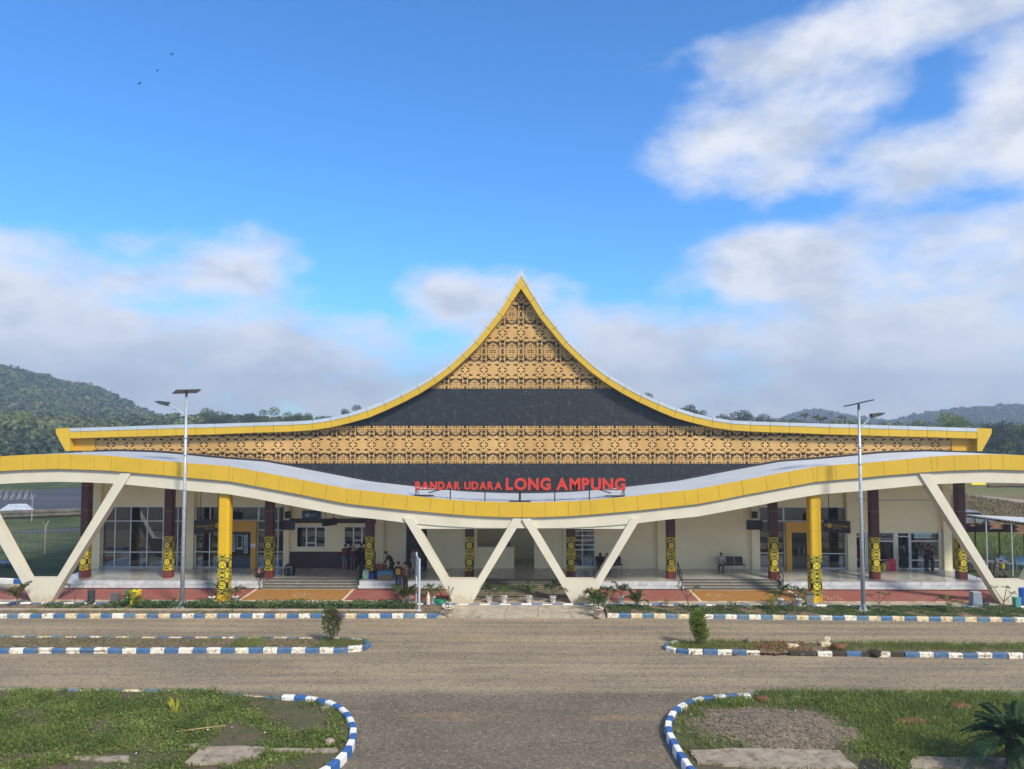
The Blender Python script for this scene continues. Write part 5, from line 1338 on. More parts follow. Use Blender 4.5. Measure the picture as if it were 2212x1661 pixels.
def fbm(x, y, s=1.0):
    v = 0
    for k, (f, a) in enumerate(((1, .5), (2.1, .27), (4.3, .15), (9.1, .08))): v += a * math.sin(x * f * s * 1.7 + 1.3 * k + 2 * math.sin(y * f * s * .9 + k)) * math.cos(y * f * s * 1.3 - .7 * k + 1.5 * math.sin(x * f * s * .8))
    return v
def dL(x, y):
    base = .95 if x < -9.6 else .50
    if y < 22.9: base *= .45
    v = base + fbm(x, y, .8) * 1.3
    if -7.6 + .3 * fbm(x, y) < x and y > 24.5: v -= .3
    if y > 27.3: v -= .35
    return max(.0, min(1, v))
def dR(x, y):
    a = ((x - HEAP[0]) / 2.9) ** 2 + ((y - HEAP[1]) / 1.9) ** 2 + fbm(x, y, 1.4) * .5
    v = (.98 if x > 10.3 or y > 26.7 else .40) + fbm(x, y, .8) * .8
    if a < 1.05: v = .04 if a < .7 else .28
    if y < 23.0 and x < 10.8: v *= .25
    return max(0, min(1, v))
bxL, bxR = (-20.5, -5, 17.6, 28.2), (4.6, 20.5, 17.6, 28.2)
SLABS = [[G(*zz(0, 2420, .633, a, b), .14) for a, b in ((1160, 1003), (1480, 1005), (1690, 930), (1660, 898), (1275, 893))], [G(*zz(0, 2420, .633, a, b), .14) for a, b in ((1700, 930), (2130, 930), (2130, 900), (1700, 900))],
         [G(*zz(2600, 2420, .6763, a, b), .14) for a, b in ((275, 930), (700, 970), (1235, 970), (1110, 860), (520, 850), (235, 862))], [G(*zz(2600, 2420, .6763, a, b), .14) for a, b in ((1540, 985), (2120, 985), (2115, 910), (1540, 905))]]
pl = scatter(inL, bxL, 90000, dL, lambda a, b: .09); pr = scatter(inR, bxR, 90000, dR, lambda a, b: .09)
def clover(p, k, lift): q = p[nrg.random(len(p)) < k].copy(); q[:, 2] += nrg.uniform(.02, lift, len(q)); return q
kind(bulk('lawn_grass', blades(pl, .06, .18, .016), 4, grass_m), 'stuff', 'green grass and weeds on the left lawn', 'grass')
kind(bulk('weed_leaves', leaves(clover(pl, .8, .13), .045), 4, grass_m), 'stuff', 'small round weed leaves among the left lawn', 'weeds')
kind(bulk('lawn_grass', blades(pr, .10, .30, .017), 4, grass_m), 'stuff', 'long green grass on the right lawn', 'grass')
kind(bulk('weed_leaves', leaves(clover(pr, .35, .18), .045), 4, grass_m), 'stuff', 'small weed leaves among the right lawn', 'weeds')
p = np.concatenate([scatter(inL, bxL, 16000, lambda x, y: .8 - .6 * dL(x, y), lambda a, b: .09), scatter(inR, bxR, 14000, lambda x, y: .45 - .4 * dR(x, y), lambda a, b: .09)])
kind(bulk('dry_grass', blades(p, .04, .12, .014, .8), 4, grass_dry), 'stuff', 'brown dry grass on bare patches of both lawns', 'dry grass')
p = np.concatenate([scatter(inML, (-27, -6.8, 32.9, 34.8), 16000, lambda x, y: .12 + (.9 if x > -9 else 0) + max(0, fbm(x, y, 1.3)) * .5 + (.8 if abs(x + 12.2) < .7 else 0), lambda a, b: .12), scatter(inMR, (6.7, 26, 32.9, 34.6), 26000, lambda x, y: (.1 if 10.5 < x < 14 else .75) * (1 if y > 33.35 else .5) + fbm(x, y, 1.3) * .5, lambda a, b: .1)])
kind(bulk('median_grass', blades(p, .06, .22, .016), 4, grass_m), 'stuff', 'tufts of grass on the two medians', 'grass')
p2_ = np.concatenate([scatter(lambda x, y: True, (-27, -6.9, 33.1, 34.7), 9000, lambda x, y: .7, lambda a, b: .12)])
kind(bulk('dry_grass', blades(p2_, .04, .10, .014, .9), 4, grass_dry), 'stuff', 'dry weeds on the left median', 'dry grass')
cl_ = []
for k in range(240):
    ins_, bx = ((inL, bxL), (inR, bxR))[k % 2]; x, y = nrg.uniform(bx[0], bx[1]), nrg.uniform(22.3, 28.0)
    if ins_(x, y) and (dL if k % 2 == 0 else dR)(x, y) > .35: cl_.append(np.stack([nrg.normal(x, .07, 45), nrg.normal(y, .07, 45), np.full(45, .09)], 1))
kind(bulk('weed_tufts', blades(np.concatenate(cl_), .16, .38, .018, .55), 4, grass_m), 'stuff', 'taller weed tufts standing out of both lawns', 'weeds')
lit_ = np.stack([nrg.uniform(-14, 15, 120), nrg.uniform(22.4, 28.0, 120), np.full(120, .19)], 1); lit_ = np.array([q for q in lit_ if inL(q[0], q[1]) or inR(q[0], q[1])])[:26]
kind(bulk('litter', leaves(lit_, .035, 1.5), 4, white_plastic), 'stuff', 'scraps of pale litter in the grass', 'litter')
# hedge strip left, low ground cover right
def dH(x, y): return max(0, min(1, .85 + fbm(x, y, 1.5) * .8 - (.6 if x < -21 else 0)))
p = scatter(lambda x, y: True, (-26, -5.6, 39.95, 41.05), 15000, dH, lambda a, b: .1 + random.random() * (.30 + .12 * fbm(a, b, 1.5)) * (1 if a > -21 else .5))
kind(bulk('hedge', leaves(p, .062), 4, hedge_leaf), 'stuff', 'low leafy green hedge strip in the left flower bed', 'hedge')
p = np.concatenate([scatter(lambda x, y: True, (-26, -4.4, 39.1, 39.75), 6000, lambda x, y: max(0, .15 + fbm(x, y, 1.2)), lambda a, b: .1)])
kind(bulk('weeds', blades(p, .04, .16, .016, .5), 4, grass_m), 'stuff', 'sparse weeds along the front of the left bed', 'weeds')
p = scatter(lambda x, y: y < 41.05 and y > 39.35 - (x - 4.6) * .033, (4.8, 27, 38.5, 41.05), 34000, lambda x, y: max(0, min(1, .5 + fbm(x, y, .9) * 1.2)), lambda a, b: .1)
kind(bulk('ground_cover', np.concatenate([leaves(p + np.array([0, 0, .05]), .05), blades(p[::2], .05, .16, .016)]), 4, hedge_leaf), 'stuff', 'low ground cover in the right flower bed', 'ground cover')
# ------------------------------------------------------------------ rubble, slabs, stones in the lawns
def slab(name, pts, z0, z1, label, cat='slab'):
    mb = MB(); rg = random.Random(label); q = []
    for (a, b) in zip(pts, pts[1:] + pts[:1]):
        for k in range(5):
            f = k / 5; q.append((a[0] + (b[0] - a[0]) * f + rg.uniform(-.05, .05), a[1] + (b[1] - a[1]) * f + rg.uniform(-.05, .05)))
    o = tag(MB().prism_z(q, z0, z1).build(name, slab_m), label, cat); return o
g5 = lambda a, b: G(*zz(0, 2420, .633, a, b), .14); g7 = lambda a, b: G(*zz(2600, 2420, .6763, a, b), .14)
slab('concrete_slab', [g5(1160, 1003), g5(1480, 1005), g5(1680, 930), g5(1660, 898), g5(1275, 893)], .05, .17, 'broken pale concrete slab in the left lawn')
slab('concrete_strip', [g5(470, 975), g5(810, 985), g5(815, 955), g5(470, 955)], .05, .15, 'narrow concrete edge sunk in the left lawn', 'concrete strip')
slab('concrete_strip', [g5(1700, 925), g5(2130, 925), g5(2130, 903), g5(1700, 903)], .03, .13, 'narrow concrete strip beside the curving left kerb', 'concrete strip')
slab('concrete_slab', [g7(275, 930), g7(700, 970), g7(1235, 970), g7(1110, 860), g7(520, 850), g7(235, 862)], .05, .17, 'wide worn concrete slab at the front of the right lawn')
slab('drain_wall', [g7(1540, 985), g7(2120, 985), g7(2115, 910), g7(1540, 905)], .0, .19, 'concrete drain edge in front of the cycad', 'drain edge')
mb = MB(); mb.add([(x, y, .12) for x, y in (g7(1250, 905), g7(1535, 908), g7(1535, 970), g7(1235, 970))], [(0, 3, 2, 1)])
kind(mb.build('drain_channel', M('wet_mud', (.03, .024, .018), .8, .2)), 'structure', 'dark muddy drain channel in the right lawn', 'drain')
# heap of gravel
mb = MB(); n = 34; st = .2; rg = random.Random(9); vs, fs = [], []
for i in range(n):
    for j in range(n):
        x, y = HEAP[0] - 3.4 + i * .2, HEAP[1] - 2.3 + j * .14; h = heap(x, y); vs.append((x, y, .06 + h + (rg.uniform(-.05, .06) if h > .01 else 0) + h * .25 * fbm(x, y, 1.6)))
for i in range(n - 1):
    for j in range(n - 1):
        if all(heap(vs[q][0], vs[q][1]) > 0 for q in (i * n + j, (i + 1) * n + j, (i + 1) * n + j + 1, i * n + j + 1)): fs.append((i * n + j, (i + 1) * n + j, (i + 1) * n + j + 1, i * n + j + 1))
hp = tag(mb.add(vs, fs).build('gravel_heap', gravel_heap, smooth=True), 'spread heap of brown gravel on the right lawn', 'gravel heap')
pts = []
V_ = []
for k in range(2600):
    a = rg.uniform(0, 6.283); r_ = math.sqrt(rg.random()); x, y = HEAP[0] + math.cos(a) * r_ * 2.8, HEAP[1] + math.sin(a) * r_ * 1.85; s = rg.uniform(.010, .038); c = Vector((x, y, .07 + heap(x, y) * (1 + .25 * fbm(x, y, 1.6)) + s * .3))
    d = [Vector((rg.uniform(.6, 1.2) * s, 0, 0)), Vector((0, rg.uniform(.6, 1.2) * s, 0)), Vector((0, 0, rg.uniform(.5, .9) * s))]; e6 = [c + d[0], c + d[1], c - d[0], c - d[1], c + d[2], c - d[2]]
    for i in range(4): V_ += [e6[i], e6[(i + 1) % 4], e6[4]]
stone_m = M('loose_stone', (.22, .18, .135), .9, .35, 11)
kind(bulk('loose_stones', np.array([tuple(q) for q in V_]), 3, stone_m), 'stuff', 'loose stones on the gravel heap', 'stones')
V_ = []
for k in range(6500):      # scattered stones over the near road
    x, y = rg.uniform(-16, 16), 20.5 + 18 * rg.random() ** 1.7
    if inL(x, y) or inR(x, y) or inML(x, y) or inMR(x, y): continue
    s = rg.uniform(.010, .030); c = Vector((x, y, s * .1))
    d = [Vector((rg.uniform(.6, 1.4) * s, rg.uniform(-.3, .3) * s, 0)), Vector((rg.uniform(-.3, .3) * s, rg.uniform(.6, 1.2) * s, 0)), Vector((0, 0, rg.uniform(.4, .8) * s))]; e6 = [c + d[0], c + d[1], c - d[0], c - d[1], c + d[2]]
    for i in range(4): V_ += [e6[i], e6[(i + 1) % 4], e6[4]]
kind(bulk('road_stones', np.array([tuple(q) for q in V_]), 3, stone_m), 'stuff', 'small loose stones on the gravel road', 'stones')
V_ = []
for k in range(420):      # crumbled earth and kerb fragments where the right median is broken up
    x, y = rg.gauss(11.6, 1.5), rg.uniform(32.75, 34.3); s = rg.uniform(.02, .10) * (1.3 if abs(x - 11.6) < 1 else .8); c = Vector((x, y, .05 + .08 * (y > 33.1)))
    d = [Vector((rg.uniform(.6, 1.3) * s, rg.uniform(-.3, .3) * s, 0)), Vector((rg.uniform(-.3, .3) * s, rg.uniform(.6, 1.2) * s, 0)), Vector((0, 0, rg.uniform(.5, 1.0) * s))]; e6 = [c + d[0], c + d[1], c - d[0], c - d[1], c + d[2]]
    for i in range(4): V_ += [e6[i], e6[(i + 1) % 4], e6[4]]
kind(bulk('rubble', np.array([tuple(q) for q in V_]), 3, clod), 'stuff', 'crumbled earth and rubble on the right median', 'rubble')
def rock(name, u, v, r, m, label, z=.1, seed=1, jit=.16):
    x, y = G(u, v, z); rg = random.Random(seed); mb = MB().blob((0, 0, 0), r, 12, 8, jit, rg); o = mb.build(name, m, None, True); o.location = (x, y, z + r[2] * .6); return tag(o, label, name.split('_')[-1])
Y7 = lambda a, b: zz(2600, 2420, .6763, a, b)
rock('soil_clod', *Y7(1120, 262), (.40, .26, .17), clod, 'reddish brown clod of earth on the right median', .12, 3, .3)
rock('soil_clod', *Y7(1330, 300), (.27, .22, .17), clod_dark, 'dark wet clod lying in the gap of the right kerb', .02, 4, .3)
rock('stone', *Y7(588, 222), (.16, .15, .15), stone_m, 'grey stone on the right median behind the kerb', .12, 5)
rock('stone', *zz(0, 2420, .633, 2085, 880), (.16, .13, .12), slab_m, 'pale rounded stone beside the curving left kerb', .1, 6)
rock('stone', *zz(0, 2420, .633, 1225, 905), (.17, .12, .09), stone_m, 'grey stone at the corner of the left slab', .1, 7)
rock('stone', *zz(0, 2420, .633, 2055, 660), (.15, .12, .08), stone_m, 'flat grey stone near the tip of the left lawn', .1, 8)
rock('stone', *Y7(665, 570), (.28, .2, .13), clod, 'brown lump at the far edge of the gravel heap', .1, 12, .25)
rock('stone', *Y7(1545, 700), (.75, .2, .1), clod, 'long ridge of bare brown earth in the right lawn', .1, 13, .25)
rock('stone', *Y7(1840, 612), (.42, .25, .12), clod, 'low pile of brown earth left of the cycad', .1, 14, .25)
for k, (a, b, rz, lb) in enumerate(((1035, 240, .2, 'broken kerb block lying beside the brown clod'), (845, 250, -.05, 'pale concrete block lying flat on the right median'), (1048, 222, .9, 'kerb block tilted up against the brown clod'))):
    x, y = G(*Y7(a, b), .12); o = tag(MB().box((-.24, -.1, 0), (.24, .1, .16)).build('kerb_block', kerb_cream), lb, 'kerb block'); o.location = (x, y, .1); o.rotation_euler = (0, -.7 if k == 2 else .03, rz)
x, y = G(*zz(0, 2420, .633, 1270, 785), .2); o = tag(MB().tube([(-.75, -.12, 0), (0, .02, .05), (.75, .14, .1)], [.018, .02, .015], 6).build('stick', M('dry_stick', (.36, .27, .13), .8)), 'dry pale stick lying across the left lawn', 'stick'); o.location = (x, y, .17)

# ------------------------------------------------------------------ bins and other small things on the plaza
def at(u, v, z=PZ0): return (*G(u, v, z), z + .002)
def bin_round(u, v, r, h, m, label, lid=None, cat='bin'):
    o = thing('bin', label, cat, at(u, v)); MB().lathe([(r * .92, 0), (r, h * .03), (r, h * .9), (r * 1.03, h * .9), (r * 1.03, h * .96)], n=18).build('body', m, o, world=False)
    MB().lathe([(r * 1.04, h * .962), (r * .9, h * 1.0), (.02, h * 1.03)], n=18).build('lid', lid or m, o, world=False); return o
dkplastic = M('dark_grey_plastic', (.035, .042, .05), .5, .1)
bin_round(Z1(788, 0)[0], 1303, .19, .72, dkplastic, 'dark grey cylindrical bin right of the far left support')
o = thing('bollard', 'short grey concrete block beside the dark cylindrical bin', 'bollard', at(Z1(998, 0)[0], 1303)); MB().box((-.20, -.18, 0), (.20, .18, .48)).build('body', M('grey_block', (.12, .125, .12), .8, .2), o, world=False); MB().box((-.22, -.20, .482), (.22, .20, .53)).build('cap', MATS['grey_block'], o, world=False)
def wheelie(u, v, w_, d, h, m, label, white=False):
    o = thing('bin', label, 'bin', at(u, v)); mb = MB()
    rings = []
    for f, z in ((.84, 0), (1, h * .92)): rings.append([(x * f, y * f, z) for x, y in rrect(w_, .06, 3, d)])
    mb.ring(rings).build('body', m, o, world=False)
    MB().ring([[(x * 1.05, y * 1.05, z) for x, y in rrect(w_, .06, 3, d)] for z in (h * .922, h * .97)] + [[(x * .8, y * .8, h) for x, y in rrect(w_, .06, 3, d)]]).build('lid', m, o, world=False)
    if white: MB().box((-w_ * .22, -d / 2 - .004, h * .45), (w_ * .22, -d / 2 + .03, h * .62)).build('sticker', white_plastic, o, world=False)
    return o
wheelie(Z1(1108, 0)[0], 1303, .30, .32, .70, M('green_bin', (.03, .22, .06), .4, .05), 'green plastic bin beside the yellow bin', True)
wheelie(Z1(1168, 0)[0], 1305, .50, .42, .78, M('yellow_bin', (.70, .58, .02), .4, .05), 'bright yellow plastic bin behind the thin palm')
o = thing('bin', 'brushed steel bin left of the right yellow column', 'bin', at(Z4(355, 0)[0], 1307)); MB().box((-.19, -.17, .02), (.19, .17, .58)).build('body', steel_bin, o, world=False); MB().box((-.20, -.18, .582), (.20, .18, .64)).build('hood', black_plastic, o, world=False); MB().box((-.205, -.185, .642), (.205, .185, .665)).build('lid', steel_bin, o, world=False)
o = thing('litter_box', 'blue grey tapered box left of the far right support', 'box', at(Z4(1795, 0)[0], 1307)); MB().ring([[(x * f + .0, y * f, z) for x, y in rrect(.56, .05, 2, .45)] for f, z in ((1.0, 0), (.84, .68), (.82, .70))]).build('body', M('blue_grey_plastic', (.22, .26, .31), .5, .06), o, world=False); MB().box((-.22, -.17, .702), (.22, .17, .73)).build('lid', M('light_grey_plastic', (.36, .38, .40), .5), o, world=False)
wheelie(Z4(2150, 0)[0], 1312, .36, .34, .56, M('teal_plastic', (.08, .30, .28), .45, .05), 'small teal bin right of the far right support')
bin_round(Z4(2200, 0)[0], 1304, .34, .92, M('blue_plastic', (.02, .11, .42), .4, .05), 'tall blue barrel at the right edge', cat='barrel')
o = thing('tyre', 'old black tyre lying beside the far right support', 'tyre', at(Z4(1858, 0)[0], 1306)); mb = MB(); mb.lathe([(.14, 0), (.27, .02), (.30, .09), (.27, .16), (.15, .18), (.13, .09)], n=20); mb.build('tread', black_plastic, o, world=False); MB().lathe([(.12, .05), (.12, .10), (.01, .10)], n=16).build('rim', soil, o, world=False)
# coiled hose, bottle, standing white bottle
mb = MB(); path = [(.27 * math.cos(t) * (1 + .05 * math.sin(t * .31)), .21 * math.sin(t), .03 + t * .005) for t in [k * .35 for k in range(110)]]; mb.tube(path, .02, 5)
hx = at(Z2(1590, 0)[0], 1304); o = tag(mb.build('garden_hose', M('green_hose', (.01, .26, .14), .4, .05)), 'coiled green garden hose on the plaza left of the stained pot', 'hose'); o.location = hx
o = thing('bottle', 'white bottle standing beside a potted palm near the hose', 'bottle', at(Z2(1487, 0)[0], 1306)); MB().lathe([(.10, 0), (.11, .03), (.11, .42), (.05, .58), (.05, .64)], n=14).build('body', M('cream_bottle', (.66, .56, .42), .5), o, world=False); MB().lathe([(.055, .641), (.055, .70), (.01, .71)], n=12).build('cap', white_plastic, o, world=False)
x, z = P(*Z2(1654, 1098), VF + .3); o = thing('bottle', 'small orange drink bottle on the base of the left middle support', 'bottle', (x, VF + .3, PZ0 + 1.312)); MB().lathe([(.035, 0), (.04, .02), (.04, .16), (.018, .21)], n=10).build('body', M('orange_drink', (.55, .22, .05), .3), o, world=False); MB().lathe([(.02, .211), (.02, .24), (.005, .242)], n=10).build('cap', white_plastic, o, world=False)
# thin sign seen edge on
a, b = G(899.2, 1299.5, PZ0), G(905.5, 1319.6, .1)
o = thing('notice_board', 'thin pale blue notice board on two posts, seen edge on', 'sign', (a[0], a[1], .1)); dv = Vector((b[0] - a[0], b[1] - a[1])); ang = math.atan2(dv.y, dv.x); ln = dv.length; o.rotation_euler.z = ang
pale_blue = M('pale_blue_steel', (.46, .53, .62), .4, .06)
for s in (0, ln): MB().tube([(s, 0, 0), (s, 0, 2.75)], .055, 10).build('post', pale_blue, o, world=False); MB().lathe([(.15, 0), (.15, .03), (.06, .07)], c=(s, 0, .0), n=12).build('foot', pale_blue, o, world=False)
MB().box((.06, -.03, 1.55), (ln - .06, .03, 2.62)).build('panel', pale_blue, o, world=False)
for s in (-1, 1): MB().box((.12, s * .032 - .004, 1.62), (ln - .12, s * .032 + .004, 2.55)).build('face_sheet', white_plastic, o, world=False)
for k in range(3): MB().box((-.09, -.045, 1.62 + k * .42), (ln + .09, .045, 1.67 + k * .42)).build('rail', pale_blue, o, world=False)

# ------------------------------------------------------------------ benches
def bench(x, label):
    o = thing('bench', label, 'bench', (x, 47.85, FZ + .002), group='three seat steel benches along the wall')
    for k in range(3):
        c = (k - 1) * .56; MB().box((c - .25, -.26, .42), (c + .25, .22, .45)).build('seat', black_metal, o, world=False)
        mb = MB(); mb.add([(c - .25, .20, .47), (c + .25, .20, .47), (c + .25, .34, .86), (c - .25, .34, .86), (c - .25, .23, .47), (c + .25, .23, .47), (c + .25, .37, .86), (c - .25, .37, .86)], [(0, 1, 2, 3), (7, 6, 5, 4), (0, 4, 5, 1), (1, 5, 6, 2), (2, 6, 7, 3), (3, 7, 4, 0)]); mb.build('backrest', black_metal, o, world=False)
        MB().box((c - .26, .362, .80), (c + .26, .385, .84)).build('back_bar', chrome, o, world=False)
    MB().box((-.86, -.04, .36), (.86, .04, .415)).build('beam', black_metal, o, world=False)
    for s in (-.84, .84):
        MB().tube([(s, -.30, 0), (s, -.05, .34), (s, .0, .36), (s, .05, .34), (s, .30, 0)], .025, 6).build('leg', chrome, o, world=False)
        MB().tube([(s, .28, .68), (s, -.24, .66), (s, -.28, .58), (s, -.2, .45)], .022, 6).build('armrest', chrome, o, world=False)
    return o
B1 = bench(PX(Z3(832, 0)[0], 47.9), 'black three seat bench behind the right middle support'); B2 = bench(PX(Z3(1885, 0)[0], 47.9), 'black three seat bench against the plain wall left of the right portal')

# ------------------------------------------------------------------ luggage
cloth = {}
def cl(name, col, **k):
    if name not in cloth: cloth[name] = M(name + '_cloth', col, .85, .15, 6, **k)
    return cloth[name]
def bag(x, y, z, sx, sy, sz, m, label, seed, handles=True, tilt=0.0, cat='bag'):
    rg = random.Random(seed); o = thing('bag', label, cat, (x, y, z + .002)); rings = []
    for f, zz_ in ((.86, 0), (1.0, sz * .15), (1.04, sz * .5), (.95, sz * .85), (.70, sz * .97), (.4, sz)):
        rings.append([(px_ * f * (1 + rg.uniform(-.05, .05)), py_ * f * (1 + rg.uniform(-.05, .05)), zz_) for px_, py_ in rrect(sx, min(sx, sy) * .25, 3, sy)])
    MB().ring(rings).build('body', m, o, smooth=True, world=False)
    if handles: MB().tube([(-sx * .22, 0, sz * .96), (-sx * .18, 0, sz * 1.2), (sx * .18, 0, sz * 1.2), (sx * .22, 0, sz * .96)], .015, 5).build('handle', black_plastic, o, world=False)
    o.rotation_euler.y = tilt; return o
def Zm(a, b): return zz(1400, 2160, .18083, a, b)
def gp(a, b, z=FZ): return G(*Zm(a, b), z)
for (a, b, sx, sy, sz, m, lb) in (
    (350, 862, .38, .30, .58, cl('mint', (.22, .40, .28), dirt=(.55, .6, .55), dirt_amt=.45, dscale=14), 'mint green patterned shopping bag at the left end of the luggage'),
    (485, 852, .34, .26, .36, cl('royal_blue', (.035, .05, .34)), 'royal blue bag leaning beside the mint bag'),
    (600, 838, .48, .30, .46, cl('black', (.018, .018, .02)), 'black travel bag in the middle of the luggage'),
    (455, 800, .40, .3, .62, cl('dark_red', (.16, .02, .025)), 'dark red bag behind the blue one'),
    (700, 826, .52, .36, .34, cl('khaki', (.20, .16, .10)), 'khaki cloth bundle in front of the blue box'),
    (640, 730, .5, .3, .56, cl('pink_check', (.42, .16, .13)), 'pinkish bag at the back of the luggage'),
    (745, 720, .42, .34, .5, cl('olive', (.14, .15, .05)), 'olive rucksack behind the khaki bundle'),
    (1155, 850, .30, .25, .52, cl('red', (.42, .035, .05)), 'red bag on the platform behind the two standing people')):
    x, y = gp(a, b); bag(x, max(y, 44.95), FZ, sx, sy, sz, m, lb, lb)
x, y = gp(385, 690); bag(x, 46.25, FZ, .62, .3, .66, cl('rose', (.36, .15, .14)), 'rose coloured bundle behind the mint bag', 5, False)
x, y = gp(265, 830); o = bag(x, max(45.3, y), FZ, .36, .3, .92, cl('black', (0, 0, 0)), 'tall black rucksack by the handrail at the luggage', 6)
x, y = gp(820, 820); o = thing('carton', 'light blue and brown carton in the luggage', 'box', (x, 45.35, FZ + .002)); MB().box((-.46, -.2, 0), (.46, .2, .26)).build('body', M('brown_carton', (.26, .18, .11), .8), o, world=False); MB().box((-.465, -.205, .262), (.465, .205, .50)).build('lid', M('blue_carton', (.08, .24, .36), .7), o, world=False)
x, y = G(*zz(1100, 2020, .19266, 305, 1455), FZ); bag(x, y, FZ, .62, .4, .68, cl('black', (0, 0, 0)), 'black rucksack with grey straps standing alone above the left steps', 31); 
bp = [q for q in COL.objects if q.get('label', '').startswith('black rucksack with grey')][0]
for s in (-.16, .16): MB().box((s - .03, -.218, .1), (s + .03, -.205, .55)).build('strap', cl('grey', (.2, .2, .2)), bp, world=False)
MB().box((-.22, -.228, .5), (.22, -.21, .6)).build('strap', cl('grey', (.2, .2, .2)), bp, world=False)
x, y = G(*Q1(1080, 1385), FZ); bag(x, max(45.0, y), FZ, .5, .3, .24, cl('black', (0, 0, 0)), 'flat black bag with a pink bottle by the left handrail', 41)
o = thing('bottle', 'pink bottle on the flat black bag by the left handrail', 'bottle', (x - .05, max(45.0, y), FZ + .25)); MB().lathe([(.07, 0), (.08, .03), (.07, .16), (.03, .2)], n=10).build('body', M('pink_plastic', (.62, .22, .2), .4), o, world=False); MB().blob((0, 0, .25), (.06, .06, .06), 8, 5).build('cap', MATS['pink_plastic'], o, world=False)
for (a, sx, sz, m, lb) in ((678, .26, .5, cl('yellow', (.5, .42, .06)), 'yellow sack in front of the canteen window'), (745, .34, .66, cl('mauve', (.36, .10, .17)), 'mauve sack between the yellow and red ones'), (848, .44, .78, cl('bright_red', (.50, .03, .06), dirt=(.5, .25, .2), dirt_amt=.42, dscale=12), 'bright red patterned sack in front of the canteen window')):
    x = PX(Q6(a, 0)[0], 48.15); bag(x, 48.15, FZ, sx, .3, sz, m, lb, lb, False, cat='sack')
# canteen shelves: goods in colours
gr = random.Random(12); goods = [M('goods_%s' % n_, c_, .5, .1) for n_, c_ in (('red', (.34, .05, .04)), ('cream', (.5, .42, .3)), ('brown', (.2, .1, .05)), ('yellow', (.5, .36, .06)), ('white', (.62, .62, .6)), ('teal', (.10, .24, .26)), ('orange', (.45, .18, .05)))]
def shelf(x0, x1, label):
    o = thing('shelf', label, 'shelf', (x0, 49.9, FZ + .002)); W_ = x1 - x0
    for s in (0, W_ - .04): MB().box((s, 0, 0), (s + .04, .4, 2.5)).build('side_board', M('shelf_wood', (.17, .10, .06), .6) if 'shelf_wood' not in MATS else MATS['shelf_wood'], o, world=False)
    for k in range(6):
        z = .25 + k * .4; MB().box((.042, 0, z), (W_ - .042, .4, z + .03)).build('board', MATS['shelf_wood'], o, world=False)
        mb = MB(); x = .06
        while x < W_ - .2:
            w_ = gr.uniform(.08, .2); mb.mat(gr.randrange(7)).box((x, .02, z + .031), (x + w_ - .01, .25, z + .03 + gr.uniform(.12, .3))); x += w_
        g = mb.build('goods', goods, o, world=False); g['kind'] = 'stuff'
shelf(kx[4] - .6, kx[5] + .4, 'goods shelf seen through the open canteen door'); shelf(kx[5] + .5, kx[7] + .2, 'goods shelf behind the canteen sign window'); shelf(kx[0] - .2, kx[1] + .3, 'goods shelf behind the left canteen door')
o = thing('fridge', 'dark display fridge behind the canteen window', 'fridge', (kx[2] + 1.9, 49.6, FZ + .002)); MB().box((-.75, 0, 0), (.75, .7, 1.75)).build('body', M('fridge_body', (.05, .055, .06), .4), o, world=False); MB().box((-.7, -.02, .1), (.7, -.002, 1.65)).build('door', M('fridge_glass', (.02, .022, .025), .15), o, world=False)
# check-in desk inside the hall
x = PX(Z1(1325, 0)[0], 50.5); o = thing('desk', 'orange brown reception desk inside the left window', 'desk', (x, 50.5, FZ + .002)); MB().box((-.75, 0, 0), (.75, .6, 1.02)).build('body', M('desk_wood', (.20, .06, .025), .4), o, world=False); MB().box((-.8, -.05, 1.022), (.8, .65, 1.07)).build('top', M('desk_top', (.12, .06, .04), .3), o, world=False)
for k, (a, lb) in enumerate(((1300, 'row of chairs inside the hall left of the desk'), (1560, 'row of chairs inside the hall right of the desk'))):
    x = PX(Z1(a, 0)[0] + (0 if k else -30), 54); o = thing('hall_seats', lb, 'seats', (x, 54, FZ + .002))
    for q in range(3): MB().box((q * .56 - .8, 0, .4), (q * .56 - .3, .5, .45)).build('seat', black_metal, o, world=False); MB().box((q * .56 - .8, .46, .46), (q * .56 - .3, .52, .9)).build('backrest', black_metal, o, world=False)
    for s in (-.7, .7): MB().box((s - .03, .2, 0), (s + .03, .3, .4)).build('leg', chrome, o, world=False)
# ------------------------------------------------------------------ people
def skin_mesh(verts, edges, rads, m, name, sub=1):
    """verts joined by edges, a radius per vertex: one continuous skinned surface, rooted at vertex 0"""
    me = bpy.data.meshes.new(name + '_rig'); me.from_pydata([tuple(v) for v in verts], edges, [])
    o = bpy.data.objects.new('tmp', me); COL.objects.link(o)
    md = o.modifiers.new('skin', 'SKIN'); md.use_smooth_shade = True; md.branch_smoothing = .6
    for i, r in enumerate(rads):
        d = me.skin_vertices[0].data[i]; d.radius = r if isinstance(r, tuple) else (r, r); d.use_root = (i == 0)
    s = o.modifiers.new('sub', 'SUBSURF'); s.levels = sub; s.render_levels = sub
    dg = bpy.context.evaluated_depsgraph_get(); out_ = bpy.data.meshes.new_from_object(o.evaluated_get(dg))
    bpy.data.objects.remove(o); out_.materials.clear(); out_.materials.append(m); out_.name = name
    return out_
V = Vector
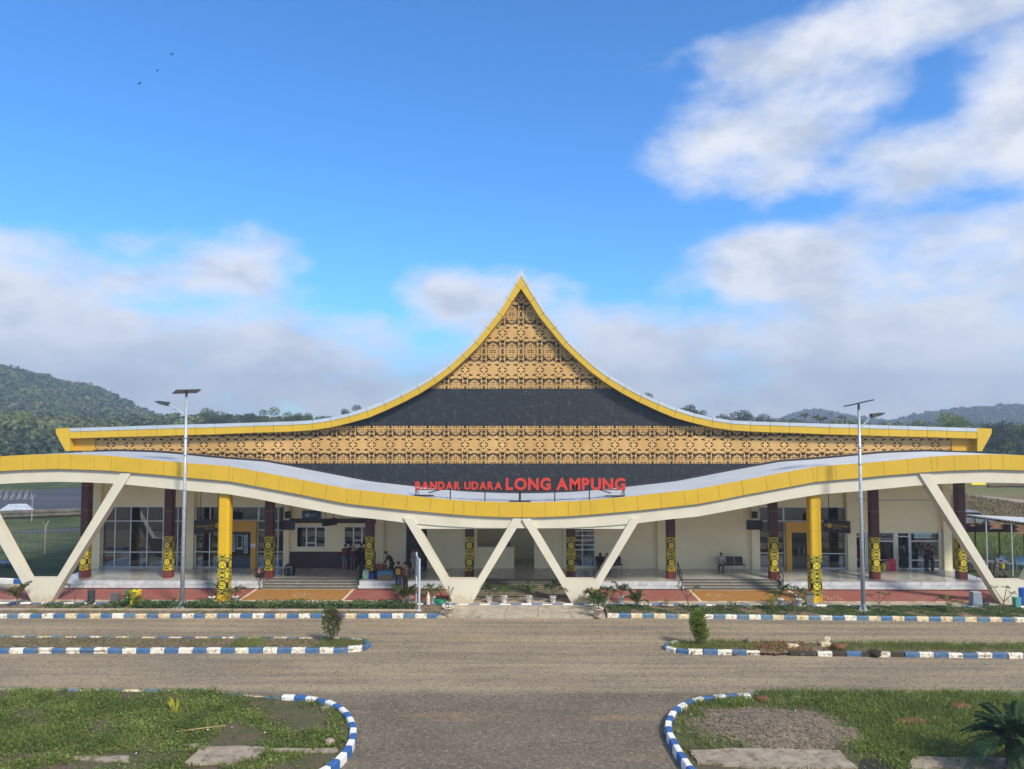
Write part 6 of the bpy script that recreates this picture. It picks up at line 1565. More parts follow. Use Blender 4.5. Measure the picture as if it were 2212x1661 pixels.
def rig(pose, h):
    """joints for a figure that looks towards -y; x is its left-right axis"""
    J = dict(pelvis=V((0, 0, .525)), waist=V((0, .0, .62)), chest=V((0, .005, .735)), neck=V((0, .01, .835)), head=V((0, -.008, .915)), top=V((0, .0, .965)))
    for s, n in ((1, 'L'), (-1, 'R')):
        J['sh' + n] = V((s * .105, .008, .80)); J['el' + n] = V((s * .135, .02, .635)); J['wr' + n] = V((s * .135, -.03, .49))
        J['hip' + n] = V((s * .052, 0, .50)); J['kn' + n] = V((s * .058, -.012, .28)); J['an' + n] = V((s * .06, .012, .04)); J['toe' + n] = V((s * .068, -.085, .018))
    def rot_upper(a, names, c):
        m = Matrix.Rotation(a, 3, 'X')
        for k in names: J[k] = c + m @ (J[k] - c)
    upper = ['waist', 'chest', 'neck', 'head', 'top', 'shL', 'shR', 'elL', 'elR', 'wrL', 'wrR']
    if pose == 'walk':
        J['knL'] += V((0, -.05, .01)); J['anL'] += V((0, -.12, .01)); J['toeL'] += V((0, -.12, .015)); J['anR'] += V((0, .10, .03)); J['knR'] += V((0, .02, 0)); J['toeR'] += V((0, .10, .0))
        J['wrL'] += V((0, .06, .02)); J['wrR'] += V((0, -.08, .03)); rot_upper(R(6), upper, J['pelvis'].copy())
    if pose == 'counter':
        for n, s in (('L', 1), ('R', -1)): J['el' + n] = V((s * .145, -.06, .66)); J['wr' + n] = V((s * .07, -.20, .68))
        rot_upper(R(7), upper, J['pelvis'].copy())
    if pose == 'bend':
        rot_upper(R(34), upper, J['pelvis'].copy()); J['wrL'] = J['shL'] + V((.03, -.14, -.24)); J['elL'] = J['shL'] + V((.03, -.04, -.16)); J['anL'] += V((0, -.11, 0)); J['toeL'] += V((0, -.11, 0)); J['knL'] += V((0, -.06, 0)); J['anR'] += V((0, .11, .01)); J['toeR'] += V((0, .11, 0)); J['head'] += V((0, -.02, .02))
    if pose == 'lean':
        rot_upper(R(14), upper, J['pelvis'].copy()); J['elL'] = J['shL'] + V((.05, -.14, .02)); J['wrL'] = J['elL'] + V((-.06, -.04, .12))
    if pose == 'reach':
        rot_upper(R(22), upper, J['pelvis'].copy()); J['elL'] = J['shL'] + V((.12, -.05, -.06)); J['wrL'] = J['elL'] + V((.12, -.05, -.06)); J['elR'] = J['shR'] + V((-.06, -.1, -.08)); J['wrR'] = J['elR'] + V((.08, -.1, -.03))
    if pose in ('sit', 'squat'):
        lift = .285 if pose == 'sit' else .12
        dz_ = .525 - lift
        for k in J:
            if k[:2] not in ('kn', 'an') and k[:3] != 'toe': J[k] = J[k] - V((0, 0, dz_))
        for s, n in ((1, 'L'), (-1, 'R')):
            if pose == 'sit':
                J['kn' + n] = V((s * .075, -.23, .295)); J['an' + n] = V((s * .07, -.25, .04)); J['toe' + n] = V((s * .075, -.345, .018))
            else:
                J['kn' + n] = V((s * .10, -.19, .26)); J['an' + n] = V((s * .075, -.09, .04)); J['toe' + n] = V((s * .08, -.18, .018))
            J['el' + n] = J['sh' + n] + V((s * .03, -.06, -.16)); J['wr' + n] = J['el' + n] + V((-s * .08, -.14, -.01))
        rot_upper(R(16 if pose == 'sit' else 26), upper, J['pelvis'].copy())
    return {k: v * h for k, v in J.items()}
def person(label, x, y, z, face, h=1.66, pose='stand', shirt=(.2, .2, .2), legs=(.05, .05, .06), long_sleeve=False, shorts=False, cap=None, scarf=None, skirt=False, shoes=(.03, .03, .03), back=None, m_shirt=None, jacket=None):
    J = rig(pose, h); o = thing('person', label, 'person', (x, y, z), face)
    def PM(nm, c): 
        k = '%s_%02x%02x%02x' % (nm, int(c[0] * 255), int(c[1] * 255), int(c[2] * 255)); return MATS.get(k) or M(k, c, .85, .14, 9)
    names = ['pelvis', 'waist', 'chest', 'neck', 'head', 'top']; rr = [(.072, .055), (.066, .048), (.078, .054), (.031, .031), (.043, .052), (.036, .044)]
    E_ = [(0, 1), (1, 2), (2, 3), (3, 4), (4, 5)]; vs = [J[k] for k in names]; rs = [(a * h, b * h) for a, b in rr]
    def add(p, v, r): vs.append(v); rs.append(r * h); E_.append((p, len(vs) - 1)); return len(vs) - 1
    nose = add(4, J['head'] + V((0, -.060, -.005)) * h, .010); add(4, J['head'] + V((0, -.045, -.038)) * h, .020)
    for n, s in (('L', 1), ('R', -1)):
        a = add(2, J['sh' + n], .033); b = add(a, J['el' + n], .026); c = add(b, J['wr' + n], .018)
        d = (J['wr' + n] - J['el' + n]).normalized(); pl_ = add(c, J['wr' + n] + d * .035 * h, .019)
        sd = d.cross(V((0, 0, 1))); sd = sd.normalized() if sd.length > .05 else V((0, 1, 0))
        bend = V((0, -1, 0)) if abs(d.z) > .6 else V((0, 0, -1))
        for k, (off, ln) in enumerate(((-.012, .045), (-.004, .052), (.005, .049), (.013, .038))):
            t = J['wr' + n] + d * (.045) * h + sd * off * h; add(add(pl_, t, .0062), t + (d * .85 + bend * .5).normalized() * ln * .8 * h, .0052)
        add(pl_, J['wr' + n] + (d * .05 + bend * .02 - sd * .022) * h, .0065)
        a = add(0, J['hip' + n], .050); b = add(a, J['kn' + n], .034); c = add(b, J['an' + n], .024); add(c, J['toe' + n], .020)
    link('body', skin_mesh(vs, E_, rs, skin_m, 'body'), o)
    # clothes
    G_ = .011
    vs, rs, E_ = [J['waist'], J['chest'], J['neck'] - V((0, 0, .012)) * h, J['pelvis'] + V((0, 0, -.012 if not jacket else -.05)) * h], [(.078 * h, .060 * h), (.090 * h, .066 * h), (.050 * h, .046 * h), (.084 * h, .068 * h)], [(0, 1), (1, 2), (0, 3)]
    for n in 'LR':
        a = add(1, J['sh' + n], .046); b = add(a, J['sh' + n].lerp(J['el' + n], .95), .037)
        if long_sleeve: add(b, J['el' + n].lerp(J['wr' + n], .9), .029)
    link('jacket' if jacket else 'shirt', skin_mesh(vs, E_, rs, m_shirt or PM('shirt', shirt), 'shirt'), o)
    vs, rs, E_ = [J['pelvis'] + V((0, 0, .02)) * h], [(.080 * h, .064 * h)], []
    for n in 'LR':
        a = add(0, J['hip' + n], .060); b = add(a, J['kn' + n] if not shorts else J['hip' + n].lerp(J['kn' + n], .9), .046)
        if not shorts: add(b, J['kn' + n].lerp(J['an' + n], .92), .036)
    link('shorts' if shorts else 'trousers', skin_mesh(vs, E_, rs, PM('trousers', legs), 'trousers'), o)
    up = (J['top'] - J['head']).normalized(); hc = J['head'] + up * .018 * h
    for n in 'LR':
        MB().ring([[tuple(J['an' + n].lerp(J['toe' + n], f) * 1 + V((x_ * w_ * h, 0, (-.026 + zq * hh) * h + (.0 if f < .5 else .004 * h)))) for x_, zq in ((-1, 0), (1, 0), (1, .8), (.5, 1), (-.5, 1), (-1, .8))] for f, w_, hh in ((-.35, .022, .045), (.2, .028, .05), (.75, .030, .036), (1.25, .020, .022))]).build('shoe', PM('shoe', shoes), o, world=False)
    for s in (-1, 1):
        MB().blob(tuple(J['head'] + V((s * .018, -.047, .008)) * h), (.006 * h, .005 * h, .005 * h), 6, 4).build('eye', hair_m, o, world=False)
        MB().blob(tuple(J['head'] + V((s * .047, .004, 0)) * h), (.006 * h, .012 * h, .018 * h), 6, 4).build('ear', skin_m, o, world=False)
    # hair as a cap of its own, open to the face
    def cap_mesh(r, zmin, c, face_cut=.35):
        mb = MB(); n, m_ = 14, 8; rings = []
        for j in range(m_ + 1):
            th = math.pi * .62 * (1 - j / m_) + .02
            rings.append([(c.x + r * .90 * math.sin(th) * math.cos(2 * math.pi * k / n), c.y + r * 1.02 * max(-.62 if th > 1.15 else -1, math.sin(2 * math.pi * k / n)) * math.sin(th), c.z + r * math.cos(th)) for k in range(n)])
        return mb.ring(rings)
    if scarf: cap_mesh(.068 * h, 0, hc).build('headscarf', PM('scarf', scarf), o, world=False); MB().ring([[tuple(J['neck'] + V((math.cos(t) * a * h, math.sin(t) * b * h, zq * h))) for t in [2 * math.pi * k / 12 for k in range(12)]] for a, b, zq in ((.105, .075, -.06), (.07, .06, -.01), (.052, .05, .035))]).build('headscarf_drape', PM('scarf', scarf), o, world=False)
    else: cap_mesh(.060 * h, 0, hc).build('hair', hair_m, o, world=False)
    if cap:
        cap_mesh(.064 * h, 0, hc + V((0, 0, .012)) * h).build('cap', PM('cap', cap), o, world=False); c = hc + V((0, -.075, .022)) * h; MB().box((c.x - .035 * h, c.y - .03 * h, c.z - .004 * h), (c.x + .035 * h, c.y + .03 * h, c.z + .004 * h)).build('cap_peak', PM('cap', cap), o, world=False)
    return o, J
def facing(d): return {'away': math.pi, 'camera': 0, 'left': -math.pi / 2, 'right': math.pi / 2}[d]
denim = (.055, .09, .17)
wy = YW - .55
pe = lambda zf, a, b, y: P(*zf(a, b), y)[0]
person('man in a maroon shirt and denim shorts at the ticket window, seen from behind', pe(Z2, 765, 1000, wy), wy, FZ, facing('away') - .3, 1.66, 'counter', (.16, .03, .03), (.10, .16, .25), shorts=True, shoes=(.3, .2, .15))
wo, J = person('woman in a pale headscarf and dark red top at the ticket window', pe(Z2, 838, 1000, wy - .25), wy - .25, FZ, facing('away'), 1.6, 'stand', (.17, .025, .04), (.10, .11, .10), True, scarf=(.42, .30, .25), shoes=(.3, .28, .26))
def backpack(owner, J, h, m, label, cat='backpack', s=1.0):
    mw = WM(owner); c = (J['chest'] + J['waist']) / 2 + V((0, .105, .0)) * h; q = mw @ c
    o = thing('backpack', label, cat, q, owner.rotation_euler.z); MB().ring([[(x_ * f, y_ + .0, zq) for x_, y_ in rrect(.30 * s, .05, 3, .16)] for f, zq in ((.9, -.21 * s), (1, -.15 * s), (1, .12 * s), (.75, .2 * s))]).build('body', m, o, smooth=False, world=False)
    MB().box((-.10 * s, .081, -.17 * s), (.10 * s, .11, .0)).build('pocket', m, o, world=False)
    for k in (-.09, .09): MB().tube([(k, -.07, -.15 * s), (k, -.10, 0), (k, -.2, .17), (k, -.14, .22), (k, -.05, .2)], .014, 5).build('strap', black_plastic, o, world=False)
    return o
backpack(wo, J, 1.6, cl('plum', (.11, .02, .08)), 'plum coloured bag on the back of the woman in the pale headscarf', 'bag', .95)
person('person in black with dark hair between the two in red at the ticket window', pe(Z2, 815, 1000, wy + .15), wy + .15, FZ, facing('away'), 1.68, 'counter', (.02, .02, .022), (.03, .03, .03), True)
person('man in black leaning on the ticket window beside the patterned column', pe(Z2, 905, 1000, wy + .1), wy + .1, FZ, facing('away'), 1.70, 'counter', (.02, .02, .022), (.018, .018, .02), True)
# group at the luggage
x, y = gp(925, 815); person('man in a black jacket crouching at the luggage', PX(Zm(940, 0)[0], 45.75), 45.75, FZ, facing('left') - .2, 1.7, 'bend', (.028, .024, .026), (.03, .03, .035), True, jacket=True)
fo, J = person('man in a dark jacket and jeans walking up to the luggage', PX(Zm(1075, 0)[0], 44.15), 44.2, PZ0, facing('away') + .1, 1.76, 'walk', (.025, .028, .036), denim, True, jacket=True, shoes=(.15, .10, .08))
backpack(fo, J, 1.76, cl('orange', (.55, .26, .06)), 'small orange backpack on the man in the dark jacket', s=.85)
person('man in a cap and brown jacket standing beside the one with the orange backpack', PX(Zm(1240, 0)[0], 44.25), 44.3, PZ0, facing('away') + .9, 1.72, 'stand', (.10, .060, .042), (.025, .024, .022), True, jacket=True, cap=(.02, .02, .022))
x_ = PX(Zm(1345, 0)[0], 44.5); bag(x_, 44.45, .95, .18, .14, .32, cl('black', (0, 0, 0)), 'black shoulder bag at the side of the man in the brown jacket', 9)
floral = M('floral_cloth', (.42, .37, .33), .85, .2, 12, dirt=(.12, .07, .07), dirt_amt=.45, dscale=14)
person('person in a floral shirt and white trousers stooping behind the thin sign', PX(Zm(1395, 0)[0], 46.9), 46.9, FZ, facing('right') + .5, 1.66, 'walk', (.4, .35, .3), (.50, .46, .40), m_shirt=floral, shoes=(.4, .36, .33))
person('person in dark trousers behind the left middle support, beside the floral shirt', PX(Zm(1480, 0)[0], 47.6), 47.6, FZ, facing('away'), 1.62, 'stand', (.12, .10, .09), (.03, .028, .026))
person('tall person in grey and black half hidden by the left middle support', PX(Zm(1665, 0)[0], 47.9), 47.9, FZ, facing('left'), 1.72, 'stand', (.16, .145, .13), (.025, .024, .022), True)
# bench sitters
person('woman in a black headscarf and gown on the bench behind the support', PX(Z3(757, 0)[0], 47.72), 47.74, FZ, facing('camera'), 1.62, 'sit', (.016, .016, .018), (.016, .016, .018), True, scarf=(.014, .014, .016))
person('person in brown on the bench, hidden behind the right middle support', PX(Z3(818, 0)[0], 47.72), 47.74, FZ, facing('camera'), 1.62, 'sit', (.12, .06, .05), (.03, .03, .03), True)
person('grey haired man in a white shirt and jeans on the bench by the plain wall', PX(Z3(1805, 0)[0], 47.72), 47.74, FZ, facing('camera') - .35, 1.68, 'sit', (.42, .42, .46), (.06, .08, .12), False, scarf=None)
# canteen
person('man in a long black shirt standing in the canteen doorway, seen from behind', PX(Q6(1090, 0)[0], 48.2), 48.1, FZ, facing('away'), 1.72, 'stand', (.02, .02, .021), (.018, .018, .02), True, jacket=True, shoes=(.3, .22, .16))
person('man in a navy shirt standing sideways before the canteen window', PX(Q6(1705, 0)[0], 47.4), 47.4, FZ, facing('right') - .15, 1.70, 'stand', (.022, .028, .045), (.04, .036, .04), shoes=(.25, .13, .06))
person('man in a dark cap leaning with his hand at his face by the canteen window', PX(Q6(1590, 0)[0], 48.0), 48.05, FZ, facing('right') + .2, 1.68, 'lean', (.022, .022, .024), (.02, .02, .022), True, cap=(.02, .02, .02))
# shelter at the right, counter at the middle, hall
xs_ = G(2152, 1252, 0); person('man in a blue shirt reaching sideways at the shelter', xs_[0], xs_[1], 0, facing('camera') + .3, 1.72, 'reach', (.09, .14, .24), (.12, .10, .09))
person('woman in a patterned scarf behind the counter, above the low wall', P(*Q4(785, 420), 49.4)[0], 49.4, FZ, facing('camera'), 1.62, 'stand', (.14, .07, .07), (.03, .03, .03), True, scarf=(.18, .10, .10))
person('staff member in grey standing behind the reception desk in the hall', PX(Z1(1292, 0)[0], 51.6), 51.6, FZ, facing('left'), 1.66, 'stand', (.14, .15, .15), (.03, .03, .035))
# ------------------------------------------------------------------ beyond the left end: fence, razor wire, stone wall
fence_m = M('fence_wire', (.20, .215, .20), .6, .1); post_c = M('fence_post', (.30, .30, .28), .8, .15)
def fence(label, pts, hgt, wires, spacing, ybar=True, zb=0.0):
    o = thing('fence', label, 'fence', (pts[0][0], pts[0][1], zb)); A, Bv = V((*pts[0], zb)), V((*pts[1], zb)); n = max(1, round((Bv - A).length / spacing)); d = (Bv - A) / n; u_ = d.normalized(); off = V((-u_.y, u_.x, 0))
    for i in range(n + 1):
        p = d * i; mb = MB().tube([p + V((0, 0, 0)), p + V((0, 0, hgt))], .045, 6)
        if ybar: mb.tube([p + V((0, 0, hgt)), p + off * .32 + V((0, 0, hgt + .4))], .03, 5); mb.tube([p + V((0, 0, hgt)), p - off * .32 + V((0, 0, hgt + .4))], .03, 5)
        mb.build('post', post_c, o, world=False)
    mb = MB()
    for k in range(wires): z = .15 + (hgt - .2) * k / (wires - 1); mb.tube([V((0, 0, z)), (Bv - A) + V((0, 0, z))], .011, 4)
    m_ = int((Bv - A).length / .5)
    for i in range(m_): p = (Bv - A) * i / m_; mb.tube([p + V((0, 0, .15)), p + V((0, 0, hgt - .05))], .007, 3)
    w_ = mb.build('wire_mesh', fence_m, o, world=False); w_['kind'] = 'stuff'
    return o
Z6 = lambda a, b: zz(0, 1950, .30108, a, b)
fa = G(*Z6(-700, 850), 0); fb = G(*Z6(1260, 905), 0)
fence('wire fence with forked posts on the grass left of the terminal', [fa, fb], 2.1, 14, 3.9)
ra = G(*Z6(-1100, 470), 0); rb = G(*Z6(420, 452), 0)
rf = fence('tall fence carrying a coil of razor wire left of the terminal', [ra, rb], 2.3, 4, 4.5)
mb = MB(); A, Bv = V((0, 0, 2.72)), V((rb[0] - ra[0], rb[1] - ra[1], 2.72)); u_ = (Bv - A); u_.z = 0; L_ = u_.length; u_.normalize(); sd = V((-u_.y, u_.x, 0))
path = []
nt = int(L_ * 3.2)
for k in range(nt * 14):
    t = k / 14 * 2 * math.pi; path.append(A + u_ * (L_ * k / (nt * 14) + .16 * math.sin(t * .5)) + sd * .46 * math.cos(t) + V((0, 0, .46 * math.sin(t))))
mb.tube(path, .017, 3); mb.build('razor_wire', M('razor_wire', (.5, .51, .5), .45, .1, metal=.4), rf, world=False)
mb = MB(); rg = random.Random(2); wa, wb = G(*Z6(-500, 430), 0), G(*Z6(1085, 372), 0)
o = thing('stone_wall', 'low retaining wall of rough stone below the runway', 'wall', (wa[0], wa[1], 0)); dv = V((wb[0] - wa[0], wb[1] - wa[1], 0)); n = 46
rock_m = M('wall_stone', (.115, .105, .088), .9, .3, 1.2)
MB().box((0, 0, 0), (dv.length, .5, .75)).build('wall_core', M('wall_mortar', (.12, .115, .1), .9), o, world=False); o.rotation_euler.z = math.atan2(dv.y, dv.x)
st_mesh = [MB().blob((0, 0, 0), (.36, .12, .2), 8, 5, .2, rg).mesh('wall_stone', rock_m, True) for _ in range(4)]
for k in range(n):
    for r_ in range(2): s_ = link('stone', st_mesh[(k + r_) % 4], o, (dv.length * (k + .5 * r_) / n, 0, .2 + r_ * .36)); s_.rotation_euler.y = rg.uniform(-.3, .3)
x, y = G(*Z6(1270, 352), 0); o = thing('traffic_cone', 'orange traffic cone on the grass by the apron', 'cone', (x, y, 0)); MB().lathe([(.24, .06), (.05, .95), (.02, 1.0)], n=12).build('cone', M('cone_orange', (.75, .13, .03), .5), o, world=False); MB().box((-.32, -.32, 0), (.32, .32, .058)).build('cone_base', MATS['cone_orange'], o, world=False)
x, y = G(*Z6(35, 1052), 0); o = thing('trolley', 'blue grey luggage trolley parked beyond the far left support', 'trolley', (x, y, 0)); tm = M('blue_grey_steel', (.16, .19, .27), .5)
MB().box((-.7, -.4, .25), (.7, .4, .34)).build('deck', tm, o, world=False)
for s in (-.62, .0, .62): MB().tube([(s, .38, .34), (s, .38, 1.25)], .035, 6).build('upright', tm, o, world=False)
for z_ in (.75, 1.22): MB().tube([(-.66, .38, z_), (.66, .38, z_)], .035, 6).build('cross_bar', tm, o, world=False)
for a_ in (-.5, .5):
    for b_ in (-.3, .3): MB().tube([(a_, b_ - .04, .12), (a_, b_ + .04, .12)], .12, 10).build('wheel', black_plastic, o, world=False)

# ------------------------------------------------------------------ beyond the right end: shelter, car, field things
def rx(a, b, y): return P(*zz(3700, 1900, .33112, a, b), y)
SY0, SY1 = 47.5, 55.0
o = thing('shelter', 'open shelter with a white corrugated roof and thin posts right of the terminal', 'shelter', (rx(900, 1000, SY0)[0], 50, 0)); sx0 = o.location.x
xa_, za_ = rx(440, 468, SY1); xb_, zb2 = rx(1600, 640, SY0)
def corr(x0, x1, y0, y1, z00, z10, z01, z11, n, name):
    mb = MB()
    for i in range(n):
        for (f0, f1, h0, h1) in ((0, .35, 0, .05), (.35, .65, .05, .05), (.65, 1, .05, 0)):
            fa_, fb_ = (i + f0) / n, (i + f1) / n; A0 = lambda f: x0 + (x1 - x0) * f; Z0 = lambda f: z00 + (z10 - z00) * f; Z1f = lambda f: z01 + (z11 - z01) * f
            mb.add([(A0(fa_) - sx0, y0 - 50, Z0(fa_) + h0), (A0(fb_) - sx0, y0 - 50, Z0(fb_) + h1), (A0(fb_) - sx0, y1 - 50, Z1f(fb_) + h1), (A0(fa_) - sx0, y1 - 50, Z1f(fa_) + h0)], [(0, 1, 2, 3)])
    return mb.build(name, shed_sheet, o, world=False)
xl_, zl_ = rx(445, 478, 49.0); xr_, zr_ = rx(1196, 578, 49.0)
xrr = xr_ + 5
sl = (zr_ - zl_) / (xr_ - xl_)
xt, zt2 = rx(445, 460, 53.5)
corr(xl_, xrr, 49.0, 53.5, zl_, zl_ + sl * (xrr - xl_), zt2, zt2 + sl * .35 * (xrr - xl_), 40, 'roof_sheet')
for (a, y_, zt3) in ((470, 49.3, 500), (735, 49.3, 540), (1040, 49.3, 560), (890, 53.2, 560), (1190, 53.2, 560), (600, 53.2, 520)):
    px__, zz_ = rx(a, zt3, y_); zr = zl_ + sl * (px__ - xl_) if y_ < 50 else zt2 + sl * .35 * (px__ - xl_)
    MB().tube([(px__ - sx0, y_ - 50, 0), (px__ - sx0, y_ - 50, zr)], .05, 8).build('post', galv if a in (735, 1040) else black_metal, o, world=False)
MB().tube([(xl_ - sx0, -.68, zl_ - .1), (xrr - sx0, -.68, zl_ - .1 + sl * (xrr - xl_))], .04, 6).build('beam', black_metal, o, world=False)
lat = M('brown_lattice', (.20, .12, .07), .8, .2, 5)
for (a0, a1, b0, b1, nn) in ((540, 600, 510, 620, 6), (780, 930, 560, 650, 7), (1090, 1250, 590, 710, 8)):
    x0, z0 = rx(a0, b1, 49.2); x1, z1 = rx(a1, b0, 49.2)
    for k in range(nn): zk = z0 + (z1 - z0) * (k + .5) / nn; MB().box((x0 - sx0 + .1 * (k % 3), -.82, zk - .03), (x1 - sx0 - .12 * (k % 2), -.79, zk + .03)).build('lattice_slat', lat, o, world=False)
x0, z0 = rx(480, 690, 53.2); x1, z1 = rx(1300, 600, 53.2); MB().box((x0 - sx0, 3.2, z0), (x1 - sx0, 3.26, z1)).build('rear_panel', M('brown_awning', (.085, .045, .035), .8), o, world=False)
fa, fb = G(2050, 1228, 0), G(2330, 1228, 0)
fence('wire fence behind the shelter', [fa, fb], 2.0, 12, 3.0, False)
xk, yk = G(*zz(3700, 1900, .33112, 1000, 1060), 0); yk = 51.5
def chair(x, y, rz, label):
    o = thing('chair', label, 'chair', (x, y, 0), rz, 'plastic chairs at the shelter'); pm = MATS.get('blue_chair') or M('blue_chair', (.16, .30, .45), .45)
    MB().box((-.24, -.24, .42), (.24, .24, .46)).build('seat', pm, o, world=False); MB().ring([[(x_, .25 + .12 * f, .46 + f * .45) for x_ in (-.24, .24)] + [(x_, .29 + .12 * f, .46 + f * .45) for x_ in (.24, -.24)] for f in (0, 1)]).build('backrest', pm, o, world=False)
    for a_ in (-.21, .21):
        for b_ in (-.21, .21): MB().tube([(a_ * 1.1, b_ * 1.1, 0), (a_, b_, .42)], .022, 5).build('leg', pm, o, world=False)
        MB().tube([(a_, -.2, .44), (a_ * 1.1, -.2, .66), (a_ * 1.1, .3, .68)], .02, 5).build('armrest', pm, o, world=False)
chair(rx(1000, 1000, 51.5)[0], 51.5, .4, 'pale blue plastic chair standing behind the man at the shelter'); chair(rx(1125, 1000, 51.5)[0], 51.3, -.5, 'pale blue plastic chair at the right edge of the shelter')
x, _z = rx(650, 1000, 50.6); o = thing('table', 'dark trestle table under the shelter', 'table', (x, 50.6, 0)); MB().box((-1.1, -.4, .72), (1.1, .4, .76)).build('top', M('grey_table', (.13, .14, .15), .5), o, world=False)
for a_ in (-.9, .9):
    for b_ in (-.3, .3): MB().tube([(a_, b_, 0), (a_, b_, .72)], .03, 6).build('leg', black_metal, o, world=False)
x, _z = rx(720, 1170, 45.9); bin_round(2126, 1262, .21, .36, M('green_drum', (.03, .26, .08), .45, .06), 'green drum with a pale lid behind the far right support', white_plastic, 'drum')
x, y = G(*zz(3700, 1900, .33112, 935, 1130), 0); bin_round(*zz(3700, 1900, .33112, 935, 1128), .15, .34, M('yellow_drum', (.42, .30, .03), .5, .06), 'small yellow drum by the man at the shelter', None, 'drum')
o = thing('sack', 'row of dark brown sacks on the ground before the shelter', 'sack', (*G(*zz(3700, 1900, .33112, 865, 1235), 0), 0))
for k in range(4): MB().blob((k * .38 - .6, 0, .17), (.24, .3, .2), 10, 7, .08).build('sack_body', M('sack_brown', (.06, .045, .03), .9, .3, 8) if 'sack_brown' not in MATS else MATS['sack_brown'], o, smooth=True, world=False)
# grey car parked far behind the brown column
x, y = G(2090, 1135, 0); o = thing('parked_car', 'grey car parked beyond the far right brown column', 'car', (x, y, 0)); carp = M('grey_car_paint', (.20, .23, .26), .3, .03, metal=.4)
MB().prism_y([(-2.1, .35), (2.1, .35), (2.15, .75), (1.4, .92), (.8, 1.42), (-1.2, 1.45), (-1.95, .95), (-2.15, .8)], -.82, .82).build('body', carp, o, world=False)
MB().prism_y([(1.2, .95), (.72, 1.34), (-1.1, 1.37), (-1.7, .95)], -.83, .83).build('side_window', MATS['fridge_glass'], o, world=False)
for a_ in (-1.3, 1.3):
    for b_ in (-.78, .78): MB().ring([[(a_ + .33 * math.cos(t), b_ + d_, .33 + .33 * math.sin(t)) for t in [2 * math.pi * k / 16 for k in range(16)]] for d_ in (-.1, .1)]).build('wheel', black_plastic, o, world=False)
x, y = G(*zz(3700, 1900, .33112, 648, 131), 0); o = thing('runway_marker', 'bright yellow marker board lying on the far field', 'marker', (x, y, 0)); MB().box((-1.1, -.06, .15), (1.1, .06, .85)).build('board', M('marker_yellow', (.85, .72, .02), .5), o, world=False); MB().box((-.9, -.03, 0), (-.8, .03, .15)).build('foot', black_metal, o, world=False); MB().box((.8, -.03, 0), (.9, .03, .15)).build('foot', black_metal, o, world=False)
x, y = G(*zz(3700, 1900, .33112, 1080, 146), 0)
o = tag(MB().tube([(-4, 0, .15), (-1, .3, .25), (3, -.2, .2), (8, .1, .2)], [.28, .24, .26, .15], 8).build('felled_log', M('log', (.10, .065, .04), .9, .3, 2)), 'dark felled log lying on the far right field', 'log'); o.location = (x, y, 0)
mb_ = []
p = np.stack([nrg.uniform(26, 62, 26000), nrg.uniform(66, 116, 26000), np.zeros(26000)], 1); p = p[p[:, 0] > p[:, 1] * .50]
kind(bulk('dry_field_grass', blades(p, .12, .34, .09, .5), 4, leafmat('field_dry_blade', (.085, .072, .030), (.20, .155, .070), .35, .2)), 'stuff', 'tall dry grass on the field right of the terminal', 'grass')
p = np.stack([nrg.uniform(27, 44, 9000), nrg.uniform(57, 67, 9000), np.zeros(9000)], 1)
kind(bulk('rough_grass', blades(p, .2, .5, .07, .4), 4, grass_m), 'stuff', 'rough green grass behind the shelter', 'grass')

# ------------------------------------------------------------------ hills and forest
def profile(pts, d): return [P(u, v, d) for u, v in pts]
forest_d = leafmat('forest_dark', (.028, .050, .022), (.060, .090, .034), .05, .15); forest_m = leafmat('forest_mid', (.050, .085, .024), (.115, .155, .042), .05, .15); forest_o = leafmat('forest_olive', (.085, .100, .036), (.165, .170, .060), .05, .15)
forest_l = leafmat('forest_light', (.085, .120, .036), (.185, .225, .075), .05, .2)
hill_m = M('hill_ground', (.035, .05, .022), .95, .3, .05)
def hill(name, sky_pts, d0, d1, base, label, back=160):
    """a ridge whose crest follows the skyline at distance d1 and falls to the plain at d0"""
    crest = profile(sky_pts, d1); vs, fs = [], []; nx, ny = 60, 14; x0, x1 = crest[0][0], crest[-1][0]
    for j in range(ny + 1):
        f = j / ny
        for i in range(nx + 1):
            g = i / nx; xc = x0 + (x1 - x0) * g; zc = lerp_curve(crest, xc); y = d0 + (d1 - d0) * f; x = xc * (y / d1) ** .5
            e_ = math.sin(f * math.pi / 2) ** 1.15
            vs.append((x, y, max(-1, base + (zc - base) * e_ + fbm(x * .02, y * .02) * 3 * f * (1 - f) * 4)))
    for i in range(nx + 1): g = i / nx; xc = x0 + (x1 - x0) * g; vs.append((xc, d1 + back, -5))
    for j in range(ny + 1):
        for i in range(nx): a = j * (nx + 1) + i; fs.append((a, a + 1, a + nx + 2, a + nx + 1))
    o = MB().add(vs, fs).build(name, hill_m, smooth=True); kind(o, 'structure', label, 'hill')
    return vs, nx, ny
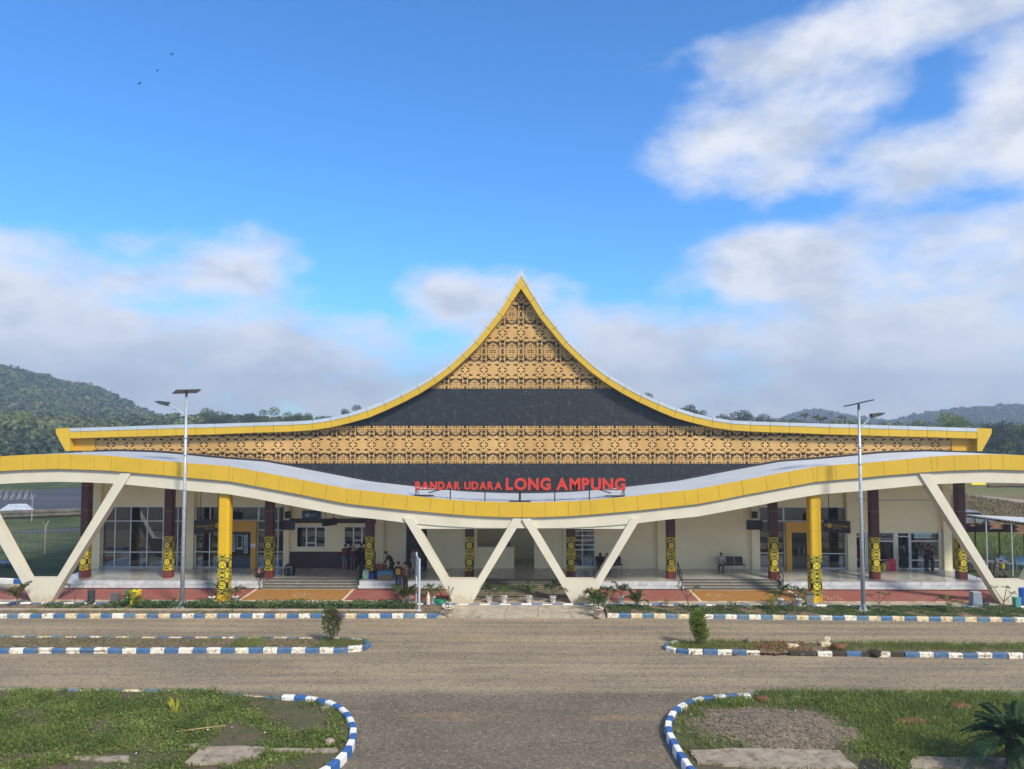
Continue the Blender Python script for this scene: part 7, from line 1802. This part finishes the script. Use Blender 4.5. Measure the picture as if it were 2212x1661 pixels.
def crowns(name, centers, rad, per, mats, label, leaf=.15):
    """many tree crowns as one mass of leaf clumps"""
    C_ = np.array(centers); n = len(C_); Rr = np.array(rad)[:, None]
    k = per; d = nrg.normal(0, 1, (n, k, 3)); d /= np.linalg.norm(d, axis=2)[:, :, None]; d[:, :, 2] = np.abs(d[:, :, 2]) * 1.0 - .25
    lump = 1 + .22 * np.sin(d[:, :, 0:1] * 5 + nrg.uniform(0, 6, (n, 1, 1))) * np.cos(d[:, :, 2:3] * 6 + nrg.uniform(0, 6, (n, 1, 1)))
    p = C_[:, None, :] + d * lump * Rr[:, :, None] * np.array([1, 1, .85]) * nrg.uniform(.78, 1.06, (n, k, 1))
    p = p.reshape(-1, 3); nm = d.reshape(-1, 3) + nrg.normal(0, .45, (n * k, 3)); nm /= np.linalg.norm(nm, axis=1)[:, None]
    t = np.cross(nm, nrg.normal(0, 1, (n * k, 3))); t /= np.linalg.norm(t, axis=1)[:, None]; b = np.cross(nm, t); s = np.repeat(Rr[:, 0], k)[:, None] * leaf * nrg.uniform(.6, 1.4, (n * k, 1))
    q = np.stack([p - t * s, p + b * s * .8, p + t * s, p - b * s * .8], 1).reshape(-1, 3)
    mi = np.repeat(nrg.integers(0, len(mats), n), k)
    return kind(bulk(name, q, 4, mats, mi), 'stuff', label, 'forest')
def on_hill(vs, nx, ny, n, rmin, rmax, fmin=0.0):
    out_, rr = [], []
    for _ in range(n):
        j = nrg.uniform(fmin * ny, ny - .01); i = nrg.uniform(0, nx - .01); a = int(j) * (nx + 1) + int(i); v0, v1, v2 = V(vs[a]), V(vs[a + 1]), V(vs[a + nx + 1]); q = v0 + (v1 - v0) * (i % 1) + (v2 - v0) * (j % 1); r_ = nrg.uniform(rmin, rmax); q.z += r_ * .35; out_.append(tuple(q)); rr.append(r_)
    return out_, rr
hv = hill('hill', [(-700, 830), (-300, 808), (-60, 808), (30, 814), (75, 820), (120, 836), (190, 850), (245, 866), (290, 892), (330, 915), (420, 925)], 300, 560, 0, 'forested hill rising at the left')
crowns('hill_forest', *on_hill(*hv, 1900, 4.5, 8.0), 150, [forest_d, forest_m, forest_m, forest_o], 'dense forest covering the left hill')
hv2 = hill('low_ridge', [(-500, 930), (0, 915), (250, 918), (420, 920), (700, 930), (900, 928), (1150, 915), (1400, 928), (1600, 930), (1800, 935), (2050, 940), (2500, 945)], 230, 330, 0, 'low wooded ridge behind the terminal', 60)
crowns('ridge_forest', *on_hill(*hv2, 1100, 3.2, 5.5, .25), 190, [forest_d, forest_m, forest_m, forest_o], 'belt of trees on the low ridge behind the terminal')
hv3 = hill('mountain', [(1780, 935), (1910, 922), (1985, 904), (2040, 896), (2080, 889), (2120, 895), (2160, 884), (2200, 888), (2300, 878), (2600, 890), (3200, 930)], 620, 900, 0, 'bluish forested mountain far away at the right', 150)
crowns('mountain_forest', *on_hill(*hv3, 2200, 4.5, 8, .2), 90, [forest_d, forest_d, forest_m], 'forest on the far mountain', .2)
hv4 = hill('mountain', [(1640, 940), (1690, 915), (1735, 900), (1752, 897), (1790, 905), (1830, 915), (1900, 940)], 900, 1150, 0, 'small distant blue peak above the right roof', 150)
crowns('mountain_forest', *on_hill(*hv4, 500, 6, 11, .2), 60, [forest_d, forest_d, forest_m], 'forest on the small distant peak', .2)
# near forest edges at the ends of the terminal
def patch_trees(n, u0, u1, ymin, ymax, vt, rmin, rmax):
    c, rr = [], []
    for _ in range(n):
        y = nrg.uniform(ymin, ymax); u = nrg.uniform(u0, u1); r_ = nrg.uniform(rmin, rmax); x, zt = P(u, vt(u) + nrg.uniform(0, 1) ** .7 * 90, y); c.append((x, y, max(1.0, zt - r_))); rr.append(r_)
    return c, rr
crowns('forest_edge', *patch_trees(150, 2100, 2420, 150, 230, lambda u: 945 - max(0, (u - 2125)) * .16, 3, 5), 380, [forest_d, forest_d, forest_m], 'edge of the forest behind the right end of the terminal', .11)
crowns('forest_edge', *patch_trees(120, -220, 130, 150, 210, lambda u: 935 + max(0, u) * .75, 3, 5), 380, [forest_d, forest_d], 'dark edge of the forest behind the left end of the terminal', .11)
crowns('forest_edge', *patch_trees(190, -260, 345, 225, 290, lambda u: 862 + max(0, u) * .12, 4.5, 8), 340, [forest_l, forest_o, forest_l, forest_m, forest_o], 'lighter olive forest in front of the left hill', .12)
# single trees that stand out of the skyline
bark = M('bark', (.17, .15, .12), .9, .2, 1.0)
def tree(u, vtop, y, h, wd, label, m, seed, tall=.45, cat='tree'):
    rg = random.Random(seed); x, zt = P(u, vtop, y); zb = zt - h; o = thing('tree', label, cat, (x, y, max(-1, zb)))
    h = zt - max(-1, zb)
    mb = MB().tube([(0, 0, 0), (rg.uniform(-.2, .2), 0, h * .4), (rg.uniform(-.3, .3), 0, h * .8)], [h * .022, h * .016, h * .006], 7)
    cs = []
    for k in range(7):
        a = k * 2.4; q = V((math.cos(a) * wd * rg.uniform(.25, .62), math.sin(a) * wd * .5, h * rg.uniform(tall + .05, .86))); mb.tube([(0, 0, h * rg.uniform(.3, .6)), q * .6 + V((0, 0, h * .18)), q], [h * .010, h * .007, h * .003], 5); cs.append((q, wd * rg.uniform(.28, .44)))
    cs.append((V((0, 0, h * .90)), wd * .42))
    mb.build('trunk', bark, o, world=False); mb = MB()
    for q, r_ in cs: leafy(mb, q, (r_, r_, r_ * .72), 420, wd * .10, rg)
    mb.build('crown', m, o, world=False)
for k, (u, vt, y, h, wd, m, lb) in enumerate((
    (448, 886, 250, 15, 3.6, forest_m, 'tall flat topped tree behind the left lamp post, nearest the post'), (474, 893, 250, 14, 3.4, forest_m, 'spreading tree right of the flat topped one on the left skyline'), (492, 897, 245, 13, 2.6, forest_d, 'small dark tree at the foot of the spreading one, left skyline'),
    (569, 887, 250, 15, 2.6, forest_m, 'pale slender tree at the left of the highest group on the left skyline'), (592, 884, 252, 16, 3.4, forest_o, 'highest tree of the group left of the gable'), (542, 903, 240, 11, 4.2, forest_d, 'dark rounded tree left of the highest group'), (622, 894, 250, 14, 3.0, forest_m, 'tree just right of the highest group on the left skyline'), (645, 896, 252, 13, 3.0, forest_d, 'broad dark tree near the rising gable at the left'), (665, 896, 250, 13, 3.0, forest_m, 'last full tree before the rising gable at the left'), (690, 902, 255, 12, 2.6, forest_d, 'small tree top peeping over the left gable edge'),
    (745, 886, 330, 18, 3.2, forest_d, 'tree top just above the left slope of the gable'), (770, 878, 330, 20, 3.6, forest_d, 'higher tree top above the left slope of the gable'),
    (1399, 850, 330, 24, 4.2, forest_m, 'tree top above the upper right slope of the gable'), (1418, 868, 330, 20, 4.0, forest_d, 'tree top lower down the right slope of the gable'), (1491, 880, 320, 19, 4.6, forest_d, 'dark broad tree on the right skyline beside the gable'), (1518, 889, 320, 17, 3.2, forest_m, 'slender tree right of the dark broad one'), (1590, 898, 300, 14, 5.0, forest_d, 'low dark tree in the middle of the right skyline'), (1608, 894, 290, 14, 4.8, forest_d, 'round dark tree standing alone on the right skyline'), (1650, 903, 290, 12, 4.4, forest_d, 'low tree right of the round dark one'), (1560, 903, 300, 12, 4.6, forest_d, 'low bushy tree left of the round dark one'),
    (1715, 908, 260, 11, 3.0, forest_m, 'bushy green tree beside the palms on the right skyline'), (2046, 905, 190, 11, 5.0, bush_leaf, 'round bright green tree behind the right end of the roof'),
    (2140, 923, 165, 14, 3.4, forest_d, 'dark tree at the right of the roof end'), (2172, 920, 165, 14, 3.6, forest_d, 'taller dark tree near the right edge'), (2205, 925, 160, 13, 3.6, forest_m, 'tree cut by the right edge of the picture'))):
    tree(u, vt - 5, y, h + 1, wd * 1.35, lb, m, k + 100, .28)
def coconut(u, vtop, y, h, label, seed, dead=False, nf=14):
    rg = random.Random(seed); x, zt = P(u, vtop - 9, y); o = thing('palm_tree', label, 'palm tree', (x, y, max(-1, zt - h))); h = zt - max(-1, zt - h)
    MB().tube([(0, 0, 0), (.3, 0, h * .5), (.1, 0, h * .84)], [.28, .2, .15], 7).build('trunk', bark, o, world=False)
    for k in range(nf):
        mb = MB(); frond(mb, (.1, 0, h * .83), k * 2.4, rg.uniform(2.0, 2.9), rg.uniform(.4, 1.35), rg.uniform(.5, .8), 16, .8, .20, rg, .07, .1); mb.build('frond', palm_dry if dead or k % 3 == 0 else forest_m, o, world=False)
coconut(1736, 893, 240, 13, 'tallest palm on the right skyline', 1); coconut(1762, 899, 240, 12, 'palm with drooping brown fronds on the right skyline', 2, True); coconut(1777, 903, 245, 12, 'small palm right of the drooping one', 3); coconut(1817, 899, 240, 12, 'bare topped palm near the right street lamp', 4, True, 7)
x, z = P(1795, 888, 245); o = thing('mast', 'thin dark mast among the palms on the right skyline', 'mast', (x, 245, 0)); MB().tube([(0, 0, 0), (0, 0, z)], [.16, .06], 6).build('pole', black_metal, o, world=False); MB().box((-.4, -.05, z - .9), (.4, .05, z - .8)).build('cross_arm', black_metal, o, world=False)
# three small birds high up
bird_m = M('bird_feather', (.03, .03, .035), .7)
for (u, v, lb, s) in ((370, 118, 'small dark bird high in the sky, topmost of three', 1), (339, 153, 'small dark bird high in the sky, middle of three', .85), (300, 181, 'small dark bird high in the sky, lowest of three', 1.15)):
    a, b, c = ray(u, v); D = 75; o = tag(MB().blob((0, 0, 0), (.11 * s, .06 * s, .05 * s), 8, 5).add([(0, .05 * s, .01), (.10 * s, .05 * s, .03), (.16 * s, .30 * s, .16 * s), (.0, .28 * s, .15 * s)], [(0, 1, 2, 3)]).add([(0, -.05 * s, .01), (.10 * s, -.05 * s, .03), (.12 * s, -.30 * s, .12 * s), (.0, -.28 * s, .11 * s)], [(0, 1, 2, 3)]).add([(-.1 * s, .02 * s, 0), (-.1 * s, -.02 * s, 0), (-.22 * s, -.05 * s, .01), (-.22 * s, .05 * s, .01)], [(0, 1, 2, 3)]).build('bird', bird_m), lb, 'bird', 'birds in the sky'); o.location = (a * D, b * D, HCAM + c * D); o.rotation_euler.z = .8
# ------------------------------------------------------------------ air: thin even haze round everything
hz = MB().box((-1300, -100, -8), (1300, 1320, 90)).build('haze', None); hz.data.materials.clear()
hm = bpy.data.materials.new('haze_air'); hm.use_nodes = True; hm.node_tree.nodes.clear(); pv = hm.node_tree.nodes.new('ShaderNodeVolumePrincipled'); pv.inputs['Color'].default_value = (.66, .79, .98, 1); pv.inputs['Density'].default_value = 0.0008; pv.inputs['Anisotropy'].default_value = .2
mo = hm.node_tree.nodes.new('ShaderNodeOutputMaterial'); hm.node_tree.links.new(pv.outputs[0], mo.inputs['Volume']); hz.data.materials.append(hm); kind(hz, 'stuff', 'thin haze in the air', 'haze')
